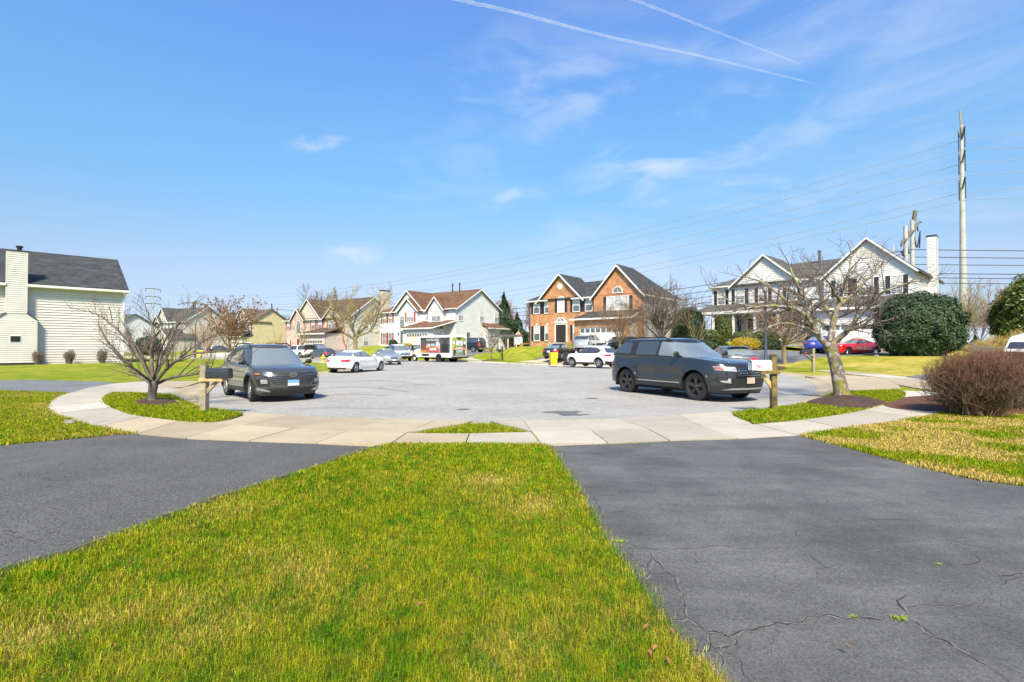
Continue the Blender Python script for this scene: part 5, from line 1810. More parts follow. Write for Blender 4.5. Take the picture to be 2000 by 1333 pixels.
class Car:
 """x forward, y to the car's left, z up; wheels touch z = 0"""
 def __init__(s, P):
  s.P = P
  s.zs, s.xf, s.xr, s.Wz = pw(P['zs']), pw(P['xf']), pw(P['xr']), pw(P['Wz'])
  s.zl = pw(P.get('zl', [(-3, .26), (3, .26)]))
  s.lc = P.get('lc', .62)
  s.cf, s.cr = max(p[1] for p in P['xf']) - s.lc, min(p[1] for p in P['xr']) + s.lc * .8
  s.wf, s.wr, s.R, s.AR = P['wf'], P['wr'], P['R'], P['R'] + P.get('gap', .065)
  c = P['cab']
  s.xa, s.xb, s.Wc, s.zr = pw(c['xa']), pw(c['xb']), pw(c['W']), pw(c['zr'])
  s.clf, s.clr = c.get('lf', .38), c.get('lr', .34)
  s.crown = P.get('crown', .05)
 # ---- lower body
 def W(s, x, z):
  w = s.Wz(z)
  for c in (s.wf, s.wr):
   d = math.hypot(x - c, z - s.R)
   if d < s.AR + .30:
    w += s.P.get('flare', .03) * (1 - max(0, d - s.AR) / .30) ** 2 * (1 if d > s.AR - .1 else .6)
  # door sculpting
  if s.wr + s.AR < x < s.wf - s.AR:
   w -= s.P.get('tuck', .018) * math.exp(-((z - s.P.get('tz', .62)) / .11) ** 2)
  return w
 def side_y(s, x, z):
  w = s.W(x, z)
  if x > s.cf:
   t = min(1, (x - s.cf) / max(.05, s.xf(z) - s.cf))
   return w * max(0, 1 - t ** PR) ** (1 / QR)
  if x < s.cr:
   t = min(1, (s.cr - x) / max(.05, s.cr - s.xr(z)))
   return w * max(0, 1 - t ** PR) ** (1 / QR)
  return w
 def front_x(s, y, z):
  w = s.Wz(z)
  t = min(1, abs(y) / w)
  return s.cf + (s.xf(z) - s.cf) * (1 - t ** QR) ** (1 / PR)
 def rear_x(s, y, z):
  w = s.Wz(z)
  t = min(1, abs(y) / w)
  return s.cr - (s.cr - s.xr(z)) * (1 - t ** QR) ** (1 / PR)
 def low(s, x):
  z = s.zl(x)
  for c in (s.wf, s.wr):
   d = abs(x - c)
   if d < s.AR:
    z = max(z, s.R + math.sqrt(s.AR ** 2 - d * d) * .99)
  return z
 def body(s, n_end=9, step=.10, rows=10):
  cols = []
  for k in range(n_end + 1):
   cols.append(('f', PI / 2 * (1 - k / n_end)))
  xs = set(np.round(np.arange(s.cr, s.cf, step), 3).tolist())
  for c in (s.wf, s.wr):
   for k in range(13):
    xs.add(round(c + s.AR * math.cos(PI * k / 12), 3))
   xs.add(round(c + s.AR + .004, 3))
   xs.add(round(c - s.AR - .004, 3))
  xs = sorted([x for x in xs if s.cr < x < s.cf], reverse=True)
  cols += [('s', x) for x in xs]
  for k in range(n_end + 1):
   cols.append(('r', PI / 2 * k / n_end))
  half = []
  for kind, q in cols:
   col = []
   if kind == 's':
    x0 = q
    zl, zt = s.low(x0), s.zs(x0)
   else:
    sn = math.sin(q) ** (2 / PR)
    x0 = s.cf + (s.xf(.6) - s.cf) * sn if kind == 'f' else s.cr - (s.cr - s.xr(.6)) * sn
    zl = s.low(x0)
    zt = s.zs(s.cf + (s.xf(s.zs(x0)) - s.cf) * sn if kind == 'f' else s.cr - (s.cr - s.xr(s.zs(x0))) * sn)
   for r in range(rows + 1):
    z = zl + (zt - zl) * r / rows
    if kind == 's':
     x, y = q, s.W(q, z)
    else:
     sn, cs = math.sin(q) ** (2 / PR), max(0, math.cos(q)) ** (2 / QR)
     x = s.cf + (s.xf(z) - s.cf) * sn if kind == 'f' else s.cr - (s.cr - s.xr(z)) * sn
     y = s.W(x, z) * cs if q < 1.5707 else 0.0
    col.append((x, y, z))
   # deck
   x, y, z = col[-1]
   rr = .045
   for f, hh in ((.985, .45), (.955, .8), (.90, 1.0), (.75, 1.35), (.5, 1.75), (.25, 2.0), (0, 2.1)):
    col.append((x, y * f, z + s.crown * .42 * hh * min(1, y / .5)))
   half.append(col)
  b = MB()
  b.grid(half)
  b.grid([[(x, -y, z) for x, y, z in col] for col in half])
  # sill turn-in and closing floor so nothing reads as a thin shell
  for sg in (1, -1):
   rows_ = [[(c[0][0], c[0][1] * sg, c[0][2]), (c[0][0], max(0, c[0][1] - .10) * sg, c[0][2] + .015)] for c in half]
   b.grid(rows_)
  return b
 # ---- cabin
 def zb(s, x):
  return s.zs(min(max(x, -9), 9)) - .02
 def cab_pt(s, u, t, side=1):
  """u: perimeter parameter (kind, value), t: 0 belt .. 1 roof edge"""
  xa, xb, w = s.xa(t), s.xb(t), s.Wc(t)
  kind, q = u
  if kind == 's':
   x = xb + s.clr + (xa - s.clf - xb - s.clr) * q
   y = w
  else:
   sn, cs = math.sin(q) ** (2 / PR), max(0, math.cos(q)) ** (2 / QR) if q < 1.5707 else 0.0
   x = xa - s.clf + s.clf * sn if kind == 'f' else xb + s.clr - s.clr * sn
   y = w * cs
  z = s.zb(x) + (s.zr(x) - s.zb(x)) * t
  return Vector((x, y * side, z))
 def cab_side(s, x, t, off=0.0):
  xa, xb, w = s.xa(t), s.xb(t), s.Wc(t)
  y = w
  if x > xa - s.clf:
   k = min(1, (x - xa + s.clf) / s.clf)
   y = w * max(0, 1 - k ** PR) ** (1 / QR)
  if x < xb + s.clr:
   k = min(1, (xb + s.clr - x) / s.clr)
   y = w * max(0, 1 - k ** PR) ** (1 / QR)
  z = s.zb(x) + (s.zr(x) - s.zb(x)) * t
  return Vector((x, y + off, z + off * .25))
 def cab_front(s, y, t, off=0.0, rear=False):
  w = s.Wc(t)
  k = min(1, abs(y) / w)
  g = (1 - k ** QR) ** (1 / PR)
  x = s.xb(t) + s.clr - s.clr * g - off if rear else s.xa(t) - s.clf + s.clf * g + off
  z = s.zb(x) + (s.zr(x) - s.zb(x)) * t
  return Vector((x, y, z + off * .5))
 def cabin(s):
  U = [('f', PI / 2 * (1 - k / 8)) for k in range(9)] + [('s', 1 - k / 12) for k in range(1, 12)] + [('r', PI / 2 * k / 8) for k in range(9)]
  T = [0, .15, .3, .45, .6, .75, .86, .94, 1.0]
  b = MB()
  for sg in (1, -1):
   rows = []
   for u in U:
    col = [s.cab_pt(u, t, sg) for t in T]
    e = col[-1]
    for f, hh in ((.97, .012), (.9, .026), (.7, .042), (.4, .055), (0, .06)):
     fx = 1 - (1 - f) * .0
     col.append(Vector((e.x, e.y * f, e.z + hh * min(1, abs(e.y) / .35))))
    rows.append(col)
   b.grid(rows)
  return b
 # ---- patches laid on the surfaces
 def slab(s, L, Rr, inward):
  """strip mesh between two edges with a thin rim; L, Rr lists of Vectors"""
  pass
 def fill(s, poly, surf, off=.006, n=None, m=4, depth=.012):
  """poly: (a, b) outline, monotone in a; surf(a, b, off) -> Vector"""
  a0, a1 = min(p[0] for p in poly), max(p[0] for p in poly)
  n = n or max(2, int((a1 - a0) / .035))
  A = sorted(set([a0 + (a1 - a0) * k / n for k in range(n + 1)] + [p[0] for p in poly]))
  rows = []
  for a in A:
   aa = min(max(a, a0 + 1e-5), a1 - 1e-5)
   ys = []
   for i in range(len(poly)):
    p, q = poly[i], poly[(i + 1) % len(poly)]
    if (p[0] - aa) * (q[0] - aa) <= 0 and abs(p[0] - q[0]) > 1e-9:
     ys.append(p[1] + (q[1] - p[1]) * (aa - p[0]) / (q[0] - p[0]))
   if not ys:
    continue
   lo, hi = min(ys), max(ys)
   rows.append([surf(a, lo, off - depth)] + [surf(a, lo + (hi - lo) * k / m, off) for k in range(m + 1)] + [surf(a, hi, off - depth)])
  b = MB().grid(rows)
  for r in (rows[0], rows[-1]):
   b.add([r[0], r[1], r[-2], r[-1]], [(0, 1, 2, 3)])
  return b
 def side(s, poly, off=.006, sg=1, **k):
  def f(x, z, o):
   y = s.side_y(x, z) + o
   return Vector((x, y * sg, z))
  return s.fill(poly, f, off, **k)
 def cside(s, poly, off=.005, sg=1, **k):
  def f(x, t, o):
   x = min(max(x, s.xb(t) + .05), s.xa(t) - .085)
   v = s.cab_side(x, t, o)
   return Vector((v.x, v.y * sg, v.z))
  k.setdefault('m', 9)
  return s.fill(poly, f, off, **k)
 def front(s, poly, off=.008, rear=False, **k):
  def f(y, z, o):
   return Vector((s.rear_x(y, z) - o, y, z)) if rear else Vector((s.front_x(y, z) + o, y, z))
  return s.fill(poly, f, off, **k)
 def cfront(s, poly, off=.006, rear=False, **k):
  def f(y, t, o):
   return s.cab_front(y, t, o, rear)
  return s.fill(poly, f, off, m=10, **k)
def text_obj(name, curve):
 """text as a real mesh"""
 t = bpy.data.objects.new(name, curve)
 COL.objects.link(t)
 bpy.context.view_layer.update()
 me = bpy.data.meshes.new_from_object(t)
 me.name = name
 bpy.data.objects.remove(t)
 o = bpy.data.objects.new(name, me)
 COL.objects.link(o)
 return o
def cham(poly, r=.2):
 out = []
 n = len(poly)
 for i in range(n):
  p, a, b = Vector(poly[i]), Vector(poly[i - 1]), Vector(poly[(i + 1) % n])
  out += [p.lerp(a, r), p.lerp(b, r)]
 return [tuple(q) for q in out]
WHEELS = {}
def wheel_meshes(R, wid, style, rimm, n=28):
 key = (R, wid, style, rimm, n)
 if key in WHEELS:
  return WHEELS[key]
 h = wid / 2
 rr = R * (.66 if style != 'steel' else .6)
 t = MB().lathe([(h * .78, rr), (h * .96, rr + .02), (h, R * .86), (h * .88, R * .97), (h * .6, R), (-h * .6, R), (-h * .88, R * .97), (-h, R * .86), (-h * .96, rr + .02), (-h * .78, rr)], n, 'y')
 if n > 20:
  for k in range(n * 2):      # tread blocks
   a = 2 * PI * k / (n * 2)
   for y0, y1 in ((-h * .6, -h * .1), (h * .1, h * .6)):
    aa = a + (.05 if y0 > 0 else 0)
    c, s_ = math.cos(aa), math.sin(aa)
    c2, s2 = math.cos(aa + .07), math.sin(aa + .07)
    r1 = R + .004
    t.add([(c * r1, y0, s_ * r1), (c2 * r1, y0, s2 * r1), (c2 * r1, y1, s2 * r1), (c * r1, y1, s_ * r1)], [(0, 1, 2, 3)])
 tm = t.mesh('tyre', M('black rubber'), True, 40)
 b = MB()
 b.lathe([(h * .80, rr * 1.0), (h * .84, rr * .99), (h * .80, rr * .93), (h * .3, rr * .90), (-h * .7, rr * .88)], n, 'y', mi=0)
 b.lathe([(h * .25, rr * .9), (h * .22, 0)], n, 'y', mi=1)
 hub = h * .62
 def spoke(a0, w0, w1, r0, r1, y0, y1, mi=0, th=.03, skew=0):
  P = []
  for r, w, y, sk in ((r0, w0, y0, 0), (r1, w1, y1, skew)):
   c, s_ = math.cos(a0 + sk), math.sin(a0 + sk)
   for q in (-1, 1):
    P.append(Vector((c * r - s_ * w * q / 2, y, s_ * r + c * w * q / 2)))
  lo = [p - Vector((0, th, 0)) for p in P]
  b.add(P + lo, [(0, 1, 3, 2), (4, 6, 7, 5), (0, 2, 6, 4), (1, 5, 7, 3)], mi)
 if style == 'five':
  for k in range(5):
   spoke(2 * PI * k / 5 + PI / 2, .075, .115, .03, rr * .95, hub, h * .78, th=.05)
   spoke(2 * PI * k / 5 + PI / 2, .02, .03, .05, rr * .9, hub + .004, h * .80, 0)
 elif style == 'angular':
  for k in range(5):
   a = 2 * PI * k / 5 + .3
   spoke(a, .07, .05, .04, rr * .95, hub, h * .8, th=.05, skew=.28)
   spoke(a + .33, .05, .035, rr * .45, rr * .95, hub, h * .8, th=.04, skew=.2)
   spoke(a + .12, .05, .16, rr * .5, rr * .93, hub * .8, h * .7, 1)
   spoke(a, .03, .05, rr * .3, rr * .62, hub, h * .74, th=.04, skew=.75)
 elif style == 'multi':
  for k in range(10):
   spoke(2 * PI * k / 10, .028, .02, .03, rr * .95, hub, h * .8, th=.03, skew=.08)
   spoke(2 * PI * k / 10 + .1, .028, .02, .03, rr * .95, hub, h * .8, th=.03, skew=.12)
 elif style == 'twin':
  for k in range(5):
   for d in (-.13, .13):
    spoke(2 * PI * k / 5 + d + .3, .035, .05, .03, rr * .95, hub, h * .8, th=.04)
 elif style == 'steel':
  b.lathe([(h * .3, rr * .9), (h * .15, rr * .6), (h * .5, rr * .5), (h * .62, rr * .2), (h * .62, 0)], n, 'y')
  for k in range(8):
   a = 2 * PI * k / 8
   b.lathe([(h * .32, .018), (h * .34, 0)], 6, 'y', (math.cos(a) * rr * .72, 0, math.sin(a) * rr * .72), 1)
 b.lathe([(hub + .006, rr * .17), (hub + .02, rr * .15), (hub + .022, 0)], 14, 'y', mi=0)
 for k in range(5):
  a = 2 * PI * k / 5 + .63
  b.lathe([(hub + .003, .011), (hub + .012, .009), (hub + .012, 0)], 6, 'y', (math.cos(a) * rr * .27, 0, math.sin(a) * rr * .27))
 rm = b.mesh('rim', [M(rimm), M('underbody')], True, 35)
 hm = MB().lathe([(-h * .3, R * .5), (h * .1, R * .5), (h * .12, R * .2), (h * .12, 0)], 16, 'y').mesh('brake_disc', M('dark trim'))
 WHEELS[key] = (tm, rm, hm)
 return WHEELS[key]
def add_wheel(root, x, y, R, wid, style, rimm, steer=0.0, n=28):
 tm, rm, hm = wheel_meshes(R, wid, style, rimm, n)
 w = inst('wheel', hm, root, (x, y, R), steer + (PI if y < 0 else 0))
 w.rotation_euler = (0, 0, steer + (PI if y < 0 else 0))
 inst('tyre', tm, w)
 inst('rim', rm, w)
def PB(root, b, name, m, smooth=False, angle=None):
 return b.build(name, M(m) if isinstance(m, str) else [M(q) for q in m], root, smooth, angle)
SUV = dict(zs=[(-2.52, 1.04), (-2.40, 1.25), (-1.2, 1.235), (.6, 1.20), (1.05, 1.19), (1.7, 1.14), (2.15, 1.07), (2.38, 1.0), (2.52, .86)],
  xf=[(.2, 2.38), (.36, 2.47), (.6, 2.52), (.85, 2.50), (1.0, 2.42), (1.1, 2.34)], xr=[(.25, -2.40), (.45, -2.52), (.75, -2.50), (1.0, -2.44), (1.15, -2.40)],
  Wz=[(.22, .92), (.35, .965), (.6, .985), (.85, .985), (1.0, .97), (1.14, .925)], zl=[(-2.5, .42), (-2.0, .36), (-1, .33), (1, .33), (1.9, .33), (2.5, .29)],
  wf=1.46, wr=-1.40, R=.40, gap=.075, flare=.035, lc=.75,
  cab=dict(xa=[(0, 1.22), (.5, .83), (1, .42)], xb=[(0, -2.42), (.5, -2.24), (1, -1.92)], W=[(0, .90), (.2, .885), (.6, .81), (.9, .74), (1, .70)],
     zr=[(-2.45, 1.62), (-2.0, 1.68), (-1.2, 1.73), (-.2, 1.73), (.3, 1.70), (.6, 1.62), (1.2, 1.55)], lf=.42, lr=.34))
CROSS = dict(zs=[(-2.25, .96), (-2.12, 1.08), (-1.1, 1.06), (.5, 1.02), (.95, 1.02), (1.5, .99), (1.95, .92), (2.14, .84), (2.25, .72)],
   xf=[(.2, 2.12), (.35, 2.22), (.55, 2.26), (.75, 2.24), (.9, 2.12), (1.0, 2.0)], xr=[(.25, -2.12), (.45, -2.25), (.75, -2.23), (1.0, -2.14), (1.1, -2.1)],
   Wz=[(.22, .86), (.35, .905), (.6, .93), (.85, .925), (1.0, .89), (1.1, .84)], zl=[(-2.2, .32), (-1, .26), (1, .26), (2.2, .24)],
   wf=1.34, wr=-1.34, R=.365, gap=.06, flare=.03, lc=.72,
   cab=dict(xa=[(0, 1.22), (.5, .82), (1, .34)], xb=[(0, -2.16), (.5, -1.98), (1, -1.66)], W=[(0, .83), (.2, .81), (.6, .72), (.9, .64), (1, .60)],
     zr=[(-2.2, 1.42), (-1.7, 1.55), (-1.0, 1.61), (-.2, 1.62), (.3, 1.59), (.7, 1.5), (1.2, 1.4)], lf=.42, lr=.36))
SEDAN = dict(zs=[(-2.38, .84), (-2.25, .96), (-1.6, 1.0), (-1.0, .97), (.6, .93), (1.0, .94), (1.6, .90), (2.0, .82), (2.25, .72), (2.38, .62)],
   xf=[(.18, 2.25), (.32, 2.34), (.5, 2.38), (.65, 2.34), (.8, 2.2), (.95, 2.0)], xr=[(.25, -2.24), (.45, -2.38), (.7, -2.36), (.9, -2.28), (1.0, -2.2)],
   Wz=[(.18, .84), (.32, .885), (.55, .905), (.75, .90), (.88, .87), (1.0, .82)], zl=[(-2.2, .28), (-1, .20), (1, .20), (2.2, .20)],
   wf=1.42, wr=-1.36, R=.325, gap=.045, flare=.022, lc=.78, crown=.06,
   cab=dict(xa=[(0, 1.05), (.5, .66), (1, .16)], xb=[(0, -1.86), (.5, -1.52), (1, -1.02)], W=[(0, .80), (.25, .77), (.6, .68), (.9, .59), (1, .55)],
     zr=[(-1.9, 1.22), (-1.1, 1.35), (-.5, 1.41), (0, 1.41), (.4, 1.36), (1.0, 1.2)], lf=.42, lr=.4))
def deep(P, **k):
 q = {a: (dict(b) if isinstance(b, dict) else list(b) if isinstance(b, list) else b) for a, b in P.items()}
 for a, b in k.items():
  if a == 'cab':
   q['cab'].update(b)
  else:
   q[a] = b
 return q
def vehicle(P, name, label, cat, pm, pos, h, z=None, style='five', rimm='silver rim', far=False, steer=0.0, wins=None, glass='light glass', wglass='windshield',
   group=None, scale=1.0, rails=False, lower=None, rglass=None, exhaust=False, mirrors=True):
 x, y = pos
 ang = math.atan2(h[1], h[0])
 z = TZ(x, y) if z is None else z
 root = thing(name, label, cat, (x, y, z), ang, group)
 c = Car(P)
 nstep = .16 if far else .09
 PB(root, c.body(step=nstep, rows=7 if far else 11), 'body', pm, True, 38)
 PB(root, c.cabin(), 'cabin', pm, True, 38)
 xr_, xf_ = min(p[1] for p in P['xr']), max(p[1] for p in P['xf'])
 ww = c.Wz(.6)
 R, wid = P['R'], P.get('tw', .235)
 ub = MB().box(xr_ + .25, xf_ - .25, -(ww - wid - .05), ww - wid - .05, P.get('ug', .22), c.zs(0) - .15)
 ub.box(c.wr + c.AR, c.wf - c.AR, -(ww - .08), ww - .08, P.get('ug', .22) + .04, c.zs(0) - .2)
 PB(root, ub, 'underbody', 'underbody')
 for wx, st in ((c.wf, steer), (c.wr, 0)):
  for sy in (1, -1):
   add_wheel(root, wx, sy * (ww - wid / 2 - .015), R, wid, style, rimm, st, 16 if far else 28)
 # dark arch lips
 if P.get('clad'):
  for wx in (c.wf, c.wr):
   for sg in (1, -1):
    b = MB()
    rows = []
    for k in range(15):
     t = PI * (-.06 + 1.12 * k / 14)
     row = []
     for rad in (c.AR - .004, c.AR + .06):
      px, pz = wx + rad * math.cos(t), R + rad * math.sin(t)
      pz = max(pz, .2)
      row.append((px, sg * (c.side_y(px, pz) + .010), pz))
     rows.append([(row[0][0], row[0][1] - sg * .05, row[0][2])] + row + [(row[1][0], row[1][1] - sg * .02, row[1][2])])
    b.grid(rows)
    PB(root, b, 'wheel_arch_trim', P['clad'], True, 50)
 # glass in a dark surround
 allp = [p for w in wins for p in w]
 xb0, xb1 = min(p[0] for p in allp if p[1] < .5), max(p[0] for p in allp if p[1] < .5)
 xt0, xt1 = min(p[0] for p in allp if p[1] > .5), max(p[0] for p in allp if p[1] > .5)
 tt = max(p[1] for p in allp)
 for sg in (1, -1):
  PB(root, c.cside([(xb0 - .04, min(p[1] for p in allp if p[0] == xb0) - .03), (xt0 - .03, min(.93, [p[1] for p in allp if p[0] == xt0 and p[1] > .5][0] + .04)), ((xt0 + xt1) / 2, tt + .035), (xt1 + .03, [p[1] for p in allp if p[0] == xt1 and p[1] > .5][0] + .04), (xb1 + .07, .05), (xb0 + .3, .05)], .004, sg, depth=.008), 'window_surround', 'black plastic', True, 30)
 for sg in (1, -1):
  for w in wins:
   w = cham(w, .07) if len(w) > 3 else w
   PB(root, c.cside(w, .011, sg, depth=.01), 'side_window', glass if len(wins) < 2 or w is not wins[-1] else (rglass or glass), True, 30)
 ws = P.get('ws', (.04, .93))
 wf_ = [(-.93 * c.Wc(ws[0]), ws[0]), (.93 * c.Wc(ws[0]), ws[0]), (.86 * c.Wc(ws[1]), ws[1]), (-.86 * c.Wc(ws[1]), ws[1])]
 PB(root, c.cfront(wf_, .013, n=24), 'windshield', wglass, True, 30)
 rs = P.get('rs', (.12, .86))
 wr_ = [(-.88 * c.Wc(rs[0]), rs[0]), (.88 * c.Wc(rs[0]), rs[0]), (.82 * c.Wc(rs[1]), rs[1]), (-.82 * c.Wc(rs[1]), rs[1])]
 PB(root, c.cfront(cham(wr_, .08), .012, rear=True, n=20), 'rear_window', rglass or glass, True, 30)
 if mirrors:
  for sg in (1, -1):
   mx = c.xa(.1) - .30
   my = c.cab_side(mx, .08).y + .02
   mz = c.zb(mx) + .10
   b = MB()
   rows = []
   for t, r in ((0, .35), (.2, .9), (.6, 1.0), (.9, .85), (1, .5)):
    yy = (my + .03 + .20 * t) * sg
    rows.append([(mx + .045 * r * math.cos(a) + .0 * t, yy, mz + .03 + .075 * r * math.sin(a)) for a in [2 * PI * k / 10 for k in range(10)]])
   b.grid(rows, closed=True)
   b.add(rows[-1], [tuple(range(10))])
   b.beam((mx, (my - .05) * sg, mz - .05), (mx, (my + .09) * sg, mz + .0), .07, .035)
   PB(root, b, 'side_mirror', P.get('mirm', pm), True, 40)
 if rails:
  for sg in (1, -1):
   pts = []
   for k in range(9):
    xx = c.xb(1) + .18 + (c.xa(1) - .2 - c.xb(1) - .1) * k / 8
    lift = .055 if 0 < k < 8 else .0
    pts.append((xx, sg * (c.Wc(1) - .02), c.zr(xx) + .02 + lift))
   PB(root, MB().tube(pts, .022, 6), 'roof_rail', 'black plastic', True)
 return root, c
def lamp(root, b, name, m):
 return PB(root, b, name, m, True, 40)
def seams(root, c, xs, pm='dark trim', belt=True, w=.007):
 """door shut lines"""
 for sg in (1, -1):
  for pts in xs:
   b = MB()
   L, Rr = [], []
   P = []
   for (x0, z0), (x1, z1) in zip(pts, pts[1:]):
    for k in range(7):
     t = k / 6
     P.append((x0 + (x1 - x0) * t, z0 + (z1 - z0) * t))
   for i, (x, z) in enumerate(P):
    dx, dz = (P[min(i + 1, len(P) - 1)][0] - P[max(i - 1, 0)][0], P[min(i + 1, len(P) - 1)][1] - P[max(i - 1, 0)][1])
    l = math.hypot(dx, dz) or 1
    nx_, nz_ = -dz / l * w / 2, dx / l * w / 2
    L.append((x + nx_, sg * (c.side_y(x, z) + .0022), z + nz_))
    Rr.append((x - nx_, sg * (c.side_y(x, z) + .0022), z - nz_))
   b.grid([L, Rr])
   PB(root, b, 'door_seam', 'underbody')
def handles(root, c, xs, z, m):
 for sg in (1, -1):
  for x in xs:
   y = c.side_y(x, z)
   b = MB().tube([(x - .10, sg * (y + .0), z), (x - .08, sg * (y + .035), z), (x + .08, sg * (y + .035), z), (x + .10, sg * (y + .0), z)], .013, 6)
   PB(root, b, 'door_handle', m, True)
def plate(root, c, y0, z0, rear=False, w=.30, hh=.15, m='plate white', stripe=None):
 x = (c.rear_x(y0, z0) - .03) if rear else (c.front_x(y0, z0) + .03)
 b = MB().box(min(x, x + .006), max(x, x + .006), y0 - w / 2, y0 + w / 2, z0 - hh / 2, z0 + hh / 2)
 o = PB(root, b, 'licence_plate', m)
 if stripe:
  xx = x - .002 if rear else x + .008
  MB().box(min(xx, xx + .001), max(xx, xx + .001), y0 - w / 2, y0 + w / 2, z0 - .01, z0 + hh / 2).build('plate_band', M(stripe), o)
 return o
mat('plate blue', (.16, .36, .62), .4)
mat('plate haze', (.50, .40, .33), .4)
# ==== dark grey SUV, right foreground (three-quarter view of its front and right side)
P = deep(SUV, clad='paint gunmetal', tuck=.032, tz=.74)
P['mirm'] = 'black plastic'
fw, rw_ = Vector((5.40, 15.12)), Vector((4.02, 17.70))
hd = (fw - rw_).normalized()
lf = Vector((-hd.y, hd.x))
ctr = fw - hd * 1.46 + lf * .93
wins = [[(-.02, .10), (.0, .90), (.52, .88), (1.02, .12)], [(-1.02, .10), (-1.0, .90), (-.10, .90), (-.12, .10)], [(-2.20, .18), (-1.84, .80), (-1.33, .88), (-1.28, .12)]]
suv, c = vehicle(P, 'parked_suv', 'dark blue grey SUV with black wheels parked beside the white mailbox', 'suv', 'paint gunmetal', (ctr.x, ctr.y), hd, 0.0, 'five', 'black rim',
    wins=[wins[0], wins[1], wins[2]], glass='light glass', rglass='tinted glass', rails=True)
suv.scale = (1.05, 1.05, 1.05)
for o in suv.children:
 if o.name.startswith('side_window') and min(v.co.x for v in o.data.vertices) < -.5:
  o.data.materials[0] = M('tinted glass')
seams(suv, c, [[(1.06, 1.05), (1.02, .8), (.98, .45)], [(-.06, 1.07), (-.06, .45)], [(-1.22, 1.08), (-1.16, .86), (-1.02, .62)], [(.98, .44), (-.9, .44)]])
handles(suv, c, (.16, -.95), .93, 'paint gunmetal')
for sg in (1, -1):
 PB(suv, c.side([(-.92, .33), (.98, .33), (.98, .44), (-.92, .44)], .02, sg), 'sill_trim', 'black plastic')
 PB(suv, c.side([(-.80, .465), (.94, .465), (.94, .49), (-.80, .49)], .028, sg), 'chrome_strip', 'chrome')
 PB(suv, c.side([(1.95, .27), (2.46, .27), (2.50, .50), (2.36, .50), (1.96, .42)], .012, sg), 'bumper_corner', 'black plastic')
 PB(suv, c.side([(-2.46, .82), (-2.12, .88), (-2.10, 1.02), (-2.42, 1.04)], .018, sg), 'taillight', 'red lamp', True)
 # headlight wraps round the corner
 hp = [(sg * .50, .84), (sg * .92, .88), (sg * .93, .985), (sg * .50, .965)]
 lamp(suv, c.front(hp, .014, n=14), 'headlight', 'clear lamp')
 lamp(suv, c.front([(sg * .80, .88), (sg * .925, .90), (sg * .925, .97), (sg * .80, .965)], .018, n=6), 'headlight_reflector', 'amber lamp').data.materials[0] = mat('amber dim%d' % sg, (.28, .09, .05), .2, coat=1)
 PB(suv, c.front([(sg * .52, .875), (sg * .78, .895), (sg * .78, .93), (sg * .52, .92)], .018, n=6), 'headlight_insert', 'silver rim')
 PB(suv, c.front([(sg * .60, .50), (sg * .90, .54), (sg * .92, .70), (sg * .66, .70)], .010, n=8), 'fog_surround', 'black plastic')
 PB(suv, c.front([(sg * .66, .53), (sg * .84, .56), (sg * .87, .60), (sg * .72, .60), (sg * .72, .66), (sg * .67, .66)], .018, n=8), 'fog_light', 'clear lamp')
PB(suv, c.front([(-.50, .70), (.50, .70), (.56, .84), (.50, .985), (-.50, .985), (-.56, .84)], .010, n=20), 'grille', 'black plastic')
for zz in (.735, .80, .865, .93):
 for k in range(-4, 5):
  y0 = k * .112 - (.056 if zz in (.80, .93) else 0)
  if abs(y0) < .50 and not (abs(y0) < .14 and .78 < zz < .90):
   PB(suv, c.front([(y0 - .03, zz - .009), (y0 + .03, zz - .009), (y0 + .03, zz + .009), (y0 - .03, zz + .009)], .024, n=2, m=1), 'grille_stud', 'chrome')
 PB(suv, c.front([(-.5, zz - .018), (.5, zz - .018), (.5, zz + .018), (-.5, zz + .018)], .016, n=16, m=1), 'grille_bar', 'paint gunmetal')
# oval badge
xx = c.front_x(0, .835) + .03
ovp = [(xx, .125 * math.cos(2 * PI * k / 20), .835 + .052 * math.sin(2 * PI * k / 20)) for k in range(20)]
bd = PB(suv, MB().prism(ovp, (.008, 0, 0)), 'badge', 'chrome')
ovp = [(xx + .009, .110 * math.cos(2 * PI * k / 20), .835 + .041 * math.sin(2 * PI * k / 20)) for k in range(20)]
PB(bd, MB().prism(ovp, (.003, 0, 0)), 'badge_face', mat('badge blue', (.02, .04, .12), .2, coat=1).name)
tx = bpy.data.curves.new('badge_script', 'FONT')
tx.body = 'Ford'
tx.size = .085
tx.shear = .35
tx.align_x, tx.align_y = 'CENTER', 'CENTER'
tx.extrude = .001
tx.materials.append(M('chrome'))
to = text_obj('badge_script', tx)
to.parent = bd
to.location = (xx + .0145, 0, .835)
to.rotation_euler = (PI / 2, 0, PI / 2)
PB(suv, c.front([(-.56, .40), (.56, .40), (.60, .64), (-.60, .64)], .010, n=20), 'lower_grille', 'black plastic')
PB(suv, c.front([(-.94, .26), (.94, .26), (.94, .36), (-.94, .36)], .014, n=26), 'lower_bumper', 'black plastic')
PB(suv, c.front([(-.84, .345), (-.62, .40), (.62, .40), (.84, .345), (.62, .352), (-.62, .352)], .030, n=26, m=1), 'skid_strip', 'silver rim')
plate(suv, c, -.06, .60, m='plate haze', w=.31, hh=.16)
for k in (-1, 1):
 b = MB()
 for q in range(2):
  pass
 p0, p1 = c.cab_front(.48 * k + .15, .03, .02), c.cab_front(.10 * k - .28 * k, .06, .02)
 PB(suv, MB().tube([c.cab_front(.55 * k, .02, .014), c.cab_front(.30 * k, .05, .018), c.cab_front(.02 * k, .05, .016)], .009, 5), 'wiper', 'black plastic')
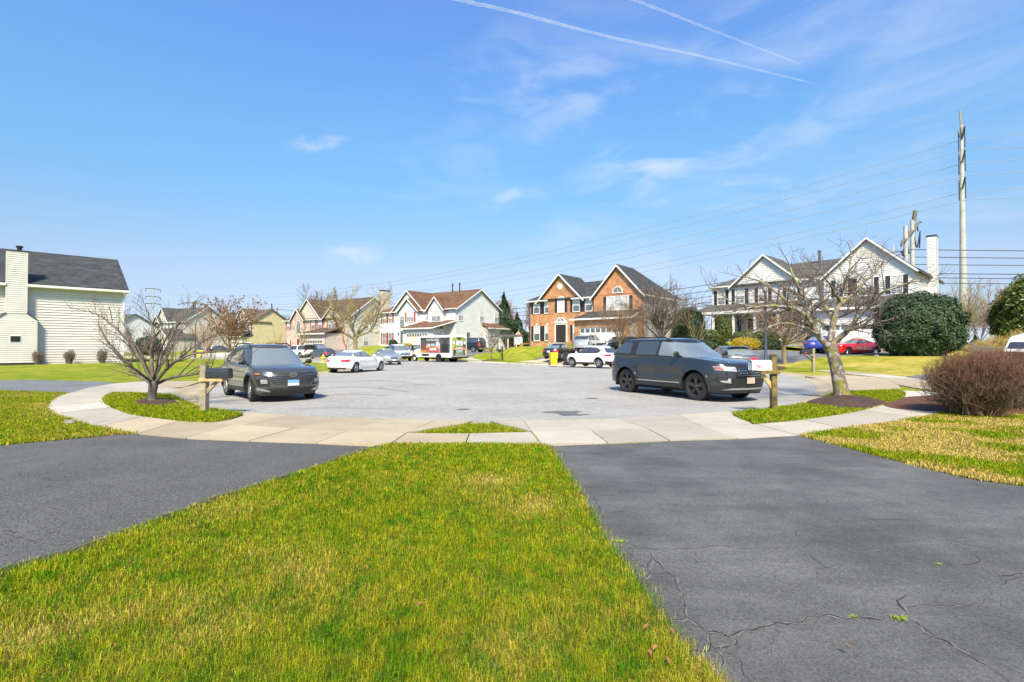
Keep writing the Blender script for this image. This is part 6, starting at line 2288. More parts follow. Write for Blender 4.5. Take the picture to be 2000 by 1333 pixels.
# hood creases
for sg in (1, -1):
 pts = []
 for k in range(9):
  xx = 1.25 + (2.28 - 1.25) * k / 8
  yy = sg * (.62 - .10 * k / 8)
  zt = c.zs(xx) + c.crown * .42 * (1.35 + .4 * (0.75 - abs(yy) / .9) / .25)
  pts.append((xx, yy, zt - .004))
 PB(suv, MB().tube(pts, [.003] + [.012] * 7 + [.003], 6), 'hood_crease', 'paint gunmetal', True)
PB(suv, c.cside([(-.22, .22), (-.14, .22), (-.14, .36), (-.22, .36)], .010, -1, n=2, m=1), 'window_sticker', 'plate white')
mat('grille scale', (.15, .155, .16), .25, metal=.7)
# ==== grey crossover, left foreground, nose toward us
P = deep(CROSS, clad='black plastic', tuck=.03, tz=.68)
P['mirm'] = 'black plastic'
fw = Vector((-7.55, 14.75))
hd = Vector((.67, -.742))
lf = Vector((-hd.y, hd.x))
ctr = fw - hd * 1.34 + lf * .90
wins = [[(-.05, .08), (-.02, .86), (.38, .85), (.98, .10)], [(-1.08, .10), (-.95, .85), (-.12, .87), (-.14, .08)], [(-1.86, .42), (-1.45, .82), (-1.06, .84), (-1.18, .16)]]
cr, c = vehicle(P, 'parked_crossover', 'grey crossover with blue licence plate facing the camera beside the black mailbox', 'suv', 'paint grey', (ctr.x, ctr.y), hd, 0.0, 'angular', 'silver rim',
    wins=wins, glass='tinted glass', rails=True, steer=math.radians(-6))
seams(cr, c, [[(.92, .98), (.90, .7), (.84, .42)], [(-.1, 1.0), (-.1, .42)], [(-1.16, 1.0), (-1.08, .8), (-.92, .6)]])
handles(cr, c, (.10, -.98), .84, 'paint grey')
for sg in (1, -1):
 PB(cr, c.side([(-.9, .25), (.9, .25), (.9, .40), (-.9, .36)], .016, sg), 'sill_trim', 'black plastic')
 PB(cr, c.side([(-.88, .415), (.88, .45), (.88, .47), (-.88, .43)], .02, sg), 'silver_strip', 'silver rim')
 PB(cr, c.side([(-2.16, .78), (-1.75, .86), (-1.75, .92), (-2.12, .94)], .014, sg), 'taillight', 'red lamp', True)
 lamp(cr, c.front([(sg * .60, .48), (sg * .84, .46), (sg * .89, .64), (sg * .80, .70), (sg * .62, .66)], .010, n=10), 'headlight', 'black plastic')
 o = lamp(cr, c.front([(sg * .655, .55), (sg * .79, .55), (sg * .80, .66), (sg * .665, .65)], .018, n=5), 'headlight_lens', 'clear lamp')
 for zz in (.58, .62):
  PB(cr, c.front([(sg * .67, zz - .005), (sg * .78, zz - .005), (sg * .78, zz + .005), (sg * .67, zz + .005)], .024, n=3, m=1), 'headlight_bar', 'black plastic')
 o = lamp(cr, c.front([(sg * .78, .795), (sg * .90, .81), (sg * .90, .835), (sg * .78, .83)], .016, n=6), 'side_marker', 'amber lamp')
 # daytime lamp facets at the outer grille ends
 for k in range(5):
  y0 = .46 + k * .075
  PB(cr, c.front([(sg * (y0 + .0), .76 + .012 * k - .025), (sg * (y0 + .062), .775 + .012 * k - .02), (sg * (y0 + .055), .80 + .01 * k), (sg * (y0 + .004), .79 + .01 * k)], .022, n=2, m=1), 'lamp_facet', 'grille scale')
 PB(cr, c.front([(sg * .56, .30), (sg * .86, .36), (sg * .92, .47), (sg * .86, .44), (sg * .60, .345)], .022, n=10, m=2), 'bumper_blade', 'silver rim')
PB(cr, c.front([(-.50, .53), (.50, .53), (.60, .66), (.90, .80), (.90, .84), (.3, .83), (-.3, .83), (-.90, .84), (-.90, .80), (-.60, .66)], .008, n=30), 'grille', 'black plastic')
for r in range(5):
 zz = .555 + r * .052
 wmax = .46 + r * .085
 k0 = int(wmax / .085)
 for k in range(-k0, k0 + 1):
  y0 = k * .085 + (.042 if r % 2 else 0)
  if abs(y0) > wmax - .02 or (abs(y0) < .13 and r > 3):
   continue
  PB(cr, c.front([(y0 - .042, zz), (y0, zz - .022), (y0 + .042, zz), (y0, zz + .017)], .020, n=2, m=1, depth=.004), 'grille_tile', 'grille scale')
PB(cr, c.front([(-.62, .27), (.62, .27), (.66, .41), (-.66, .41)], .012, n=20), 'lower_grille', 'black plastic')
PB(cr, c.front([(-.86, .20), (.86, .20), (.86, .27), (-.86, .27)], .014, n=24), 'lower_bumper', 'black plastic')
# oval badge with a slanted H
xx = c.front_x(0, .79) + .034
R1, R2 = [], []
b = MB()
rr_ = []
for k in range(24):
 t = 2 * PI * k / 24
 rr_.append([(xx, .112 * math.cos(t), .785 + .062 * math.sin(t)), (xx + .012, .106 * math.cos(t), .785 + .057 * math.sin(t)), (xx + .012, .094 * math.cos(t), .785 + .047 * math.sin(t)), (xx, .09 * math.cos(t), .785 + .044 * math.sin(t))])
b.grid(rr_ + [rr_[0]])
bd = PB(cr, b, 'badge', 'chrome', True, 40)
b = MB()
for y0 in (-.045, .045):
 b.beam((xx + .006, y0 + .022, .745), (xx + .006, y0 - .018, .825), .018, .012)
b.beam((xx + .006, -.05, .788), (xx + .006, .05, .782), .018, .012)
PB(bd, b, 'badge_letter', 'chrome')
plate(cr, c, .0, .56, w=.31, hh=.16, stripe='plate blue')
PB(cr, MB().tube([c.cab_front(.60, .02, .014), c.cab_front(.1, .03, .016), c.cab_front(-.1, .03, .014)], .008, 5), 'wiper', 'black plastic')
for sg in (1, -1):
 pts = []
 for k in range(9):
  xx = 1.2 + (2.0 - 1.2) * k / 8
  yy = sg * (.66 - .14 * k / 8)
  zt = c.zs(xx) + c.crown * .42 * (1.0 + .5 * (0.9 - abs(yy) / .88))
  pts.append((xx, yy, zt))
 PB(cr, MB().tube(pts, [.003] + [.009] * 7 + [.003], 6), 'hood_crease', 'paint grey', True)
# ==== white coupe at the left kerb
P = deep(SEDAN, xf=[(.18, 2.2), (.32, 2.28), (.5, 2.30), (.65, 2.26), (.8, 2.12), (.95, 1.9)], xr=[(.25, -2.18), (.45, -2.28), (.7, -2.26), (.9, -2.2), (1.0, -2.12)], wf=1.42, wr=-1.34,
  cab=dict(xa=[(0, .92), (.5, .52), (1, .06)], xb=[(0, -1.78), (.5, -1.42), (1, -.92)], zr=[(-1.9, 1.20), (-1.0, 1.32), (-.5, 1.365), (-.1, 1.37), (.3, 1.33), (1, 1.2)]))
hd = Vector((.32, .95)).normalized()
rt = Vector((hd.y, -hd.x))
ctr = Vector((-9.75, 31.9)) + hd * 1.34 - rt * .82
wb = [[(-.62, .10), (-.52, .84), (.02, .86), (.74, .12)], [(-1.36, .32), (-.98, .78), (-.60, .84), (-.70, .12)]]
r, c = vehicle(P, 'parked_coupe', 'white two door coupe seen from behind at the left kerb', 'car', 'paint white', (ctr.x, ctr.y), hd, .01, 'multi', 'silver rim', wins=wb, glass='light glass', rglass='light glass')
seams(r, c, [[(.86, .86), (.82, .3)], [(-.66, .92), (-.70, .6), (-.62, .3)], [(.82, .3), (-.62, .3)]])
handles(r, c, (-.5,), .76, 'paint white')
for sg in (1, -1):
 lamp(r, c.front([(sg * .40, .68), (sg * .84, .68), (sg * .86, .84), (sg * .62, .84), (sg * .42, .80)], .014, rear=True, n=12), 'taillight', 'red lamp')
 lamp(r, c.front([(sg * .55, .60), (sg * .86, .62), (sg * .86, .72), (sg * .6, .70)], .012, n=10), 'headlight', 'clear lamp')
 PB(r, c.side([(-.95, .19), (.95, .19), (.95, .24), (-.95, .24)], .012, sg), 'sill_trim', 'paint white')
PB(r, c.front([(-.7, .22), (.7, .22), (.66, .32), (-.66, .32)], .010, rear=True, n=16), 'rear_diffuser', 'black plastic')
plate(r, c, 0, .70, True, m='plate white', stripe='plate blue')
PB(r, c.front([(-.55, .885), (.55, .885), (.55, .90), (-.55, .90)], .012, rear=True, n=10, m=1), 'third_brake_light', 'dark trim')
PB(r, c.front([(-.35, .50), (.35, .50), (.35, .62), (-.35, .62)], .012, n=12), 'grille', 'black plastic')
# ==== silver sedan coming out of the street
P = deep(SEDAN)
hd = Vector((.5, -.866))
r, c = vehicle(P, 'parked_sedan', 'pale silver sedan facing the court just beyond the white coupe', 'car', 'paint silver', (-11.9, 48.6), hd, .03, 'twin', 'silver rim', far=True,
   wins=[[(-.5, .12), (-.45, .85), (.10, .86), (.86, .12)], [(-1.30, .16), (-.94, .80), (-.56, .85), (-.6, .12)]], glass='light glass')
seams(r, c, [[(.95, .86), (.9, .3)], [(-.52, .92), (-.52, .3)]])
for sg in (1, -1):
 lamp(r, c.front([(sg * .45, .58), (sg * .84, .60), (sg * .86, .74), (sg * .5, .70)], .014, n=10), 'headlight', 'clear lamp')
 lamp(r, c.front([(sg * .5, .68), (sg * .84, .68), (sg * .84, .84), (sg * .5, .84)], .012, rear=True, n=8), 'taillight', 'red lamp')
PB(r, c.front([(-.30, .54), (.30, .54), (.38, .68), (-.38, .68)], .012, n=12), 'grille', 'dark trim')
PB(r, c.front([(-.62, .24), (.62, .24), (.6, .34), (-.6, .34)], .012, n=12), 'lower_grille', 'black plastic')
plate(r, c, 0, .42, w=.3, hh=.12)
# ==== red muscle coupe on the drive of the right house
P = deep(SEDAN, zs=[(-2.38, .90), (-2.25, 1.02), (-1.4, 1.06), (-1.0, 1.02), (.4, .96), (1.0, .97), (1.6, .95), (2.1, .88), (2.3, .80), (2.42, .66)],
  xf=[(.16, 2.30), (.30, 2.40), (.5, 2.43), (.7, 2.43), (.85, 2.34), (.95, 2.15)], Wz=[(.16, .88), (.32, .93), (.55, .955), (.75, .95), (.9, .91), (1.05, .85)], R=.36, wf=1.46, wr=-1.40, gap=.04, flare=.05, lc=.62,
  cab=dict(xa=[(0, .78), (.5, .36), (1, -.12)], xb=[(0, -1.86), (.5, -1.46), (1, -.94)], W=[(0, .78), (.25, .76), (.6, .67), (.9, .58), (1, .54)], zr=[(-1.9, 1.20), (-1.0, 1.32), (-.5, 1.375), (-.2, 1.375), (.2, 1.34), (1, 1.2)]))
hd = Vector((-.965, -.24)).normalized()
r, c = vehicle(P, 'parked_sports_car', 'bright red muscle coupe on the driveway behind the leaning lichen tree', 'car', 'paint red', (29.2, 43.9), hd, .93, 'five', 'chrome',
   wins=[[(-.70, .16), (-.62, .78), (-.10, .84), (.52, .12)], [(-1.34, .34), (-1.0, .72), (-.72, .76), (-.78, .2)]], glass='tinted glass')
seams(r, c, [[(.66, .88), (.62, .3)], [(-.72, .94), (-.74, .6), (-.66, .3)]])
for sg in (1, -1):
 lamp(r, c.front([(sg * .52, .66), (sg * .84, .67), (sg * .84, .78), (sg * .52, .77)], .014, n=8), 'headlight', 'black plastic')
 lamp(r, c.front([(sg * .45, .76), (sg * .84, .76), (sg * .84, .88), (sg * .45, .88)], .014, rear=True, n=8), 'taillight', 'red lamp')
 PB(r, c.side([(-.9, .17), (.9, .17), (.9, .24), (-.9, .24)], .014, sg), 'sill_trim', 'black plastic')
PB(r, c.front([(-.5, .62), (.5, .62), (.52, .80), (-.52, .80)], .012, n=12), 'grille', 'black plastic')
PB(r, c.front([(-.6, .24), (.6, .24), (.62, .42), (-.62, .42)], .012, n=12), 'lower_grille', 'black plastic')
PB(r, c.front([(-.16, .705), (.16, .705), (.16, .735), (-.16, .735)], .022, n=4, m=1), 'badge', 'chrome')
# ==== small white crossover beside the bins
P = deep(CROSS, xf=[(.2, 2.02), (.35, 2.12), (.55, 2.15), (.75, 2.13), (.9, 2.0), (1.0, 1.9)], xr=[(.25, -2.05), (.45, -2.15), (.75, -2.13), (1.0, -2.04), (1.1, -2.0)], wf=1.29, wr=-1.32, R=.34, clad='black plastic',
  cab=dict(xa=[(0, 1.18), (.5, .72), (1, .18)], xb=[(0, -2.06), (.5, -1.85), (1, -1.48)], zr=[(-2.1, 1.40), (-1.5, 1.54), (-.9, 1.59), (-.2, 1.60), (.2, 1.57), (.6, 1.48), (1.2, 1.36)]))
hd = Vector((-.68, .735)).normalized()
lf = Vector((-hd.y, hd.x))
rear_c = Vector((6.55, 38.4))
ctr = rear_c + hd * 1.32 - lf * .80
r, c = vehicle(P, 'parked_crossover', 'small white crossover parked beside the yellow and black bins', 'suv', 'paint white', (ctr.x, ctr.y), hd, .08, 'twin', 'silver rim',
   wins=[[(-.30, .12), (-.25, .86), (.24, .84), (.94, .14)], [(-1.45, .46), (-1.0, .80), (-.35, .86), (-.40, .12)]], glass='tinted glass')
c.P = P
seams(r, c, [[(.86, .95), (.82, .45)], [(-.34, 1.0), (-.34, .45)]])
for sg in (1, -1):
 PB(r, c.side([(-.9, .24), (.9, .24), (.9, .38), (-.9, .38)], .014, sg), 'sill_trim', 'black plastic')
 lamp(r, c.front([(sg * .42, .84), (sg * .85, .84), (sg * .86, 1.0), (sg * .6, .98)], .016, rear=True, n=12), 'taillight', 'red lamp')
 PB(r, c.side([(-2.08, .84), (-1.62, .93), (-1.66, .98), (-2.05, 1.0)], .014, sg), 'taillight_wing', 'red lamp')
 lamp(r, c.front([(sg * .5, .70), (sg * .84, .72), (sg * .84, .82), (sg * .5, .80)], .014, n=8), 'headlight', 'clear lamp')
PB(r, c.front([(-.84, .26), (.84, .26), (.86, .50), (.5, .46), (-.5, .46), (-.86, .50)], .014, rear=True, n=16), 'rear_bumper', 'black plastic')
plate(r, c, 0, .72, True)
PB(r, c.front([(-.4, .80), (.4, .80), (.4, .83), (-.4, .83)], .012, rear=True, n=8, m=1), 'chrome_strip', 'chrome')
# ==== grey hatchback behind the dark SUV
P = deep(CROSS, zs=[(-2.25, .92), (-2.12, 1.02), (-1.1, 1.0), (.5, .96), (.95, .96), (1.5, .93), (1.95, .86), (2.14, .78), (2.25, .68)], R=.34,
  cab=dict(zr=[(-2.2, 1.30), (-1.7, 1.44), (-1.0, 1.50), (-.2, 1.51), (.3, 1.48), (.7, 1.4), (1.2, 1.3)]))
hd = Vector((.10, .995)).normalized()
r, c = vehicle(P, 'parked_hatchback', 'grey hatchback seen from behind past the hood of the dark SUV', 'car', 'paint graphite', (12.35, 29.2), hd, .12, 'five', 'silver rim',
   wins=[[(-.05, .10), (-.02, .86), (.38, .85), (.98, .12)], [(-1.2, .16), (-1.0, .82), (-.12, .86), (-.14, .1)]], glass='light glass')
for sg in (1, -1):
 lamp(r, c.front([(sg * .36, .86), (sg * .88, .78), (sg * .88, .94), (sg * .6, .93)], .016, rear=True, n=12), 'taillight', 'red lamp')
PB(r, c.front([(-.84, .26), (.84, .26), (.86, .44), (-.86, .44)], .014, rear=True, n=16), 'rear_bumper', 'black plastic')
plate(r, c, 0, .66, True, hh=.15, m='plate white')
PB(r, MB().tube([c.cab_front(0, .12, .02, True), c.cab_front(.3, .22, .02, True)], .012, 5), 'wiper', 'black plastic')
PB(r, MB().box(-1.90, -1.62, -.56, .56, 1.50, 1.53), 'spoiler', 'paint graphite')
# ==== black sedan on the brick house apron
P = deep(SEDAN)
hd = Vector((.56, .83)).normalized()
r, c = vehicle(P, 'parked_sedan', 'black sedan behind the yellow bin, rear toward the court', 'car', 'paint black', (4.7, 49.4), hd, .50, 'twin', 'silver rim', far=True,
   wins=[[(-.5, .12), (-.45, .85), (.10, .86), (.86, .12)], [(-1.30, .16), (-.94, .80), (-.56, .85), (-.6, .12)]], glass='light glass')
for sg in (1, -1):
 lamp(r, c.front([(sg * .42, .70), (sg * .84, .70), (sg * .86, .86), (sg * .5, .86)], .014, rear=True, n=10), 'taillight', 'red lamp')
PB(r, c.front([(-.45, .875), (.45, .875), (.45, .89), (-.45, .89)], .012, rear=True, n=8, m=1), 'chrome_strip', 'chrome')
plate(r, c, 0, .72, True)
# ==== silver off-roader on the brick house drive
P = deep(SUV)
r, c = vehicle(P, 'parked_suv', 'pale silver SUV seen from behind near the brick house door', 'suv', 'paint pewter', (8.3, 54.6), Vector((.52, .85)).normalized(), 1.15, 'five', 'silver rim', far=True,
   wins=wins and [[(-.02, .10), (.0, .90), (.52, .88), (1.02, .12)], [(-1.02, .10), (-1.0, .90), (-.10, .90), (-.12, .10)], [(-2.15, .16), (-1.95, .86), (-1.33, .90), (-1.28, .12)]], glass='tinted glass', rails=True)
for sg in (1, -1):
 lamp(r, c.front([(sg * .74, .72), (sg * .92, .72), (sg * .91, 1.05), (sg * .74, 1.05)], .014, rear=True, n=6), 'taillight', 'chrome')
plate(r, c, -.1, .82, True, w=.4, hh=.14)
# ==== black SUV facing left on the same drive
P = deep(SUV)
r, c = vehicle(P, 'parked_suv', 'black SUV in front of the brick house garage, nose to the left', 'suv', 'paint black', (10.9, 52.6), Vector((-.88, -.47)).normalized(), .95, 'five', 'silver rim', far=True,
   wins=[[(-.02, .10), (.0, .90), (.52, .88), (1.02, .12)], [(-1.02, .10), (-1.0, .90), (-.10, .90), (-.12, .10)], [(-2.15, .16), (-1.95, .86), (-1.33, .90), (-1.28, .12)]], glass='tinted glass', wglass='tinted glass')
for sg in (1, -1):
 lamp(r, c.front([(sg * .5, .82), (sg * .9, .82), (sg * .9, .93), (sg * .5, .93)], .014, n=8), 'headlight', 'clear lamp')
PB(r, c.front([(-.5, .68), (.5, .68), (.5, .93), (-.5, .93)], .012, n=10), 'grille', 'dark trim')
PB(r, c.front([(-.12, .78), (.12, .78), (.12, .84), (-.12, .84)], .02, n=3, m=1), 'badge', 'red lamp')
# ==== black full-size SUV left of the small bare tree
P = deep(SUV, zs=[(-2.85, 1.10), (-2.7, 1.24), (-1.2, 1.24), (.9, 1.20), (1.3, 1.20), (2.0, 1.18), (2.5, 1.10), (2.75, 1.0)], xf=[(.3, 2.72), (.6, 2.8), (.9, 2.8), (1.1, 2.72), (1.2, 2.6)],
  xr=[(.3, -2.75), (.5, -2.85), (.9, -2.83), (1.2, -2.75)], wf=1.75, wr=-1.65, R=.42, zl=[(-3, .40), (3, .40)], ug=.36,
  cab=dict(xa=[(0, 1.35), (.5, 1.05), (1, .72)], xb=[(0, -2.76), (.5, -2.68), (1, -2.52)], zr=[(-2.8, 1.86), (-2, 1.92), (0, 1.93), (.7, 1.88), (1.3, 1.8)]))
sub, c = vehicle(P, 'parked_suv', 'long black SUV partly hidden by the back of the wrapped bus', 'suv', 'paint black', (-6.1, 68.6), Vector((-.88, .47)).normalized(), .95, 'five', 'silver rim', far=True,
    wins=[[(.1, .1), (.12, .88), (.8, .86), (1.1, .12)], [(-1.0, .1), (-1.0, .88), (0, .88), (0, .1)], [(-2.5, .12), (-2.4, .86), (-1.12, .88), (-1.12, .1)]], glass='tinted glass')
for sg in (1, -1):
 lamp(sub, c.front([(sg * .78, .8), (sg * .93, .8), (sg * .92, 1.2), (sg * .78, 1.2)], .014, rear=True, n=6), 'taillight', 'red lamp')
PB(sub, c.front([(-.9, .42), (.9, .42), (.9, .58), (-.9, .58)], .02, rear=True, n=12), 'rear_bumper', 'chrome')
# ==== blue sedan on the right drive
r, c = vehicle(deep(SEDAN), 'parked_sedan', 'blue sedan half hidden behind the red muscle coupe', 'car', 'paint blue', (28.3, 46.8), Vector((.735, .678)).normalized(), 1.2, 'twin', 'silver rim', far=True,
   wins=[[(-.5, .12), (-.45, .85), (.10, .86), (.86, .12)], [(-1.30, .16), (-.94, .80), (-.56, .85), (-.6, .12)]], glass='light glass')
for sg in (1, -1):
 lamp(r, c.front([(sg * .5, .72), (sg * .84, .72), (sg * .86, .86), (sg * .55, .86)], .014, rear=True, n=10), 'taillight', 'red lamp')
plate(r, c, 0, .74, True)
# ==== slate hatchback and two cars beyond
P = deep(CROSS, zs=[(-2.25, .92), (-2.12, 1.02), (-1.1, 1.0), (.5, .96), (.95, .96), (1.5, .93), (1.95, .86), (2.14, .78), (2.25, .68)], R=.34, cab=dict(zr=[(-2.2, 1.30), (-1.7, 1.42), (-1.0, 1.48), (-.2, 1.48), (.3, 1.45), (.7, 1.36), (1.2, 1.3)]))
r, c = vehicle(P, 'parked_hatchback', 'slate grey hatchback behind the yellow hydrant, red tail lamps to the right', 'car', 'paint slate', (-26.4, 71.4), Vector((-.80, .60)).normalized(), 0.0, 'twin', 'silver rim', far=True,
   wins=[[(-.05, .10), (-.02, .86), (.38, .85), (.98, .12)], [(-1.2, .16), (-1.0, .82), (-.12, .86), (-.14, .1)]], glass='tinted glass')
for sg in (1, -1):
 lamp(r, c.front([(sg * .46, .78), (sg * .88, .78), (sg * .88, 1.0), (sg * .62, .98)], .016, rear=True, n=12), 'taillight', 'red lamp')
 PB(r, c.side([(-2.12, .80), (-1.7, .88), (-1.75, .98), (-2.1, 1.0)], .014, sg), 'taillight_wing', 'red lamp')
PB(r, c.front([(-.84, .26), (.84, .26), (.86, .5), (-.86, .5)], .014, rear=True, n=16), 'rear_bumper', 'black plastic')
plate(r, c, 0, .6, True)
def pickup(label, pm, pos, h, z, cap=None, face=True, bed_cover=False):
 """crew-cab pickup: cab and hood from the shell, plus a square bed"""
 P = deep(SUV, zs=[(-2.9, 1.18), (-2.85, 1.20), (-.8, 1.20), (.9, 1.18), (1.3, 1.20), (2.1, 1.20), (2.6, 1.12), (2.78, 1.0)], xf=[(.35, 2.74), (.6, 2.82), (.9, 2.82), (1.1, 2.76), (1.2, 2.66)],
   xr=[(.35, -2.80), (.6, -2.88), (1.2, -2.88)], Wz=[(.4, .95), (.7, .98), (1.0, .98), (1.2, .95)], wf=1.85, wr=-1.75, R=.41, zl=[(-3, .46), (3, .46)], ug=.4, lc=.55, gap=.08, flare=.05,
   cab=dict(xa=[(0, 1.45), (.5, 1.12), (1, .80)], xb=[(0, -.98), (.5, -.95), (1, -.88)], W=[(0, .92), (.3, .89), (.7, .80), (1, .72)], zr=[(-1, 1.84), (0, 1.90), (.7, 1.88), (1.4, 1.8)], lf=.4, lr=.18))
 r, c = vehicle(P, 'pickup_truck', label, 'pickup', pm, pos, Vector(h).normalized(), z, 'five', 'silver rim', far=True,
    wins=[[(.28, .1), (.3, .88), (.86, .86), (1.2, .12)], [(-.78, .1), (-.74, .88), (.18, .88), (.18, .1)]], glass='tinted glass')
 b = MB().box(-2.8, -1.02, -.78, .78, 1.10, 1.245)
 PB(r, b, 'bed_floor', 'underbody')
 if cap:
  b = MB().grid([[(x, y * (.9 if z_ > 1.6 else .93), z_) for y, z_ in ((-.98, 1.22), (-.92, 1.75), (-.7, 1.86), (.7, 1.86), (.92, 1.75), (.98, 1.22))] for x in (-2.86, -1.05)])
  b.add([(-2.86, -.91, 1.22), (-2.78, -.83, 1.75), (-2.78, -.63, 1.86), (-2.78, .63, 1.86), (-2.78, .83, 1.75), (-2.86, .91, 1.22)], [(0, 1, 2, 3, 4, 5)])
  PB(r, b, 'bed_cap', cap)
  for sg in (1, -1):
   PB(r, MB().quad((-2.6, sg * .915, 1.34), (-1.3, sg * .915, 1.34), (-1.3, sg * .875, 1.72), (-2.6, sg * .875, 1.72)), 'side_window', 'tinted glass')
 for sg in (1, -1):
  lamp(r, c.front([(sg * .6, .86), (sg * .92, .86), (sg * .92, 1.04), (sg * .6, 1.04)], .014, n=6), 'headlight', 'clear lamp')
  lamp(r, c.front([(sg * .8, .8), (sg * .95, .8), (sg * .95, 1.12), (sg * .8, 1.12)], .014, rear=True, n=5), 'taillight', 'red lamp')
 PB(r, c.front([(-.56, .72), (.56, .72), (.56, 1.05), (-.56, 1.05)], .012, n=10), 'grille', 'chrome')
 PB(r, c.front([(-.48, .76), (.48, .76), (.48, .86), (-.48, .86)], .02, n=8), 'grille_insert', 'black plastic')
 PB(r, c.front([(-.9, .46), (.9, .46), (.9, .64), (-.9, .64)], .03, n=14), 'front_bumper', 'black plastic')
 PB(r, c.front([(-.9, .5), (.9, .5), (.9, .66), (-.9, .66)], .05, rear=True, n=14), 'rear_bumper', 'chrome')
 return r, c
pickup('white crew cab pickup nosed in between the silver sedan and the bus', 'paint white', (-13.4, 60.0), (.50, -.866), .02)
pickup('white pickup with black bed cap on the left house drive', 'paint white', (-33.6, 80.5), (-.86, .51), .05, 'black plastic')
pickup('dark maroon pickup between the white pickup and the slate hatchback', 'paint brown', (-32.0, 84.5), (.80, -.60), .25, 'black plastic')
r, c = vehicle(deep(SEDAN), 'parked_sedan', 'black sedan in front of the white house, roof showing above the white pickup', 'car', 'paint black', (-12.5, 66.6), Vector((.93, -.37)).normalized(), .45, 'twin', 'silver rim', far=True,
   wins=[[(-.5, .12), (-.45, .85), (.10, .86), (.86, .12)], [(-1.30, .16), (-.94, .80), (-.56, .85), (-.6, .12)]], glass='light glass')
for sg in (1, -1):
 lamp(r, c.front([(sg * .45, .58), (sg * .84, .60), (sg * .86, .74), (sg * .5, .70)], .014, n=8), 'headlight', 'clear lamp')
r, c = vehicle(deep(CROSS), 'parked_crossover', 'distant white crossover peeking over the roof of the grey crossover', 'suv', 'paint white', (-55.5, 108.0), Vector((.4, -.9)).normalized(), 1.1, 'twin', 'silver rim', far=True,
   wins=[[(-.05, .10), (-.02, .86), (.38, .85), (.98, .12)], [(-1.2, .16), (-1.0, .82), (-.12, .86), (-.14, .1)]], glass='tinted glass')
r, c = vehicle(deep(SEDAN), 'parked_sedan', 'tiny dark sedan far down the street behind the twiggy shrub tree', 'car', 'paint slate', (-58.5, 103.0), Vector((.7, .7)).normalized(), .6, 'twin', 'silver rim', far=True,
   wins=[[(-.5, .12), (-.45, .85), (.10, .86), (.86, .12)], [(-1.30, .16), (-.94, .80), (-.56, .85), (-.6, .12)]], glass='tinted glass')
lamp(r, c.front([(-.84, .68), (.84, .68), (.84, .84), (-.84, .84)], .012, rear=True, n=8), 'taillight', 'red lamp')
# ==== boxy white camper nose at the right edge
rt_ = thing('camper_trailer', 'white camper trailer front poking in at the right edge above the red twigged shrub', 'trailer', (38.6, 38.2, .3), math.radians(12))
prof = [(-.6, .55), (-.95, .95), (-.72, 1.2), (-.30, 1.95), (0, 2.15), (1.2, 2.4), (5.2, 2.45), (5.4, .55)]
b = MB().prism([(x, -1.1, z_) for x, z_ in prof], (0, 2.2, 0))
PB(rt_, b, 'body', 'paint white')
PB(rt_, MB().prism([(-.74, -.9, 1.24), (-.46, -.9, 1.68), (-.46, .9, 1.68), (-.74, .9, 1.24)], (-.03, 0, .02)), 'window', 'tinted glass')
PB(rt_, MB().box(-.98, -.90, -1.12, 1.12, .86, .93), 'belt_strip', 'dark trim')
PB(rt_, MB().box(-.6, 1.0, -1.14, -1.10, 1.98, 2.02), 'awning_rail', 'dark trim')
PB(rt_, MB().box(-.3, .3, -1.13, -1.10, 1.1, 1.5), 'emblem', mat('decal beige', (.55, .36, .25), .5).name)
PB(rt_, MB().box(1, 4.6, -1.12, -1.10, 1.2, 1.8), 'side_window', 'tinted glass')
for y_ in (-.95, .95):
 add_wheel(rt_, 2.6, y_, .36, .22, 'steel', 'silver rim', 0, 16)
b = MB().beam((-.5, -.5, .5), (-2, 0, .45), .08, .08).beam((-.5, .5, .5), (-2, 0, .45), .08, .08).tube([(-1.8, 0, 0), (-1.8, 0, .6)], .04, 6)
PB(rt_, b, 'tow_bar', 'dark trim')
PB(rt_, MB().box(.2, 5.0, -.9, .9, .34, .56), 'chassis', 'underbody')
# ==== the wrapped shuttle bus
hd = Vector((-.77, .64)).normalized()
lf = Vector((-hd.y, hd.x))
bc = Vector((-7.9, 56.1)) - lf * 1.02          # rear axle centre
bus = thing('shuttle_bus', 'white cutaway shuttle bus wrapped in fiery and green graphics beside the small bare tree', 'bus', (bc.x, bc.y, .0), math.atan2(hd.y, hd.x))
WB, BW, ZF, ZT = 4.35, 1.2, .52, 2.95
# passenger box
prof = []
for k in range(9):
 t = PI / 2 * k / 8
 prof.append((BW - .22 + .22 * math.cos(t), ZT - .20 + .20 * math.sin(t)))
sec = [(BW, ZF)] + prof + [(-y, z_) for y, z_ in reversed(prof)] + [(-BW, ZF)]
rows = []
for x, f, dz_ in ((-1.95, .96, -.05), (-1.88, 1, 0), (3.1, 1, 0), (3.16, .97, -.02)):
 rows.append([(x, y * f, z_ + dz_ if z_ > 1 else z_) for y, z_ in sec])
b = MB().grid(rows)
b.add(rows[0], [tuple(range(len(sec)))]).add(rows[-1], [tuple(range(len(sec)))])
PB(bus, b, 'body', 'paint white', True, 35)
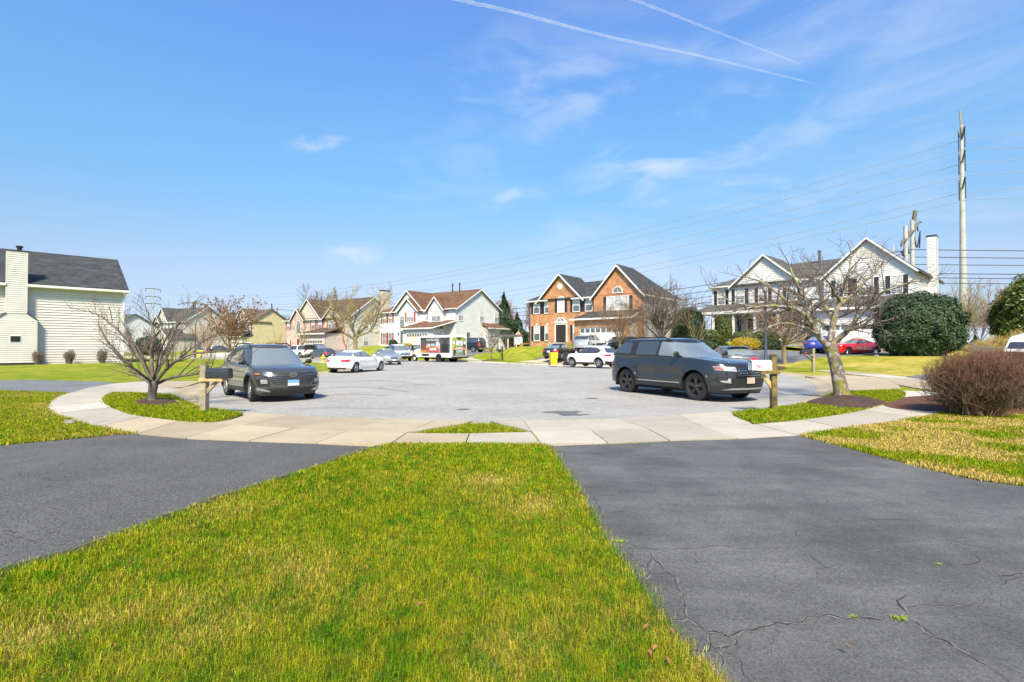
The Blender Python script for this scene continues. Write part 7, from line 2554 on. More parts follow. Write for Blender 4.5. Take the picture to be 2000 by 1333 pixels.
# cab-over bulge
b = MB().grid([[(x, y * w, z_) for y, z_ in ((1.05, zl), (1.05, zm), (.8, zt), (-.8, zt), (-1.05, zm), (-1.05, zl))] for x, w, zl, zm, zt in ((3.1, 1.05, 2.0, 2.6, 2.9), (3.7, 1.03, 1.98, 2.5, 2.78), (4.1, .95, 2.0, 2.35, 2.58), (4.28, .7, 2.05, 2.2, 2.3))])
PB(bus, b, 'cab_bulge', 'paint white', True, 40)
P = deep(SUV, zs=[(2.9, 1.42), (3.6, 1.42), (4.3, 1.30), (4.9, 1.22), (5.35, 1.12), (5.55, .98)], xf=[(.4, 5.5), (.7, 5.6), (1.0, 5.58), (1.3, 5.45)], xr=[(.4, 2.6), (1.4, 2.6)], Wz=[(.4, .95), (.8, 1.0), (1.2, .98), (1.4, .95)],
  wf=WB, wr=-20, R=.385, zl=[(2, .48), (6, .48)], lc=.5, gap=.09,
  cab=dict(xa=[(0, 4.55), (.5, 4.12), (1, 3.7)], xb=[(0, 2.7), (1, 2.7)], W=[(0, .94), (.4, .92), (1, .84)], zr=[(2, 2.08), (4, 2.08), (5, 2.0)], lf=.4, lr=.1))
c = Car(P)
PB(bus, c.body(step=.14, rows=7), 'hood', 'paint white', True, 38)
PB(bus, c.cabin(), 'driver_cab', 'paint white', True, 38)
for sg in (1, -1):
 PB(bus, c.cside([(3.2, .06), (3.2, .86), (3.72, .84), (4.22, .1)], .008, sg), 'side_window', 'light glass')
 lamp(bus, c.front([(sg * .6, .86), (sg * .93, .88), (sg * .93, 1.08), (sg * .6, 1.08)], .014, n=6), 'headlight', 'clear lamp')
 PB(bus, MB().beam((4.2, sg * .98, 1.45), (4.3, sg * 1.25, 1.6), .04, .04).box(4.24, 4.36, min(sg * 1.2, sg * 1.42), max(sg * 1.2, sg * 1.42), 1.4, 1.85), 'side_mirror', 'black plastic')
PB(bus, c.cfront([(-.86, .05), (.86, .05), (.74, .92), (-.74, .92)], .008, n=10), 'windshield', 'windshield')
PB(bus, c.front([(-.55, .75), (.55, .75), (.55, 1.05), (-.55, 1.05)], .012, n=8), 'grille', 'dark trim')
PB(bus, c.front([(-.95, .45), (.95, .45), (.95, .66), (-.95, .66)], .04, n=14), 'front_bumper', 'chrome')
for sy in (1, -1):
 add_wheel(bus, 0, sy * (BW - .17), .385, .24, 'steel', 'plate white', 0, 20)
 add_wheel(bus, 0, sy * (BW - .46), .385, .24, 'steel', 'plate white', 0, 20)
 add_wheel(bus, WB, sy * .88, .385, .24, 'steel', 'plate white', 0, 20)
 PB(bus, MB().lathe([(sy * (BW + .012), .50), (sy * (BW - .30), .50)], 24, 'y', (0, 0, .44)).lathe([(sy * (BW + .006), .50), (sy * (BW + .006), .0)], 24, 'y', (0, 0, .44)), 'wheel_well', 'underbody')
PB(bus, MB().box(-1.7, 5.2, -.6, .6, .36, .6), 'chassis', 'underbody')
# rear bumper, lamps
PB(bus, MB().box(-2.25, -1.93, -1.15, 1.15, .42, .62), 'rear_bumper', 'black plastic')
for sg in (1, -1):
 for zz in (.86, 1.05, 1.24):
  PB(bus, MB().lathe([(-1.99, 0), (-1.99, .065), (-1.95, .065)], 12, 'x', (0, sg * 1.02, zz)), 'taillight', 'red lamp' if zz != 1.05 else 'amber lamp')
 PB(bus, MB().box(-1.985, -1.95, sg * 1.02 - .09, sg * 1.02 + .09, .76, 1.34), 'lamp_panel', 'plate white')
for k in range(-2, 3):
 PB(bus, MB().box(-1.93, -1.85, k * .22 - .05, k * .22 + .05, ZT - .12, ZT - .07), 'marker_lamp', 'red lamp')
# printed wrap: flat panels, each a part; abstract flames, hooded shape and blurred lettering as in the photo
ycol = {}
def wrapmat(name, col, var=.25, vs=5, tint=None):
 return mat(name, col, .35, var=var, vscale=vs, coat=.5, tint=tint)
wrapmat('wrap dark', (.035, .033, .037), .5, 2.5, (.10, .10, .105))
wrapmat('wrap fire', (.60, .16, .012), .5, 5, (.80, .36, .03))
wrapmat('wrap ember', (.17, .035, .02), .6, 5, (.32, .08, .03))
wrapmat('wrap orange', (.72, .22, .04), .3, 6, (.85, .45, .22))
wrapmat('wrap red', (.32, .03, .045), .5, 4, (.50, .10, .10))
wrapmat('wrap pale', (.52, .60, .68), .2, 6, (.75, .80, .84))
wrapmat('wrap blue', (.18, .42, .55), .3, 5, (.36, .62, .74))
wrapmat('wrap green', (.25, .36, .012), .3, 3, (.48, .56, .02))
wrapmat('wrap forest', (.02, .06, .03), .5, 3, (.05, .10, .05))
wrapmat('wrap brown', (.14, .07, .03), .5, 5, (.32, .18, .08))
wrapmat('wrap mauve', (.30, .24, .38), .3, 4, (.55, .50, .62))
ys = BW + .001
def panel(poly, m, d, name='wrap_panel'):
 PB(bus, MB().prism([(x, ys + d, z_) for x, z_ in poly], (0, -.004, 0)), name, m)
def rect(x0, x1, z0, z1):
 return [(x0, z0), (x1, z0), (x1, z1), (x0, z1)]
panel(rect(-1.78, 3.02, 1.0, 2.70), 'wrap dark', .004)
panel(rect(-.2, 2.0, 1.04, 2.02), 'wrap mauve', .007)
panel([(-.1, 1.04), (1.95, 1.04), (2.0, 1.62), (.9, 1.7), (.0, 1.5)], 'wrap red', .009)
panel([(-.2, 1.04), (.9, 1.04), (.75, 1.3), (.1, 1.32)], 'wrap red', .012)
panel(rect(-.25, 2.05, 1.60, 1.76), 'wrap orange', .013)
panel(rect(.55, 1.35, 1.70, 2.30), 'wrap dark', .015)
panel(rect(.66, 1.24, 1.76, 2.02), 'wrap blue', .018)
panel([(.62, 2.06), (1.28, 2.06), (1.2, 2.26), (.95, 2.30), (.70, 2.26)], 'wrap ember', .018)
# flames at the front end of the panel
for i in range(9):
 x0 = 2.02 + i * .11
 hh = random.uniform(.25, .55)
 panel([(x0 - .06, 1.02), (x0 + .08, 1.02), (x0 + .04, 1.02 + hh * .6), (x0 + random.uniform(-.05, .06), 1.02 + hh)], 'wrap fire', .008 + i * .0007)
panel([(2.15, 1.35), (2.75, 1.35), (2.7, 1.9), (2.5, 2.25), (2.3, 1.95)], 'wrap ember', .0065)
# hooded silhouette at the rear end
panel([(-1.55, 1.02), (-.5, 1.02), (-.48, 1.7), (-.65, 2.02), (-.8, 2.32), (-1.0, 2.42), (-1.2, 2.32), (-1.35, 2.0), (-1.55, 1.65)], 'black plastic', .007)
panel([(-1.16, 1.95), (-.88, 1.95), (-.82, 2.15), (-1.0, 2.30), (-1.18, 2.15)], 'wrap dark', .010)
# blurred block lettering
GL = 'GAMER CAVE'
def letters(word, x0, x1, z0, z1, y, m, rear=False, bold=.02):
 t = bpy.data.curves.new('lettering', 'FONT')
 t.body = word
 t.align_x, t.align_y = 'CENTER', 'CENTER'
 t.size = (z1 - z0) * 1.35
 t.extrude = .001
 t.offset = bold * .3
 t.materials.append(M(m))
 o = text_obj('lettering', t)
 o.parent = bus
 if rear:
  o.location = (y, (x0 + x1) / 2, (z0 + z1) / 2)
  o.rotation_euler = (PI / 2, 0, -PI / 2)
 else:
  o.location = ((x0 + x1) / 2, y, (z0 + z1) / 2)
  o.rotation_euler = (PI / 2, 0, PI)
 bpy.context.view_layer.update()
 w = o.dimensions.x
 o.scale = ((abs(x1 - x0)) / max(w, .01), 1, 1)
 return o
for a, b_ in ((.0, .55), (.62, 1.25), (1.33, 2.0)):
 panel(rect(a, b_, 2.34, 2.56), 'wrap pale', .012, 'wrap_letter_block')
letters("GAME'S", .62, 1.25, 2.37, 2.53, ys + .021, 'black ink')
letters("ERI", 1.38, 1.95, 2.37, 2.53, ys + .021, 'black ink')
letters("CAVE", .03, .52, 2.37, 2.53, ys + .021, 'black ink')
for a, b_, z0, z1 in ((.35, 1.5, 1.28, 1.52),):
 for k in range(5):
  x0 = a + (b_ - a) * k / 5
  panel(rect(x0 + .02, x0 + (b_ - a) / 5 - .03, z0 + random.uniform(-.02, .02), z1), 'wrap pale', .017, 'wrap_letter_block')
panel([(-.15, 1.85), (.35, 1.8), (.45, 2.2), (.1, 2.28), (-.1, 2.1)], 'wrap pale', .011)
PB(bus, MB().box(1.6, 2.75, BW, BW + .02, .66, .90), 'side_vent', 'black plastic')
PB(bus, MB().lathe([(BW + .012, .05), (BW + .02, .04), (BW + .02, 0)], 10, 'y', (.75, 0, .82)), 'fuel_cap', 'black plastic')
# rear face print
xr_ = -1.955
def rpanel(poly, m, d, name='wrap_panel'):
 PB(bus, MB().prism([(xr_ - d, y, z_) for y, z_ in poly], (.004, 0, 0)), name, m)
top = [(1.02 * math.cos(PI * k / 10), 2.50 + .22 * math.sin(PI * k / 10)) for k in range(11)]
rpanel([(1.02, .70)] + top + [(-1.02, .70)], 'wrap forest', .004)
rpanel([(.98, 1.55), (.98, 2.48), (.5, 2.66), (.1, 2.40), (.6, 2.2), (.55, 1.55)], 'wrap green', .008)
rpanel([(-.98, 2.0), (-.98, 2.45), (-.5, 2.66), (-.05, 2.4), (-.5, 2.25)], 'wrap green', .008)
rpanel([(-1.0, 1.0), (-.5, 1.0), (-.55, 1.7), (-.95, 1.9)], 'wrap brown', .008)
rpanel(rect(.62, .99, 1.95, 2.25), 'wrap pale', .011)
rpanel(rect(-.99, -.64, 1.95, 2.25), 'wrap pale', .011)
rpanel(rect(-.62, .58, 1.66, 2.42), 'wrap dark', .012)
rpanel(rect(-.54, .50, 1.72, 2.36), 'wrap pale', .016)
rpanel([(-.5, 1.74), (.46, 1.74), (.4, 1.84), (-.4, 1.86)], 'wrap green', .019)
rpanel(rect(-.12, .04, 1.86, 2.12), 'wrap orange', .022)
rpanel(rect(-.55, .5, 1.48, 1.62), 'wrap pale', .012)
rpanel(rect(-.98, .98, 1.36, 1.50), 'wrap orange', .015)
rpanel(rect(-.5, .45, 1.10, 1.34), 'wrap blue', .012)
rpanel(rect(-.48, .42, 1.02, 1.06), 'wrap pale', .016)
for k in range(5):
 y0 = -.6 + k * .25
 rpanel([(y0, .72), (y0 + .1, .72), (y0 + .08, .98), (y0 + .02, .98)], 'wrap pale', .010)
rpanel([(.1, 2.42), (-.1, 2.42), (-.06, 2.66), (.06, 2.66)], 'wrap dark', .012)
# ------------------------------------------------------------------ bare trees
def limb_path(pts, n=4):
 P = [Vector(p) for p in pts]
 out = []
 m = len(P)
 for i in range(m - 1):
  p0, p1, p2, p3 = P[max(i - 1, 0)], P[i], P[i + 1], P[min(i + 2, m - 1)]
  for k in range(n):
   t = k / n
   out.append(.5 * ((2 * p1) + (p2 - p0) * t + (2 * p0 - 5 * p1 + 4 * p2 - p3) * t * t + (3 * p1 - p0 - 3 * p2 + p3) * t ** 3))
 out.append(P[-1])
 return out
class Tree:
 def __init__(s, seed, up=.15, wig=.25, crook=.0, env=None, kink=.35, density=1.0, sides=(7, 5, 4, 3), spread=(28, 62), minr=.0035, shrink=(.5, .72), nub=True):
  s.r = random.Random(seed)
  s.trunk, s.branch, s.twig = MB(), MB(), MB()
  s.up, s.wig, s.env, s.kink, s.dens, s.sides, s.spread, s.minr, s.shrink, s.nub = up, wig, env, kink, density, sides, spread, minr, shrink, nub
  s.tips = []
  s.count = 0
 def rv(s, a):
  return Vector((s.r.gauss(0, a), s.r.gauss(0, a), s.r.gauss(0, a)))
 def tube(s, pts, r0, r1, lvl):
  n = len(pts)
  rad = [r0 + (r1 - r0) * (i / (n - 1)) ** .8 for i in range(n)]
  mb = s.trunk if lvl == 0 else s.branch if lvl <= 1 else s.twig
  mb.tube(pts, rad, s.sides[min(lvl, 3)], cap=lvl < 2)
  s.count += n
 def grow(s, p, d, length, r, lvl, maxl):
  """wander from p along d, spawning side shoots"""
  n = max(3, int(length / (.10 + .05 * (3 - min(lvl, 3))) * .55))
  n = min(n, 9)
  st = length / n
  pts = [p.copy()]
  dirs = []
  d = d.normalized()
  for i in range(n):
   d = (d + s.rv(s.wig * .45) + Vector((0, 0, s.up * .22))).normalized()
   p = p + d * st
   if s.env and not s.env(p):
    d = (d + Vector((0, 0, -.3)) + s.rv(.4)).normalized()
    p = pts[-1] + d * st * .5
   pts.append(p.copy())
   dirs.append(d.copy())
  r1 = max(s.minr, r * (.35 if lvl < maxl else .45))
  s.tube(pts, r, r1, lvl)
  if lvl >= maxl:
   s.tips.append((pts[-1], d))
   return
  nk = max(3, int(length * s.dens * (5.0 if lvl < 2 else 8)))
  nk = min(nk, 10)
  for k in range(nk):
   t = s.r.uniform(.18, 1.0) if k else 1.0
   i = min(n - 1, int(t * n))
   q = pts[i].lerp(pts[i + 1], t * n - i) if i < n else pts[-1]
   ax = dirs[i].cross(s.rv(1)).normalized()
   a = math.radians(s.r.uniform(*s.spread))
   nd = (Matrix.Rotation(a, 3, ax) @ dirs[i])
   nd.z += s.up * .5
   rr = (r + (r1 - r) * t) * s.r.uniform(.45, .7)
   s.grow(q, nd, length * s.r.uniform(*s.shrink), max(s.minr, rr), lvl + 1, maxl)
 def limb(s, pts, r0, r1, lvl, maxl, every=.35, length=.9, jit=.25, t0=.2):
  P = limb_path(pts)
  P = [P[0]] + [p + s.rv(.012 * length) for p in P[1:]]
  s.tube(P, r0, r1, lvl)
  L = [0]
  for a, b in zip(P, P[1:]):
   L.append(L[-1] + (b - a).length)
  q = L[-1] * t0
  while q <= L[-1]:
   i = min(int(np.searchsorted(L, q, 'right')) - 1, len(P) - 2)
   f = q / L[-1]
   p = P[i].lerp(P[i + 1], (q - L[i]) / max(1e-6, L[i + 1] - L[i]))
   d = (P[i + 1] - P[i]).normalized()
   ax = d.cross(s.rv(1)).normalized()
   nd = Matrix.Rotation(math.radians(s.r.uniform(*s.spread)), 3, ax) @ d
   nd.z += s.up
   rr = (r0 + (r1 - r0) * f) * s.r.uniform(.35, .6)
   s.grow(p, nd, length * (1.15 - .55 * f) * s.r.uniform(.7, 1.2), max(s.minr, rr), lvl + 1, maxl)
   q += every * s.r.uniform(.6, 1.4)
  d = (P[-1] - P[-2]).normalized()
  s.grow(P[-1], d, length * .6, r1, lvl + 1, maxl)
 def build(s, name, label, cat, bark_m, twig_m, pos=(0, 0, 0), group=None, tips=None):
  root = thing(name, label, cat, pos, 0, group)
  off = Vector(pos)
  for mb, nm, m in ((s.trunk, 'trunk', bark_m), (s.branch, 'branches', bark_m), (s.twig, 'twigs', twig_m)):
   if mb.v:
    mb.v = [(x - off.x, y - off.y, z - off.z) for x, y, z in mb.v]
    o = mb.build(nm, M(m), root, smooth=(nm != 'twigs'))
    if nm == 'twigs':
     tag(o, kind='stuff')
  if tips:
   b = MB()
   sz, m, prob = tips
   for p, d in s.tips:
    if s.r.random() > prob:
     continue
    p = p - off
    b.tube([p, p + Vector(d) * sz * .8, p + Vector(d) * sz * 1.6], [sz * .25, sz * .7, sz * .1], 4)
   tag(b.build('seed_heads', M(m), root), kind='stuff')
  return root
def PD(l, Y0, f=lambda i: 0.0):
 """photo polyline lifted to depth Y0 + offsets"""
 return [D(u, v, Y0 + dy) for u, v, dy in l]
# ---- leaning lichen-covered tree on the right verge
Y0 = 15.8
t = Tree(11, up=.12, wig=.34, density=1.15, spread=(30, 75), minr=.0042, shrink=(.46, .70))
base = G(1645, 774, .1)
tr = [(1645, 778, 0), (1640, 750, 0), (1633, 715, 0), (1626, 690, 0), (1622, 668, 0)]
P = limb_path([D(u, v, base.y + dy) for u, v, dy in tr])
t.trunk.tube(P, [.27, .235, .21, .20, .195, .19, .185, .18, .175, .17, .168, .165, .165, .165, .168, .17, .15][:len(P)], 12)
B = base.y
for l, r0, r1, ln in (([(1620, 680, 0), (1598, 655, -.1), (1580, 625, -.3), (1560, 607, -.5), (1520, 598, -.6), (1478, 600, -.8), (1440, 606, -.9)], .11, .022, .75),
     ([(1582, 630, -.25), (1572, 590, .1), (1560, 560, .5), (1548, 535, .8), (1540, 515, 1.0)], .075, .018, .8),
     ([(1622, 668, 0), (1628, 630, .1), (1640, 590, .2), (1652, 555, .4), (1660, 520, .5), (1662, 498, .5)], .115, .02, .8),
     ([(1624, 672, 0), (1650, 650, -.2), (1675, 620, -.4), (1700, 592, -.6), (1730, 570, -.9), (1765, 556, -1.1), (1798, 548, -1.2)], .10, .018, .75),
     ([(1636, 600, .2), (1665, 575, .6), (1695, 545, 1.0), (1715, 522, 1.3), (1735, 505, 1.5)], .065, .015, .75),
     ([(1600, 655, -.1), (1570, 640, -1.0), (1530, 632, -1.7), (1500, 640, -2.1), (1470, 650, -2.4)], .06, .014, .7),
     ([(1630, 625, .1), (1605, 585, .9), (1590, 545, 1.5), (1585, 520, 1.8)], .06, .014, .8),
     ([(1650, 648, -.2), (1680, 640, -1.0), (1715, 632, -1.5), (1745, 622, -1.8)], .05, .012, .65),
     ([(1560, 607, -.5), (1520, 575, -.2), (1490, 552, .1), (1450, 540, .3)], .05, .012, .7),
     ([(1480, 600, -.8), (1430, 590, -1.0), (1400, 570, -1.1), (1382, 560, -1.1)], .026, .008, .55),
     ([(1625, 650, .1), (1590, 620, 1.2), (1545, 600, 2.0), (1510, 590, 2.4)], .055, .012, .7),
     ([(1640, 590, .2), (1620, 555, -.6), (1600, 530, -1.1)], .05, .012, .7)):
 t.limb([D(u, v, B + dy) for u, v, dy in l], r0, r1, 1, 3, every=.145, length=ln * 1.25)
t.build('bare_tree', 'leaning bare tree with lichen covered trunk in the mulch bed on the right verge', 'tree', 'bark lichen', 'twig grey', tuple(base))
print('right tree segs', t.count)
# ---- low spreading bare tree on the left verge
base = G(298, 786, .1)
B = base.y
t = Tree(23, up=.30, wig=.26, density=1.1, spread=(22, 55), minr=.0038, shrink=(.5, .75))
P = limb_path([D(u, v, B) for u, v in ((298, 789), (297, 772), (299, 757), (300, 745))])
t.trunk.tube(P, [.15, .118, .108, .105, .104, .103, .103, .105, .108, .11, .11, .115, .10][:len(P)], 12)
for l, r0, r1, ln in (([(298, 748, 0), (280, 712, -.1), (255, 672, -.2), (225, 640, -.3), (195, 618, -.3), (168, 607, -.3)], .055, .011, .55),
     ([(300, 745, 0), (296, 700, .1), (300, 655, .2), (292, 622, .3), (284, 598, .3)], .06, .010, .55),
     ([(303, 748, 0), (330, 715, -.2), (370, 695, -.4), (410, 688, -.6), (440, 684, -.7)], .05, .010, .5),
     ([(302, 752, 0), (335, 738, .2), (375, 732, .4), (412, 722, .5), (450, 710, .6), (490, 690, .6)], .048, .010, .5),
     ([(297, 750, 0), (270, 735, .3), (245, 705, .5), (220, 678, .6), (200, 650, .6), (192, 632, .6)], .045, .010, .5),
     ([(301, 740, 0), (320, 690, .3), (345, 640, .5), (370, 605, .6), (385, 590, .7)], .045, .009, .5),
     ([(300, 742, 0), (312, 690, -.5), (330, 650, -.8), (350, 632, -.9)], .042, .010, .5),
     ([(297, 745, 0), (275, 690, .8), (250, 650, 1.2), (235, 625, 1.3)], .04, .009, .5),
     ([(298, 748, 0), (262, 720, -.7), (225, 690, -1.1), (205, 662, -1.2)], .04, .009, .5),
     ([(303, 745, 0), (350, 700, .8), (395, 668, 1.2), (425, 650, 1.4)], .04, .009, .5),
     ([(300, 740, 0), (318, 710, 1.0), (340, 670, 1.5), (362, 640, 1.7)], .04, .009, .5)):
 t.limb([D(u, v, B + dy) for u, v, dy in l], r0, r1, 1, 3, every=.11, length=ln * 1.15, t0=.22)
t.build('bare_tree', 'low spreading bare tree in a small mulch ring on the left verge', 'tree', 'bark grey', 'twig grey', tuple(base))
print('left tree segs', t.count)
def free_tree(seed, u, v, Y, height, spreadr, trunk_h, r0, nl, label, bark_m, twig_m, maxl=3, every=.6, ln=1.3, up=.2, top=None, tips=None, minr=.008, vase=1.0, name='bare_tree', z=None, cat='tree', group=None, lean=0, twist=.3, dens=.7):
 b = D(u, v, Y)
 b.z = TZ(b.x, b.y) if z is None else z
 t = Tree(seed, up=up, wig=.28, density=dens, spread=(24, 58), minr=minr)
 rr = t.r
 fk = Vector((b.x + lean, b.y, b.z + trunk_h))
 t.trunk.tube(limb_path([b - Vector((0, 0, .1)), b.lerp(fk, .5) + t.rv(.04), fk]), [r0 * 1.25, r0 * 1.05, r0, r0 * .98, r0 * .96, r0 * .95, r0 * .93, r0 * .9, r0 * .88], 10)
 for k in range(nl):
  a = 2 * PI * (k + rr.uniform(-.25, .25)) / nl
  f = rr.uniform(.55, 1)
  hh = (height - trunk_h) * rr.uniform(.72, 1.0) * (1 if k % 2 else .85)
  rad = spreadr * f * (1 if k % 2 == 0 else .6)
  s0 = b.lerp(fk, rr.uniform(.75, 1.0))
  d = Vector((math.cos(a), math.sin(a), 0))
  pts = [s0, s0 + d * rad * .30 + Vector((0, 0, hh * .30)), s0 + d * rad * .62 + Vector((0, 0, hh * .62)), s0 + d * rad * .9 * vase + Vector((0, 0, hh * .88)), s0 + d * rad * vase + Vector((0, 0, hh))]
  pts = [pts[0]] + [p + t.rv(.06 * spreadr) for p in pts[1:]]
  t.limb(pts, r0 * .55, r0 * .14, 1, maxl, every=every * .55, length=ln)
 return t.build(name, label, cat, bark_m, twig_m, tuple(b), tips=tips, group=group), t
free_tree(31, 694, 689, 58, 7.6, 6.2, 1.9, .22, 9, 'broad bare tree with olive bark left of the white house', 'bark olive', 'bark olive', every=.75, ln=1.7, minr=.012, up=.16, z=1.0)
free_tree(32, 676, 688, 60, 3.6, 1.8, .7, .06, 5, 'small multi stemmed bare tree beside the broad olive one', 'bark olive', 'bark olive', maxl=2, every=.6, ln=.8, minr=.010, z=1.0)
free_tree(33, 452, 690, 66, 7.2, 4.2, .6, .10, 12, 'vase shaped tree of rusty brown twigs with dark seed heads down the street', 'bark brown', 'bark brown', every=.6, ln=1.5, minr=.012, tips=(.14, 'seedhead', .5), up=.3, z=.6)
free_tree(34, 405, 690, 70, 5.2, 2.8, .5, .08, 9, 'smaller rusty twigged tree left of the seed head tree', 'bark brown', 'bark brown', every=.6, ln=1.2, minr=.012, up=.3, z=.6)
free_tree(35, 620, 640, 128, 14.5, 6.5, 4, .26, 9, 'tall bare tree rising behind the pink brick house', 'bark grey', 'twig grey', every=1.6, ln=3.2, minr=.03, up=.35, z=1)
free_tree(36, 700, 640, 135, 13.5, 5.5, 4, .22, 6, 'thin bare tree behind the right roof of the pink brick house', 'bark grey', 'twig grey', every=1.8, ln=2.8, minr=.03, up=.35, z=1, maxl=2)
free_tree(37, 959.5, 702, 56.8, 3.9, 1.9, 1.0, .075, 8, 'small bare street tree in a mulch ring right of the wrapped bus', 'bark grey', 'twig grey', every=.42, ln=.9, minr=.008, up=.25, z=.2)
free_tree(38, 1211, 690, 47, 4.9, 2.9, 1.2, .09, 11, 'small pale bare tree in front of the brick house garage', 'bark olive', 'twig rust', every=.4, ln=1.2, minr=.009, up=.12, z=.95)
free_tree(39, 1290, 690, 51, 7.2, 4.6, 1.5, .17, 12, 'many limbed bare tree at the right corner of the brick house', 'bark grey', 'twig grey', every=.5, ln=1.7, minr=.011, up=.10, z=1.1)
free_tree(40, 1533, 712, 38.5, 4.7, 3.3, 1.9, .155, 11, 'bare street tree with straight trunk in the mulch between walk and court', 'bark olive', 'twig rust', every=.45, ln=1.2, minr=.006, up=.05, z=.28)
free_tree(41, 542, 684, 80, 3.2, 1.8, .3, .06, 7, 'little rusty shrub tree before the yellow wall', 'bark olive', 'bark brown', maxl=2, every=.5, ln=.9, minr=.012, up=.3, z=.9)
free_tree(42, 590, 690, 92, 6.0, 2.6, .8, .10, 8, 'slim bare tree at the pink brick house door', 'bark olive', 'bark olive', maxl=2, every=.7, ln=1.2, minr=.014, up=.4, z=1.2)
free_tree(43, 1360, 676, 50, 5.5, 3.0, .4, .08, 9, 'tangle of thin bare stems left of the white porch house', 'bark olive', 'twig grey', maxl=2, every=.5, ln=1.4, minr=.010, up=.25, z=1.4)
free_tree(44, 865, 690, 70, 4.6, 2.0, .9, .06, 6, 'thin bare ornamental tree rising behind the wrapped bus', 'bark olive', 'twig grey', maxl=2, every=.5, ln=1.0, minr=.010, up=.2, z=1.0)
# far bare growth along the right edge and behind the houses
for i, (u, Y, hh, sp, bm, tm) in enumerate(((1850, 62, 6.0, 3.0, 'bark olive', 'bark olive'), (1885, 58, 7.4, 3.2, 'twig pink', 'bark olive'), (1915, 64, 7.6, 3.6, 'twig pink', 'twig pink'), (1945, 70, 7.8, 4.0, 'twig pink', 'twig rust'),
           (1830, 85, 8.0, 3.5, 'bark grey', 'twig grey'))):
 free_tree(60 + i, u, 690, Y, hh, sp, .8, .09, 10, ['pale bare tree just right of the sided chimney', 'pale twiggy tree in front of the tall power pole', 'pinkish bare thicket tree right of the power pole', 'pinkish bare tree beside the big evergreen at the right edge', 'grey bare tree far behind the round hedge'][i],
   bm, tm, every=.7, ln=1.5, minr=.012, up=.35, z=1.6)
# ------------------------------------------------------------------ woods on the skyline
def woods(name, x0, x1, y0, y1, h0, h1, n, m, lab, seed):
 r = random.Random(seed)
 b = MB()
 for i in range(n):
  x, y = r.uniform(x0, x1), r.uniform(y0, y1)
  z = TZ(x, y)
  hh = r.uniform(h0, h1)
  p = Vector((x, y, z))
  q = p + Vector((r.gauss(0, .6), r.gauss(0, .6), hh))
  b.tube([p, p.lerp(q, .5) + Vector((r.gauss(0, .3), 0, 0)), q], [.16, .10, .03], 3, cap=False)
  for k in range(26):
   t = r.uniform(.3, 1)
   s_ = p.lerp(q, t)
   l = (1.15 - t) * hh * r.uniform(.22, .45)
   a = r.uniform(0, 2 * PI)
   e_ = s_ + Vector((math.cos(a) * l * .6, math.sin(a) * l * .6, l * r.uniform(.5, 1.1)))
   b.tube([s_, e_], [.05, .02], 3, cap=False)
   for j in range(3):
    m_ = s_.lerp(e_, r.uniform(.3, 1))
    b.tube([m_, m_ + Vector((r.gauss(0, .5), r.gauss(0, .5), r.uniform(.3, 1.1)))], [.03, .014], 3, cap=False)
 o = b.build(name, M(m))
 tag(o, kind='stuff')
 return o
woods('bare_woods', -10, 22, 118, 140, 8.0, 10.5, 70, 'twig pink', '', 1)
woods('bare_woods', 48, 75, 95, 115, 8, 11, 40, 'twig pink', '', 2)
woods('bare_woods', 80, 150, 70, 90, 7, 9, 50, 'twig pink', '', 3)
woods('bare_woods', -150, -88, 170, 190, 8, 10, 50, 'twig grey', '', 4)
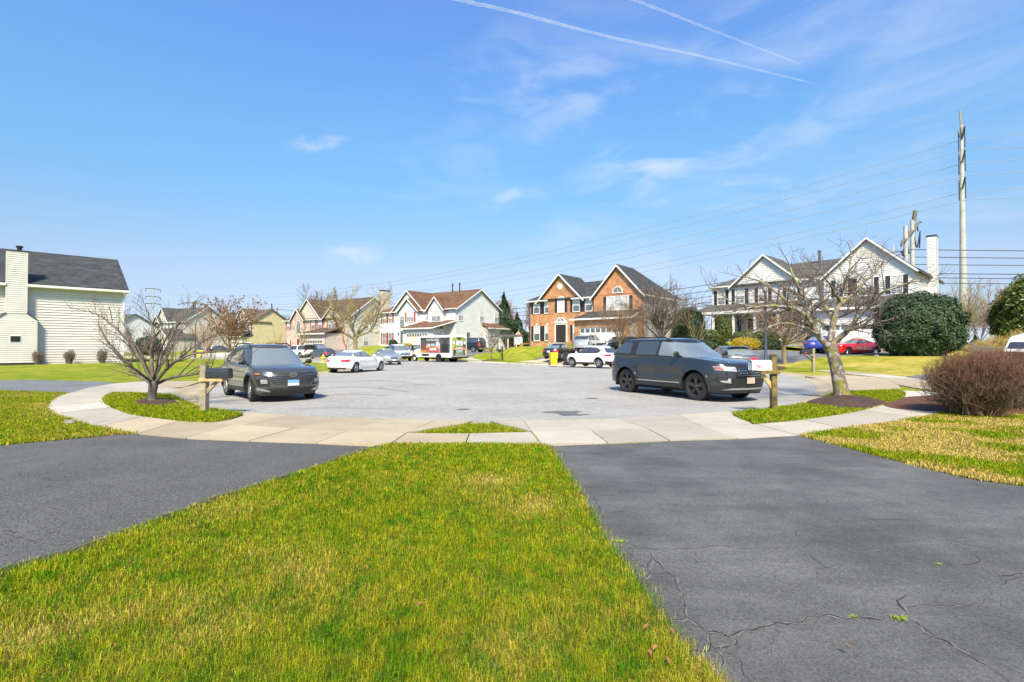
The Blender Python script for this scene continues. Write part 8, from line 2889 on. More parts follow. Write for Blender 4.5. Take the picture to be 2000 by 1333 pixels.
# ------------------------------------------------------------------ leafy shrubs from leaf-sized cards
def leaf_cloud(name, label, cat, c, rad, n, size, m, shape=None, seed=0, group=None, stems=None, kind='foliage', fill=.35, up=.3, aspect=2.2, core=True):
 r = np.random.default_rng(seed)
 c = Vector(c)
 n = int(n)
 d = r.normal(size=(n, 3))
 d /= np.linalg.norm(d, axis=1)[:, None]
 rr = np.where(r.random(n) < fill, r.random(n) ** (1 / 3), r.uniform(.86, 1.03, n))
 lump = 1 + .07 * np.sin(d[:, 0] * 5 + seed) * np.sin(d[:, 2] * 6 + 1) + .05 * np.sin(d[:, 0] * 9 - d[:, 1] * 7 + seed) * np.sin(d[:, 2] * 10 + 2 + d[:, 0] * 4) + (r.random(n) < .05) * r.uniform(0, .09, n) + .035 * np.sin(d[:, 0] * 23 + d[:, 2] * 9) * np.sin(d[:, 1] * 19 + d[:, 2] * 21) + .05 * np.sin(d[:, 0] * 13 + d[:, 1] * 9) * np.cos(d[:, 2] * 11)
 P = d * (rr * lump)[:, None]
 if shape:
  P = shape(P, r)
 P = P * np.array(rad)
 keep = P[:, 2] > -rad[2] * .93
 P, d = P[keep], d[keep]
 n = len(P)
 nrm = d + r.normal(0, .55, (n, 3)) + np.array([0, 0, up])
 nrm /= np.linalg.norm(nrm, axis=1)[:, None]
 a = np.cross(nrm, r.normal(size=(n, 3)))
 a /= np.linalg.norm(a, axis=1)[:, None] + 1e-9
 b = np.cross(nrm, a)
 s_ = size * r.uniform(.6, 1.35, n)[:, None]
 V = np.stack([P - a * s_ * aspect / 2, P + b * s_ / 2, P + a * s_ * aspect / 2, P - b * s_ / 2], 1)
 root = thing(name, label, cat, tuple(c), 0, group)
 me = bpy.data.meshes.new(kind)
 me.vertices.add(n * 4)
 me.vertices.foreach_set('co', V.ravel())
 me.loops.add(n * 4)
 me.loops.foreach_set('vertex_index', np.arange(n * 4, dtype=np.int32))
 me.polygons.add(n)
 me.polygons.foreach_set('loop_start', np.arange(n, dtype=np.int32) * 4)
 me.update(calc_edges=True)
 at = me.attributes.new('tint', 'FLOAT', 'POINT')
 at.data.foreach_set('value', np.repeat(r.random(n), 4).astype(np.float32))
 me.materials.append(M(m))
 o = bpy.data.objects.new(kind, me)
 COL.objects.link(o)
 o.parent = root
 tag(o, kind='stuff')
 b = MB()
 rr_ = random.Random(seed)
 for k in range(stems or 5):
  a_ = rr_.uniform(0, 6.28)
  q = Vector((math.cos(a_) * rad[0] * .4, math.sin(a_) * rad[1] * .4, rad[2] * .3))
  b.tube([(math.cos(a_) * .08, math.sin(a_) * .08, -rad[2] * 1.02), tuple(q * .5 + Vector((0, 0, -rad[2] * .3))), tuple(q)], [.05, .035, .015], 5)
 b.build('stems', M('bark grey'), root)
 return root
def boxy(P, r):
 """flatten a ball toward a clipped, flat-sided shape"""
 q = np.sign(P) * np.abs(P) ** .96
 return q * np.array([.99, .99, .99])
def cone(P, r):
 t = (P[:, 2] + 1) / 2
 P = P.copy()
 w = np.clip((1 - t) * 1.25 + .06, 0, 1) * (1 + .18 * np.sin(t * 22 + P[:, 0] * 3))
 d = np.hypot(P[:, 0], P[:, 1]) + 1e-6
 k = w / np.maximum(d, .35)
 P[:, 0] *= k * np.minimum(d, 1)
 P[:, 1] *= k * np.minimum(d, 1)
 return P
leaf_cloud('round_hedge', 'huge rounded dark holly right of the red muscle coupe', 'hedge', (30.6, 38.6, 3.15), (2.85, 2.6, 2.55), 46000, .085, 'leaf holly', boxy, 3, fill=.25)
leaf_cloud('evergreen_tree', 'tall yellow green evergreen at the right edge of the view', 'tree', (57.2, 55, 4.8), (4.3, 4.2, 5.0), 34000, .17, 'leaf evergreen', None, 4, fill=.4)
leaf_cloud('evergreen_tree', 'dark pointed conifer behind the right corner of the white red shuttered house', 'tree', (-1.4, 88, 5.4), (3.1, 3.1, 5.6), 16000, .17, 'leaf conifer', cone, 5, fill=.5)
leaf_cloud('evergreen_tree', 'broad dark conifer at the right of the taller pointed one', 'tree', (.9, 90, 3.9), (2.6, 2.6, 3.7), 9000, .17, 'leaf conifer', cone, 6, fill=.5)
leaf_cloud('evergreen_shrub', 'tall dark evergreen shrub between the brick house and the porch house', 'shrub', (18.3, 51.9, 3.2), (1.3, 1.3, 2.3), 8000, .10, 'leaf conifer', None, 7, fill=.4)
leaf_cloud('conifer_shrub', 'small pointed green conifer by the picket fence, left of a pair', 'shrub', (41.6, 47.5, 1.9), (.7, .7, 1.45), 5000, .06, 'leaf conifer', cone, 8)
leaf_cloud('conifer_shrub', 'small pointed green conifer by the picket fence, right of a pair', 'shrub', (43.4, 48, 1.6), (.65, .65, 1.2), 4000, .06, 'leaf conifer', cone, 9)
leaf_cloud('yew_hedge', 'green clipped hedge below the porch right of the lamp post', 'hedge', (24.4, 51.5, 2.55), (2.4, 1.1, .85), 12000, .07, 'leaf yew', boxy, 10)
leaf_cloud('yew_hedge', 'olive green spreading shrub at the left porch corner', 'hedge', (20.0, 53, 2.5), (1.9, 1.2, 1.0), 9000, .07, 'leaf yew', None, 11)
leaf_cloud('yew_shrub', 'dark low shrub left of the forsythia', 'shrub', (18.6, 49.2, 1.75), (1.3, .9, .7), 6000, .07, 'leaf conifer', None, 12)
leaf_cloud('yew_shrub', 'dark low shrub right of the forsythia', 'shrub', (24.0, 49.6, 1.75), (2.1, .8, .75), 8000, .07, 'leaf conifer', boxy, 13)
leaf_cloud('tall_yew', 'tall narrow olive shrub against the porch front', 'shrub', (22.6, 54.5, 3.6), (.8, .7, 1.5), 5000, .07, 'leaf yew', None, 14)
leaf_cloud('forsythia', 'bright yellow forsythia in front of the porch left of the lamp post', 'shrub', (22.0, 48.2, 1.95), (1.35, .8, .62), 5200, .05, 'forsythia', None, 15, fill=.6)
leaf_cloud('ball_shrub', 'round dark clipped shrub at the left corner of the white red shuttered house', 'shrub', (-17.3, 74.5, 2.2), (.62, .62, .6), 2600, .07, 'leaf conifer', None, 16)
leaf_cloud('gold_shrub', 'low golden shrub beside the round clipped one', 'shrub', (-15.2, 73.8, 1.8), (1.1, .6, .45), 3000, .06, 'forsythia', None, 17)
leaf_cloud('low_shrub', 'low dark green shrub before the white house door', 'shrub', (-16.5, 71.5, 1.35), (1.5, .8, .45), 3200, .07, 'leaf conifer', boxy, 18)
leaf_cloud('copper_hedge', 'copper brown hedge at the left corner of the pink brick house', 'hedge', (-48.5, 104, 2.0), (2.0, .8, .7), 3500, .10, 'reed', boxy, 19)
leaf_cloud('evergreen_shrub', 'dark green shrub left of the low bare tree, far across the street', 'shrub', (-66, 93, 1.9), (2.2, 1.6, 1.7), 6000, .13, 'leaf conifer', None, 20)
leaf_cloud('evergreen_tree', 'dark shrubby evergreen behind the thin stems at the porch house', 'tree', (20.0, 58.0, 3.9), (1.7, 1.5, 2.2), 9000, .11, 'leaf conifer', None, 21, fill=.4)
def twig_bush(name, label, pos, rx, ry, h, n, m1, m2, r0, seed, clump=.12, flat=.8, group=None, sub=3, droop=0):
 r = random.Random(seed)
 b1, b2 = MB(), MB()
 tips = []
 for i in range(n):
  a = r.uniform(0, 2 * PI)
  f = math.sqrt(r.random())
  bx, by = r.gauss(0, clump), r.gauss(0, clump)
  ex, ey = math.cos(a) * rx * f, math.sin(a) * ry * f
  ez = h * (flat + (1 - flat) * (1 - f * f)) * r.uniform(.72, 1.03) * (1 - .38 * f ** 4)
  if r.random() < .35:
   ez *= r.uniform(.35, .9)
  p0, p2 = Vector((bx, by, -.02)), Vector((ex, ey, ez))
  p1 = Vector((bx + ex * .38 + r.gauss(0, .05 * rx), by + ey * .38 + r.gauss(0, .05 * ry), ez * .55))
  b1.tube([p0, p1], [r0 * 1.9, r0 * 1.2], 4, cap=False)
  q = p1.lerp(p2, .5) + Vector((r.gauss(0, .05), r.gauss(0, .05), r.gauss(0, .03)))
  b2.tube([p1, q, p2], [r0 * 1.15, r0 * .8, r0 * .4], 3, cap=False)
  for k in range(sub):
   t = r.uniform(.15, 1)
   s_ = p1.lerp(q, t) if r.random() < .5 else q.lerp(p2, t)
   e_ = s_ + Vector((r.gauss(0, .10 * rx), r.gauss(0, .10 * ry), r.uniform(.04, .22) * h))
   lim = h * (1.0 - .30 * min(1.3, math.hypot(e_.x / rx, e_.y / ry)) ** 3)
   if e_.z > lim:
    e_.z = lim * r.uniform(.93, 1.02)
   b2.tube([s_, s_.lerp(e_, .5) + Vector((r.gauss(0, .015), r.gauss(0, .015), 0)), e_], [r0 * .7, r0 * .5, r0 * .3], 3, cap=False)
   for j in range(2):
    t = r.uniform(.2, .95)
    w = s_.lerp(e_, t)
    b2.tube([w, w + Vector((r.gauss(0, .05 * rx), r.gauss(0, .05 * ry), r.uniform(.02, .12) * h))], [r0 * .45, r0 * .25], 3, cap=False)
 root = thing(name, label, 'shrub', pos, 0, group)
 tag(b1.build('stems', M(m1), root), kind='stuff')
 o = b2.build('twigs', M(m2), root)
 me = o.data
 at = me.attributes.new('tint', 'FLOAT', 'POINT')
 at.data.foreach_set('value', np.clip(np.array([v[2] for v in b2.v]) / h, 0, 1).astype(np.float32) * .8 + rng.random(len(b2.v)).astype(np.float32) * .2)
 tag(o, kind='stuff')
 at = root.children[0].data.attributes.new('tint', 'FLOAT', 'POINT')
 at.data.foreach_set('value', rng.random(len(b1.v)).astype(np.float32))
 return root
g1 = G(1908, 806, .15)
twig_bush('barberry_shrub', 'dense reddish bare shrub nearest the walk on the right mulch bed', tuple(g1), 1.02, .95, 1.30, 1500, 'barberry base', 'barberry twig', .0055, 5, .16, .86)
g1 = G(1985, 800, .15)
twig_bush('barberry_shrub', 'dense reddish bare shrub cut off by the right edge of the view', (g1.x + .35, g1.y + .5, .15), 1.25, 1.1, 1.34, 1700, 'barberry base', 'barberry twig', .0055, 6, .2, .86)
twig_bush('barberry_shrub', 'dense reddish bare shrub outermost in the row at the right edge', (g1.x + 2.6, g1.y + .9, .15), 1.2, 1.1, 1.32, 700, 'barberry base', 'barberry twig', .007, 7, .2, .86)
for i, u in enumerate((75.5, 136.5, 200.5)):
 # shrubs stand a pace out from the clapboard wall
 s_ = (Vector((G(u, 711, .35).x, 0)))
 fL = Frame(-30.4 - .702 * 11, 40 - .712 * 11, math.degrees(math.atan2(.712, .702)), .35)
 q = fL.f(u, 690, -.75)
 w = fL.w(q[0], -.75, -.0)
 w.z = TZ(w.x, w.y) + .02
 twig_bush('vase_shrub', ['vase shaped bare shrub by the clapboard wall, nearest the chimney', 'vase shaped bare shrub at the middle of the clapboard wall', 'vase shaped bare shrub by the clapboard wall nearest its far corner'][i], tuple(w), .42, .40, 1.0, 130, 'bark grey', 'bark grey', .012, 40 + i, .06, .95, 'bare shrubs along the clapboard wall', sub=3)
for i, (x, y, n_, h_) in enumerate(((41.5, 45.5, 90, 1.5), (44.0, 46.5, 120, 1.9), (47.0, 47.5, 140, 2.3), (50.0, 48.0, 120, 2.0))):
 twig_bush('dry_reeds', ['tuft of dry golden reeds nearest the holly', 'second tuft of dry golden reeds behind the picket fence', 'tallest tuft of dry golden reeds behind the picket fence', 'golden reeds beside the evergreen at the right edge'][i], (x, y, TZ(x, y)), 1.3, .7, h_, n_ * 2, 'reed', 'reed', .02, 70 + i, .8, .7, 'dry reeds behind the fence')
# ------------------------------------------------------------------ mailboxes
def mailbox(root, y0, z0, L, w, hh, m, flag=None, x0=0.0, door=1):
 """arched box running along x from x0"""
 n = 10
 sec = [(-w / 2, z0)] + [(-w / 2 * math.cos(PI * k / n), z0 + hh - w / 2 + w / 2 * math.sin(PI * k / n)) for k in range(n + 1)] + [(w / 2, z0)]
 b = MB()
 rows = [[(x, y0 + y, z) for y, z in sec] for x in (x0, x0 + L)]
 b.grid(rows, closed=True)
 b.add(rows[0], [tuple(range(len(sec)))]).add(rows[1], [tuple(range(len(sec)))])
 o = PB(root, b, 'box', m, True, 40)
 b = MB()
 xe = x0 if door < 0 else x0 + L
 rows = [[(xe + dx, y0 + y * f, z0 + (z - z0) * (f if z > z0 else 1)) for y, z in sec] for dx, f in ((-.012, 1.035), (.012, 1.035))]
 b.grid(rows, closed=True)
 PB(root, b, 'door_rim', m, True, 40)
 b = MB().box(min(xe, xe + .016 * door), max(xe, xe + .016 * door), y0 - .015, y0 + .015, z0 + hh - .06, z0 + hh - .02)
 PB(root, b, 'latch', 'dark trim')
 return o
b0 = G(399, 802, .1)
mb_ = thing('mailbox', 'black mailbox on a weathered timber post by the left verge', 'mailbox', (b0.x, b0.y, .08), math.radians(-4))
PB(mb_, MB().box(-.07, .07, -.07, .07, -.1, 1.06), 'post', 'wood post')
PB(mb_, MB().box(-.075, .075, -.075, .075, 1.06, 1.075), 'post_cap', 'wood post')
PB(mb_, MB().box(-.05, .50, -.11, .02, .70, .76), 'arm', 'wood fresh')
PB(mb_, MB().box(-.10, .02, -.075, -.071, .69, .77), 'arm_end', 'wood fresh')
PB(mb_, MB().prism([(.07, -.03, .40), (.07, -.03, .52), (.26, -.03, .70), (.36, -.03, .70)], (0, .06, 0)), 'brace', 'wood post')
mailbox(mb_, -.02, .765, .55, .17, .235, 'mailbox black', x0=.08, door=1)
b0 = G(1511, 799, .1)
mb2 = thing('mailbox', 'white mailbox numbered on its side on a mossy timber post by the dark SUV', 'mailbox', (b0.x, b0.y, .08), math.radians(3))
PB(mb2, MB().box(-.062, .062, -.062, .062, -.1, 1.30), 'post', 'wood mossy')
PB(mb2, MB().add([(-.072, -.072, 1.30), (.072, -.072, 1.30), (.072, .072, 1.30), (-.072, .072, 1.30), (0, 0, 1.345)], [(0, 1, 4), (1, 2, 4), (2, 3, 4), (3, 0, 4)]), 'post_cap', 'wood mossy')
PB(mb2, MB().box(-.36, .10, -.115, -.072, .855, .93), 'arm', 'wood mossy')
PB(mb2, MB().prism([(-.072, -.03, .50), (-.072, -.03, .66), (-.24, -.03, .855), (-.32, -.03, .855)], (0, .06, 0)), 'brace', 'wood fresh')
PB(mb2, MB().box(-.46, -.09, -.10, .10, .93, .945), 'tray', 'wood fresh')
bx = mailbox(mb2, 0, .945, .47, .175, .235, 'mailbox white', x0=-.55, door=-1)
def side_text(root, body, x, z, size, m, y, shear=0, name='lettering', off=0):
 t = bpy.data.curves.new(name, 'FONT')
 t.body = body
 t.size = size
 t.shear = shear
 t.extrude = .0008
 t.offset = off
 t.materials.append(M(m))
 o = text_obj(name, t)
 o.parent = root
 o.location = (x, y, z)
 o.rotation_euler = (PI / 2, 0, 0)
 return o
side_text(bx, '2120', -.235, .965, .052, 'black ink', -.0895, .1, off=.0008)
yy = -.0895
bq = MB().box(-.545 + .01, -.50, yy, yy + .002, 1.015, 1.055)
PB(bx, bq, 'label', 'blue ink')
PB(bx, MB().box(-.528, -.508, yy - .001, yy + .001, 1.024, 1.046), 'label_centre', 'plate white')
PB(bx, MB().prism([(-.49, yy, 1.06), (-.49, yy, 1.035), (-.40, yy, 1.02), (-.385, yy, .985), (-.36, yy, .985), (-.36, yy, 1.045), (-.385, yy, 1.055)], (0, .002, 0)), 'flag', 'red ink')
# dark mailbox down the right side of the court
b0 = D(1588.5, 727, 31.2)
m3 = thing('mailbox', 'dark mailbox on a pale post in front of the red muscle coupe', 'mailbox', (b0.x, b0.y, .1), math.radians(4))
PB(m3, MB().box(-.07, .07, -.07, .07, -.1, 1.42), 'post', 'wood post')
PB(m3, MB().box(-.55, .08, -.08, .05, .98, 1.05), 'arm', 'wood post')
PB(m3, MB().beam((-.05, 0, .62), (-.50, 0, 1.0), .05, .05), 'brace', 'black plastic')
PB(m3, MB().beam((-.07, -.06, .85), (-.62, -.06, 1.25), .04, .04), 'flag_rod', 'black plastic')
mailbox(m3, 0, 1.06, .62, .22, .28, 'mailbox black', x0=-.78, door=-1)
PB(m3, MB().box(-.60, -.50, -.125, -.11, 1.12, 1.2), 'flag', 'red lamp')
b0 = D(981, 703, 56)
m4 = thing('mailbox', 'black mailbox on a black post right of the small bare street tree', 'mailbox', (b0.x, b0.y, .2), math.radians(8))
PB(m4, MB().box(-.07, .07, -.07, .07, -.1, 1.45), 'post', 'black metal')
PB(m4, MB().box(-.50, .08, -.06, .06, .92, 1.0), 'arm', 'black metal')
PB(m4, MB().beam((-.05, 0, .55), (-.40, 0, .92), .06, .06), 'brace', 'black metal')
mailbox(m4, 0, 1.0, .5, .2, .25, 'mailbox black', x0=-.62, door=-1)
b0 = D(412, 700, 72)
m5 = thing('mailbox', 'far black mailbox between the low bare tree and the seed head tree', 'mailbox', (b0.x, b0.y, TZ(b0.x, b0.y)), math.radians(8))
PB(m5, MB().box(-.07, .07, -.07, .07, -.1, 1.1), 'post', 'wood post')
mailbox(m5, 0, 1.0, .6, .3, .36, 'mailbox black', x0=-.3, door=-1)
# ------------------------------------------------------------------ wheeled bins
def bin_(label, m, pos, rot, symbol=False):
 z = .10
 r = thing('wheeled_bin', label, 'bin', (pos[0], pos[1], z), rot, None)
 b = MB()
 rows = []
 for zz, w, d in ((.04, .22, .24), (.10, .235, .25), (.85, .30, .335), (.93, .305, .34), (.935, .325, .36), (.985, .325, .36)):
  rows.append([(x * w, y * d, zz) for x, y in ((-1, -.9), (-.9, -1), (.9, -1), (1, -.9), (1, .9), (.9, 1), (-.9, 1), (-1, .9))])
 b.grid(rows, closed=True)
 b.add(rows[0], [tuple(range(8))])
 PB(r, b, 'body', m)
 b = MB().grid([[(x * .335, y * .37, zz) for x, y in ((-1, -.9), (-.9, -1), (.9, -1), (1, -.9), (1, .9), (.9, 1), (-.9, 1), (-1, .9))] for zz in (.985, 1.02)] + [[(x * .29, y * .32, 1.06) for x, y in ((-1, -.9), (-.9, -1), (.9, -1), (1, -.9), (1, .9), (.9, 1), (-.9, 1), (-1, .9))]], closed=True)
 b.add([(x * .29, y * .32, 1.06) for x, y in ((-1, -.9), (-.9, -1), (.9, -1), (1, -.9), (1, .9), (.9, 1), (-.9, 1), (-1, .9))], [tuple(range(8))])
 PB(r, b, 'lid', m)
 PB(r, MB().tube([(-.26, .40, .95), (.26, .40, .95)], .018, 6).beam((-.26, .33, .93), (-.26, .41, .95), .03, .03).beam((.26, .33, .93), (.26, .41, .95), .03, .03), 'handle', m)
 for sx in (-1, 1):
  PB(r, MB().lathe([(-.03, 0), (-.03, .12), (.03, .12), (.03, 0)], 16, 'x', (sx * .30, .24, .12)), 'wheel', 'black rubber')
 if symbol:
  b = MB()
  for k in range(3):
   a = 2 * PI * k / 3 + PI / 2
   c_, s_ = math.cos(a), math.sin(a)
   for off in (0,):
    q0 = Vector((c_ * .05, 0, s_ * .05))
    a2 = a + 1.3
    q1 = Vector((math.cos(a2) * .055, 0, math.sin(a2) * .055))
    b.beam(Vector((0, -.335, .74)) + q0, Vector((0, -.335, .74)) + q1, .012, .02, up=(0, 1, 0))
    a3 = a + 1.75
    q2 = Vector((math.cos(a3) * .06, 0, math.sin(a3) * .06))
    b.add([Vector((0, -.338, .74)) + q1 * 1.35, Vector((0, -.338, .74)) + q1 * .5, Vector((0, -.338, .74)) + q2], [(0, 1, 2)])
  PB(r, b, 'recycling_mark', 'black ink')
 return r
bin_('yellow wheeled recycling bin beside the white crossover', 'bin yellow', (3.42, 42.3), math.radians(10), True)
bin_('black wheeled bin between the yellow bin and the white crossover', 'bin black', (4.45, 41.6), math.radians(-8))
b0 = D(388, 697, 78)
q = bin_('far yellow bin tipped at the kerb down the street', 'bin yellow', (b0.x, b0.y), .3)
q.rotation_euler = (0, math.radians(18), .3)
q.location.z = .15
# ------------------------------------------------------------------ hydrant
b0 = D(631, 708, 55)
hz = thing('fire_hydrant', 'yellow fire hydrant on the grass behind the white coupe', 'hydrant', (b0.x, b0.y, .08))
PB(hz, MB().lathe([(0, .20), (.05, .20), (.06, .13), (.50, .125), (.52, .17), (.56, .17), (.58, .13), (.68, .10), (.74, .05), (.76, .03), (.80, .03), (.80, 0)], 14, 'z'), 'barrel', 'hydrant yellow', True, 40)
for sx in (-1, 1):
 PB(hz, MB().lathe([(sx * .10, .06), (sx * .20, .06), (sx * .21, .075), (sx * .25, .075), (sx * .25, 0)], 12, 'x', (0, 0, .42)), 'nozzle', 'hydrant yellow', True, 40)
PB(hz, MB().lathe([(-.10, .08), (-.2, .08), (-.21, .095), (-.24, .095), (-.24, 0)], 12, 'y', (0, 0, .36)), 'pumper_nozzle', 'hydrant yellow', True, 40)
# ------------------------------------------------------------------ street lamps
def lamp_post(label, x, y, hh, m='pole blue', sc=1.0):
 z = TZ(x, y)
 r = thing('street_lamp', label, 'lamp post', (x, y, max(z, .05)))
 PB(r, MB().lathe([(-.1, .14), (.6, .14), (.7, .085), (hh - .8, .065), (hh - .75, .09), (hh - .7, .05)], 14, 'z'), 'pole', m, True, 40)
 b = MB().lathe([(hh - .72, .06), (hh - .66, .14), (hh - .62, .15)], 8, 'z')
 PB(r, b, 'lamp_base', 'black metal')
 PB(r, MB().lathe([(hh - .62, .14), (hh - .26, .24)], 8, 'z'), 'lamp_glass', 'lamp glass')
 b = MB()
 for k in range(8):
  a = 2 * PI * k / 8
  b.beam((math.cos(a) * .145, math.sin(a) * .145, hh - .62), (math.cos(a) * .245, math.sin(a) * .245, hh - .26), .02, .02)
 PB(r, b, 'lamp_frame', 'black metal')
 PB(r, MB().lathe([(hh - .27, .28), (hh - .22, .27), (hh - .10, .16), (hh - .07, .07), (hh + .0, .06), (hh + .03, .02), (hh + .03, 0)], 16, 'z'), 'lamp_hood', 'lamp hood', True, 40)
 return r
mat('pole blue', (.055, .065, .10), .45, metal=.3)
mat('lamp hood', (.16, .16, .17), .5)
lamp_post('lantern topped street lamp rising behind the white numbered mailbox', 16.3, 32.9, 5.75)
b0 = D(381, 700, 74)
lamp_post('far street lamp between the low bare tree and the rusty twigged tree', b0.x, b0.y, 5.6)
b0 = D(295, 695, 84)
lamp_post('far street lamp in front of the grey roofed house, seen through the low bare tree', b0.x, b0.y, 4.4)
# pale bell shaped garden light above the grey hatchback
b0 = D(1430, 690, 44)
bl = thing('garden_bell_light', 'small white bell shaped garden light beside the forsythia', 'garden light', (b0.x, b0.y, TZ(b0.x, b0.y)))
PB(bl, MB().tube([(0, 0, -.05), (0, 0, .62)], .025, 6), 'stake', 'black metal')
PB(bl, MB().lathe([(.58, .20), (.62, .19), (.72, .12), (.84, .09), (.90, .03), (.92, 0)], 14, 'z'), 'bell', 'lamp glass', True)
# yard rocks
for u, v, w, z in ((136, 829, .12, .1), (1712, 725, .2, .25), (1567, 697, .42, 1.05)):
 c0 = G(u, v, z) if v > 800 else D(u, v, 38 if u > 1600 else 44)
 if v < 800:
  c0.z = TZ(c0.x, c0.y)
 rr_ = random.Random(u)
 rows = []
 for zz, f in ((-.02, 1), (.03, 1.02), (.07, .8), (.085, .4), (.087, .02)):
  rows.append([(math.cos(2 * PI * k / 11) * w * f * rr_.uniform(.88, 1.1), math.sin(2 * PI * k / 11) * w * .6 * f * rr_.uniform(.88, 1.1), zz * w / .12) for k in range(11)])
 o = MB().grid(rows, closed=True).build('rock', M('rock'), None, True, 50, tuple(c0))
 tag(o, {136: 'flat brown rock on the left lawn', 1712: 'small grey rock on the straw coloured lawn across the right walk', 1567: 'pale boulder at the end of the right house planting bed'}[u], 'rock')
# wooden picket fence at the right
fz = thing('picket_fence', 'low weathered picket fence behind the reddish bare shrubs at the right', 'fence', (39.6, 44.0, 0))
stp = 0
F0, F1 = Vector((38.0, 42.6)), Vector((46.0, 46.2))
Lf = (F1 - F0).length
dd = (F1 - F0).normalized()
pk = MB().box(-.055, .055, -.012, .012, 0, .8).add([(-.055, -.012, .8), (.055, -.012, .8), (.055, .012, .8), (-.055, .012, .8), (0, -.012, .92), (0, .012, .92)], [(0, 1, 4), (2, 3, 5), (1, 2, 5, 4), (3, 0, 4, 5)]).mesh('picket', M('wood grey') if 'wood grey' in MATS else mat('wood grey', (.15, .12, .09), .9, var=.35, vscale=4))
q = 0.0
while q < Lf:
 p = F0 + dd * q
 inst('picket', pk, fz, (p.x - 39.6, p.y - 44.0, TZ(p.x, p.y) + .05), math.atan2(dd.y, dd.x))
 q += .17
for hh in (.25, .65):
 PB(fz, MB().beam((F0.x - 39.6, F0.y - 43.97, TZ(*F0) + hh), (F1.x - 39.6, F1.y - 43.97, TZ(*F1) + hh), .04, .09), 'rail', 'wood grey')
# ------------------------------------------------------------------ back yard things between the two middle houses
b0 = D(1012, 680, 86)
ph = thing('playhouse', 'tiny white playhouse tower with pink pointed roof between the white and brick houses', 'playhouse', (b0.x, b0.y, TZ(b0.x, b0.y)))
for sx in (-1, 1):
 for sy in (-1, 1):
  PB(ph, MB().box(sx * .55 - .05, sx * .55 + .05, sy * .55 - .05, sy * .55 + .05, -.1, 2.0), 'leg', 'wood post')
PB(ph, MB().box(-.62, .62, -.62, .62, 1.0, 2.4), 'body', 'white siding')
PB(ph, MB().box(-.42, -.08, -.635, -.62, 1.5, 2.1).box(.08, .42, -.635, -.62, 1.5, 2.1), 'window', 'plate blue')
PB(ph, MB().add([(-.72, -.72, 2.4), (.72, -.72, 2.4), (.72, .72, 2.4), (-.72, .72, 2.4), (0, 0, 3.3)], [(0, 1, 4), (1, 2, 4), (2, 3, 4), (3, 0, 4)]), 'roof', mat('roof pink', (.55, .22, .15), .6).name)
b0 = D(1024, 684, 76)
sl_ = thing('garden_slide', 'brown tilted play slide left of the brick house', 'slide', (b0.x, b0.y, TZ(b0.x, b0.y)), .3)
PB(sl_, MB().prism([(-.9, -.3, .0), (-.6, -.3, 1.15), (.8, -.3, 1.2), (.7, -.3, 1.05), (-.45, -.3, .95), (-.7, -.3, 0)], (0, .6, 0)), 'chute', mat('slide brown', (.32, .14, .03), .6).name)
PB(sl_, MB().beam((.6, -.25, 0), (.6, -.25, 1.1), .06, .06).beam((.6, .25, 0), (.6, .25, 1.1), .06, .06), 'frame', 'dark trim')
b0 = D(990, 684, 80)
dk = thing('yard_deck', 'dark covered deck with railings behind the white house', 'deck', (b0.x, b0.y, TZ(b0.x, b0.y)), -.4)
PB(dk, MB().box(-2.2, 2.2, -1.2, 1.2, .3, .42), 'floor', 'wood grey')
for x_ in (-2.1, -.7, .7, 2.1):
 PB(dk, MB().box(x_ - .06, x_ + .06, -1.2, -1.08, -.3, 1.9), 'post', 'plate white')
 PB(dk, MB().box(x_ - .06, x_ + .06, 1.08, 1.2, -.3, 1.9), 'post', 'plate white')
PB(dk, MB().box(-2.2, 2.2, -1.18, -1.12, 1.15, 1.22).box(-2.2, 2.2, -1.18, -1.12, .5, .56), 'rail', 'red door')
PB(dk, MB().prism([(-2.5, -1.4, 1.9), (2.5, -1.4, 1.9), (2.2, 1.4, 2.3), (-2.2, 1.4, 2.3)], (0, 0, .08)), 'roof', 'shingle grey')
b0 = D(1022, 684, 118)
sh_ = thing('garden_shed', 'low grey shed under the bare woods', 'shed', (b0.x, b0.y, TZ(b0.x, b0.y)), -.3)
PB(sh_, MB().box(-3, 3, -1.5, 1.5, -.3, 2.0), 'wall', 'grey shutter')
PB(sh_, MB().prism([(-3.2, -1.7, 2.0), (-3.2, 0, 2.9), (-3.2, 1.7, 2.0)], (6.4, 0, 0)), 'roof', 'shingle grey')
# ------------------------------------------------------------------ power lines
def tapered(r, hh, r0, r1, m='pole steel', n=12):
 PB(r, MB().lathe([(-.5, r0), (hh * .5, (r0 + r1) / 2), (hh, r1), (hh, 0)], n, 'z'), 'pole', m, True, 40)
LD = Vector((-.86, .51))                     # direction of the big line
LN = Vector((-LD.y, LD.x))
P1 = D(1882, 600, 105)
p1 = thing('power_pole', 'tall pale steel power pole rising right of the porch house', 'power pole', (P1.x, P1.y, 1.5), math.atan2(LD.y, LD.x))
tapered(p1, 46, .78, .27)
ARM = [(42.0, 3.6), (35.0, 3.9), (28.0, 4.0)]
HW = []
H1 = lambda v: CAM_H + (682 - v) / 1000 * 105 - 1.5
side_off = {}
for i, (v_l, v_r, v_m) in enumerate(((296, 262, 272), (345, 318, 318), (392, 372, 370))):
 zl, zr = H1(v_l) - .2, H1(v_r) - .6
 zm = H1(v_m)
 for sg, zz, dz_ in ((1, zl, 0), (-1, zr, 0)):
  tip = Vector((0, sg * 2.6, zm + 1.0 * (1 if sg < 0 else .2) + 1.5))
  PB(p1, MB().beam((0, 0, zm - .2), tuple(tip), .24, .34), 'arm', 'pole arm')
  zt = tip.z - 4.3
  PB(p1, MB().tube([tip, (tip.x, tip.y, zt)], .085, 6), 'insulator', 'black metal')
  HW.append((sg, i, zt))
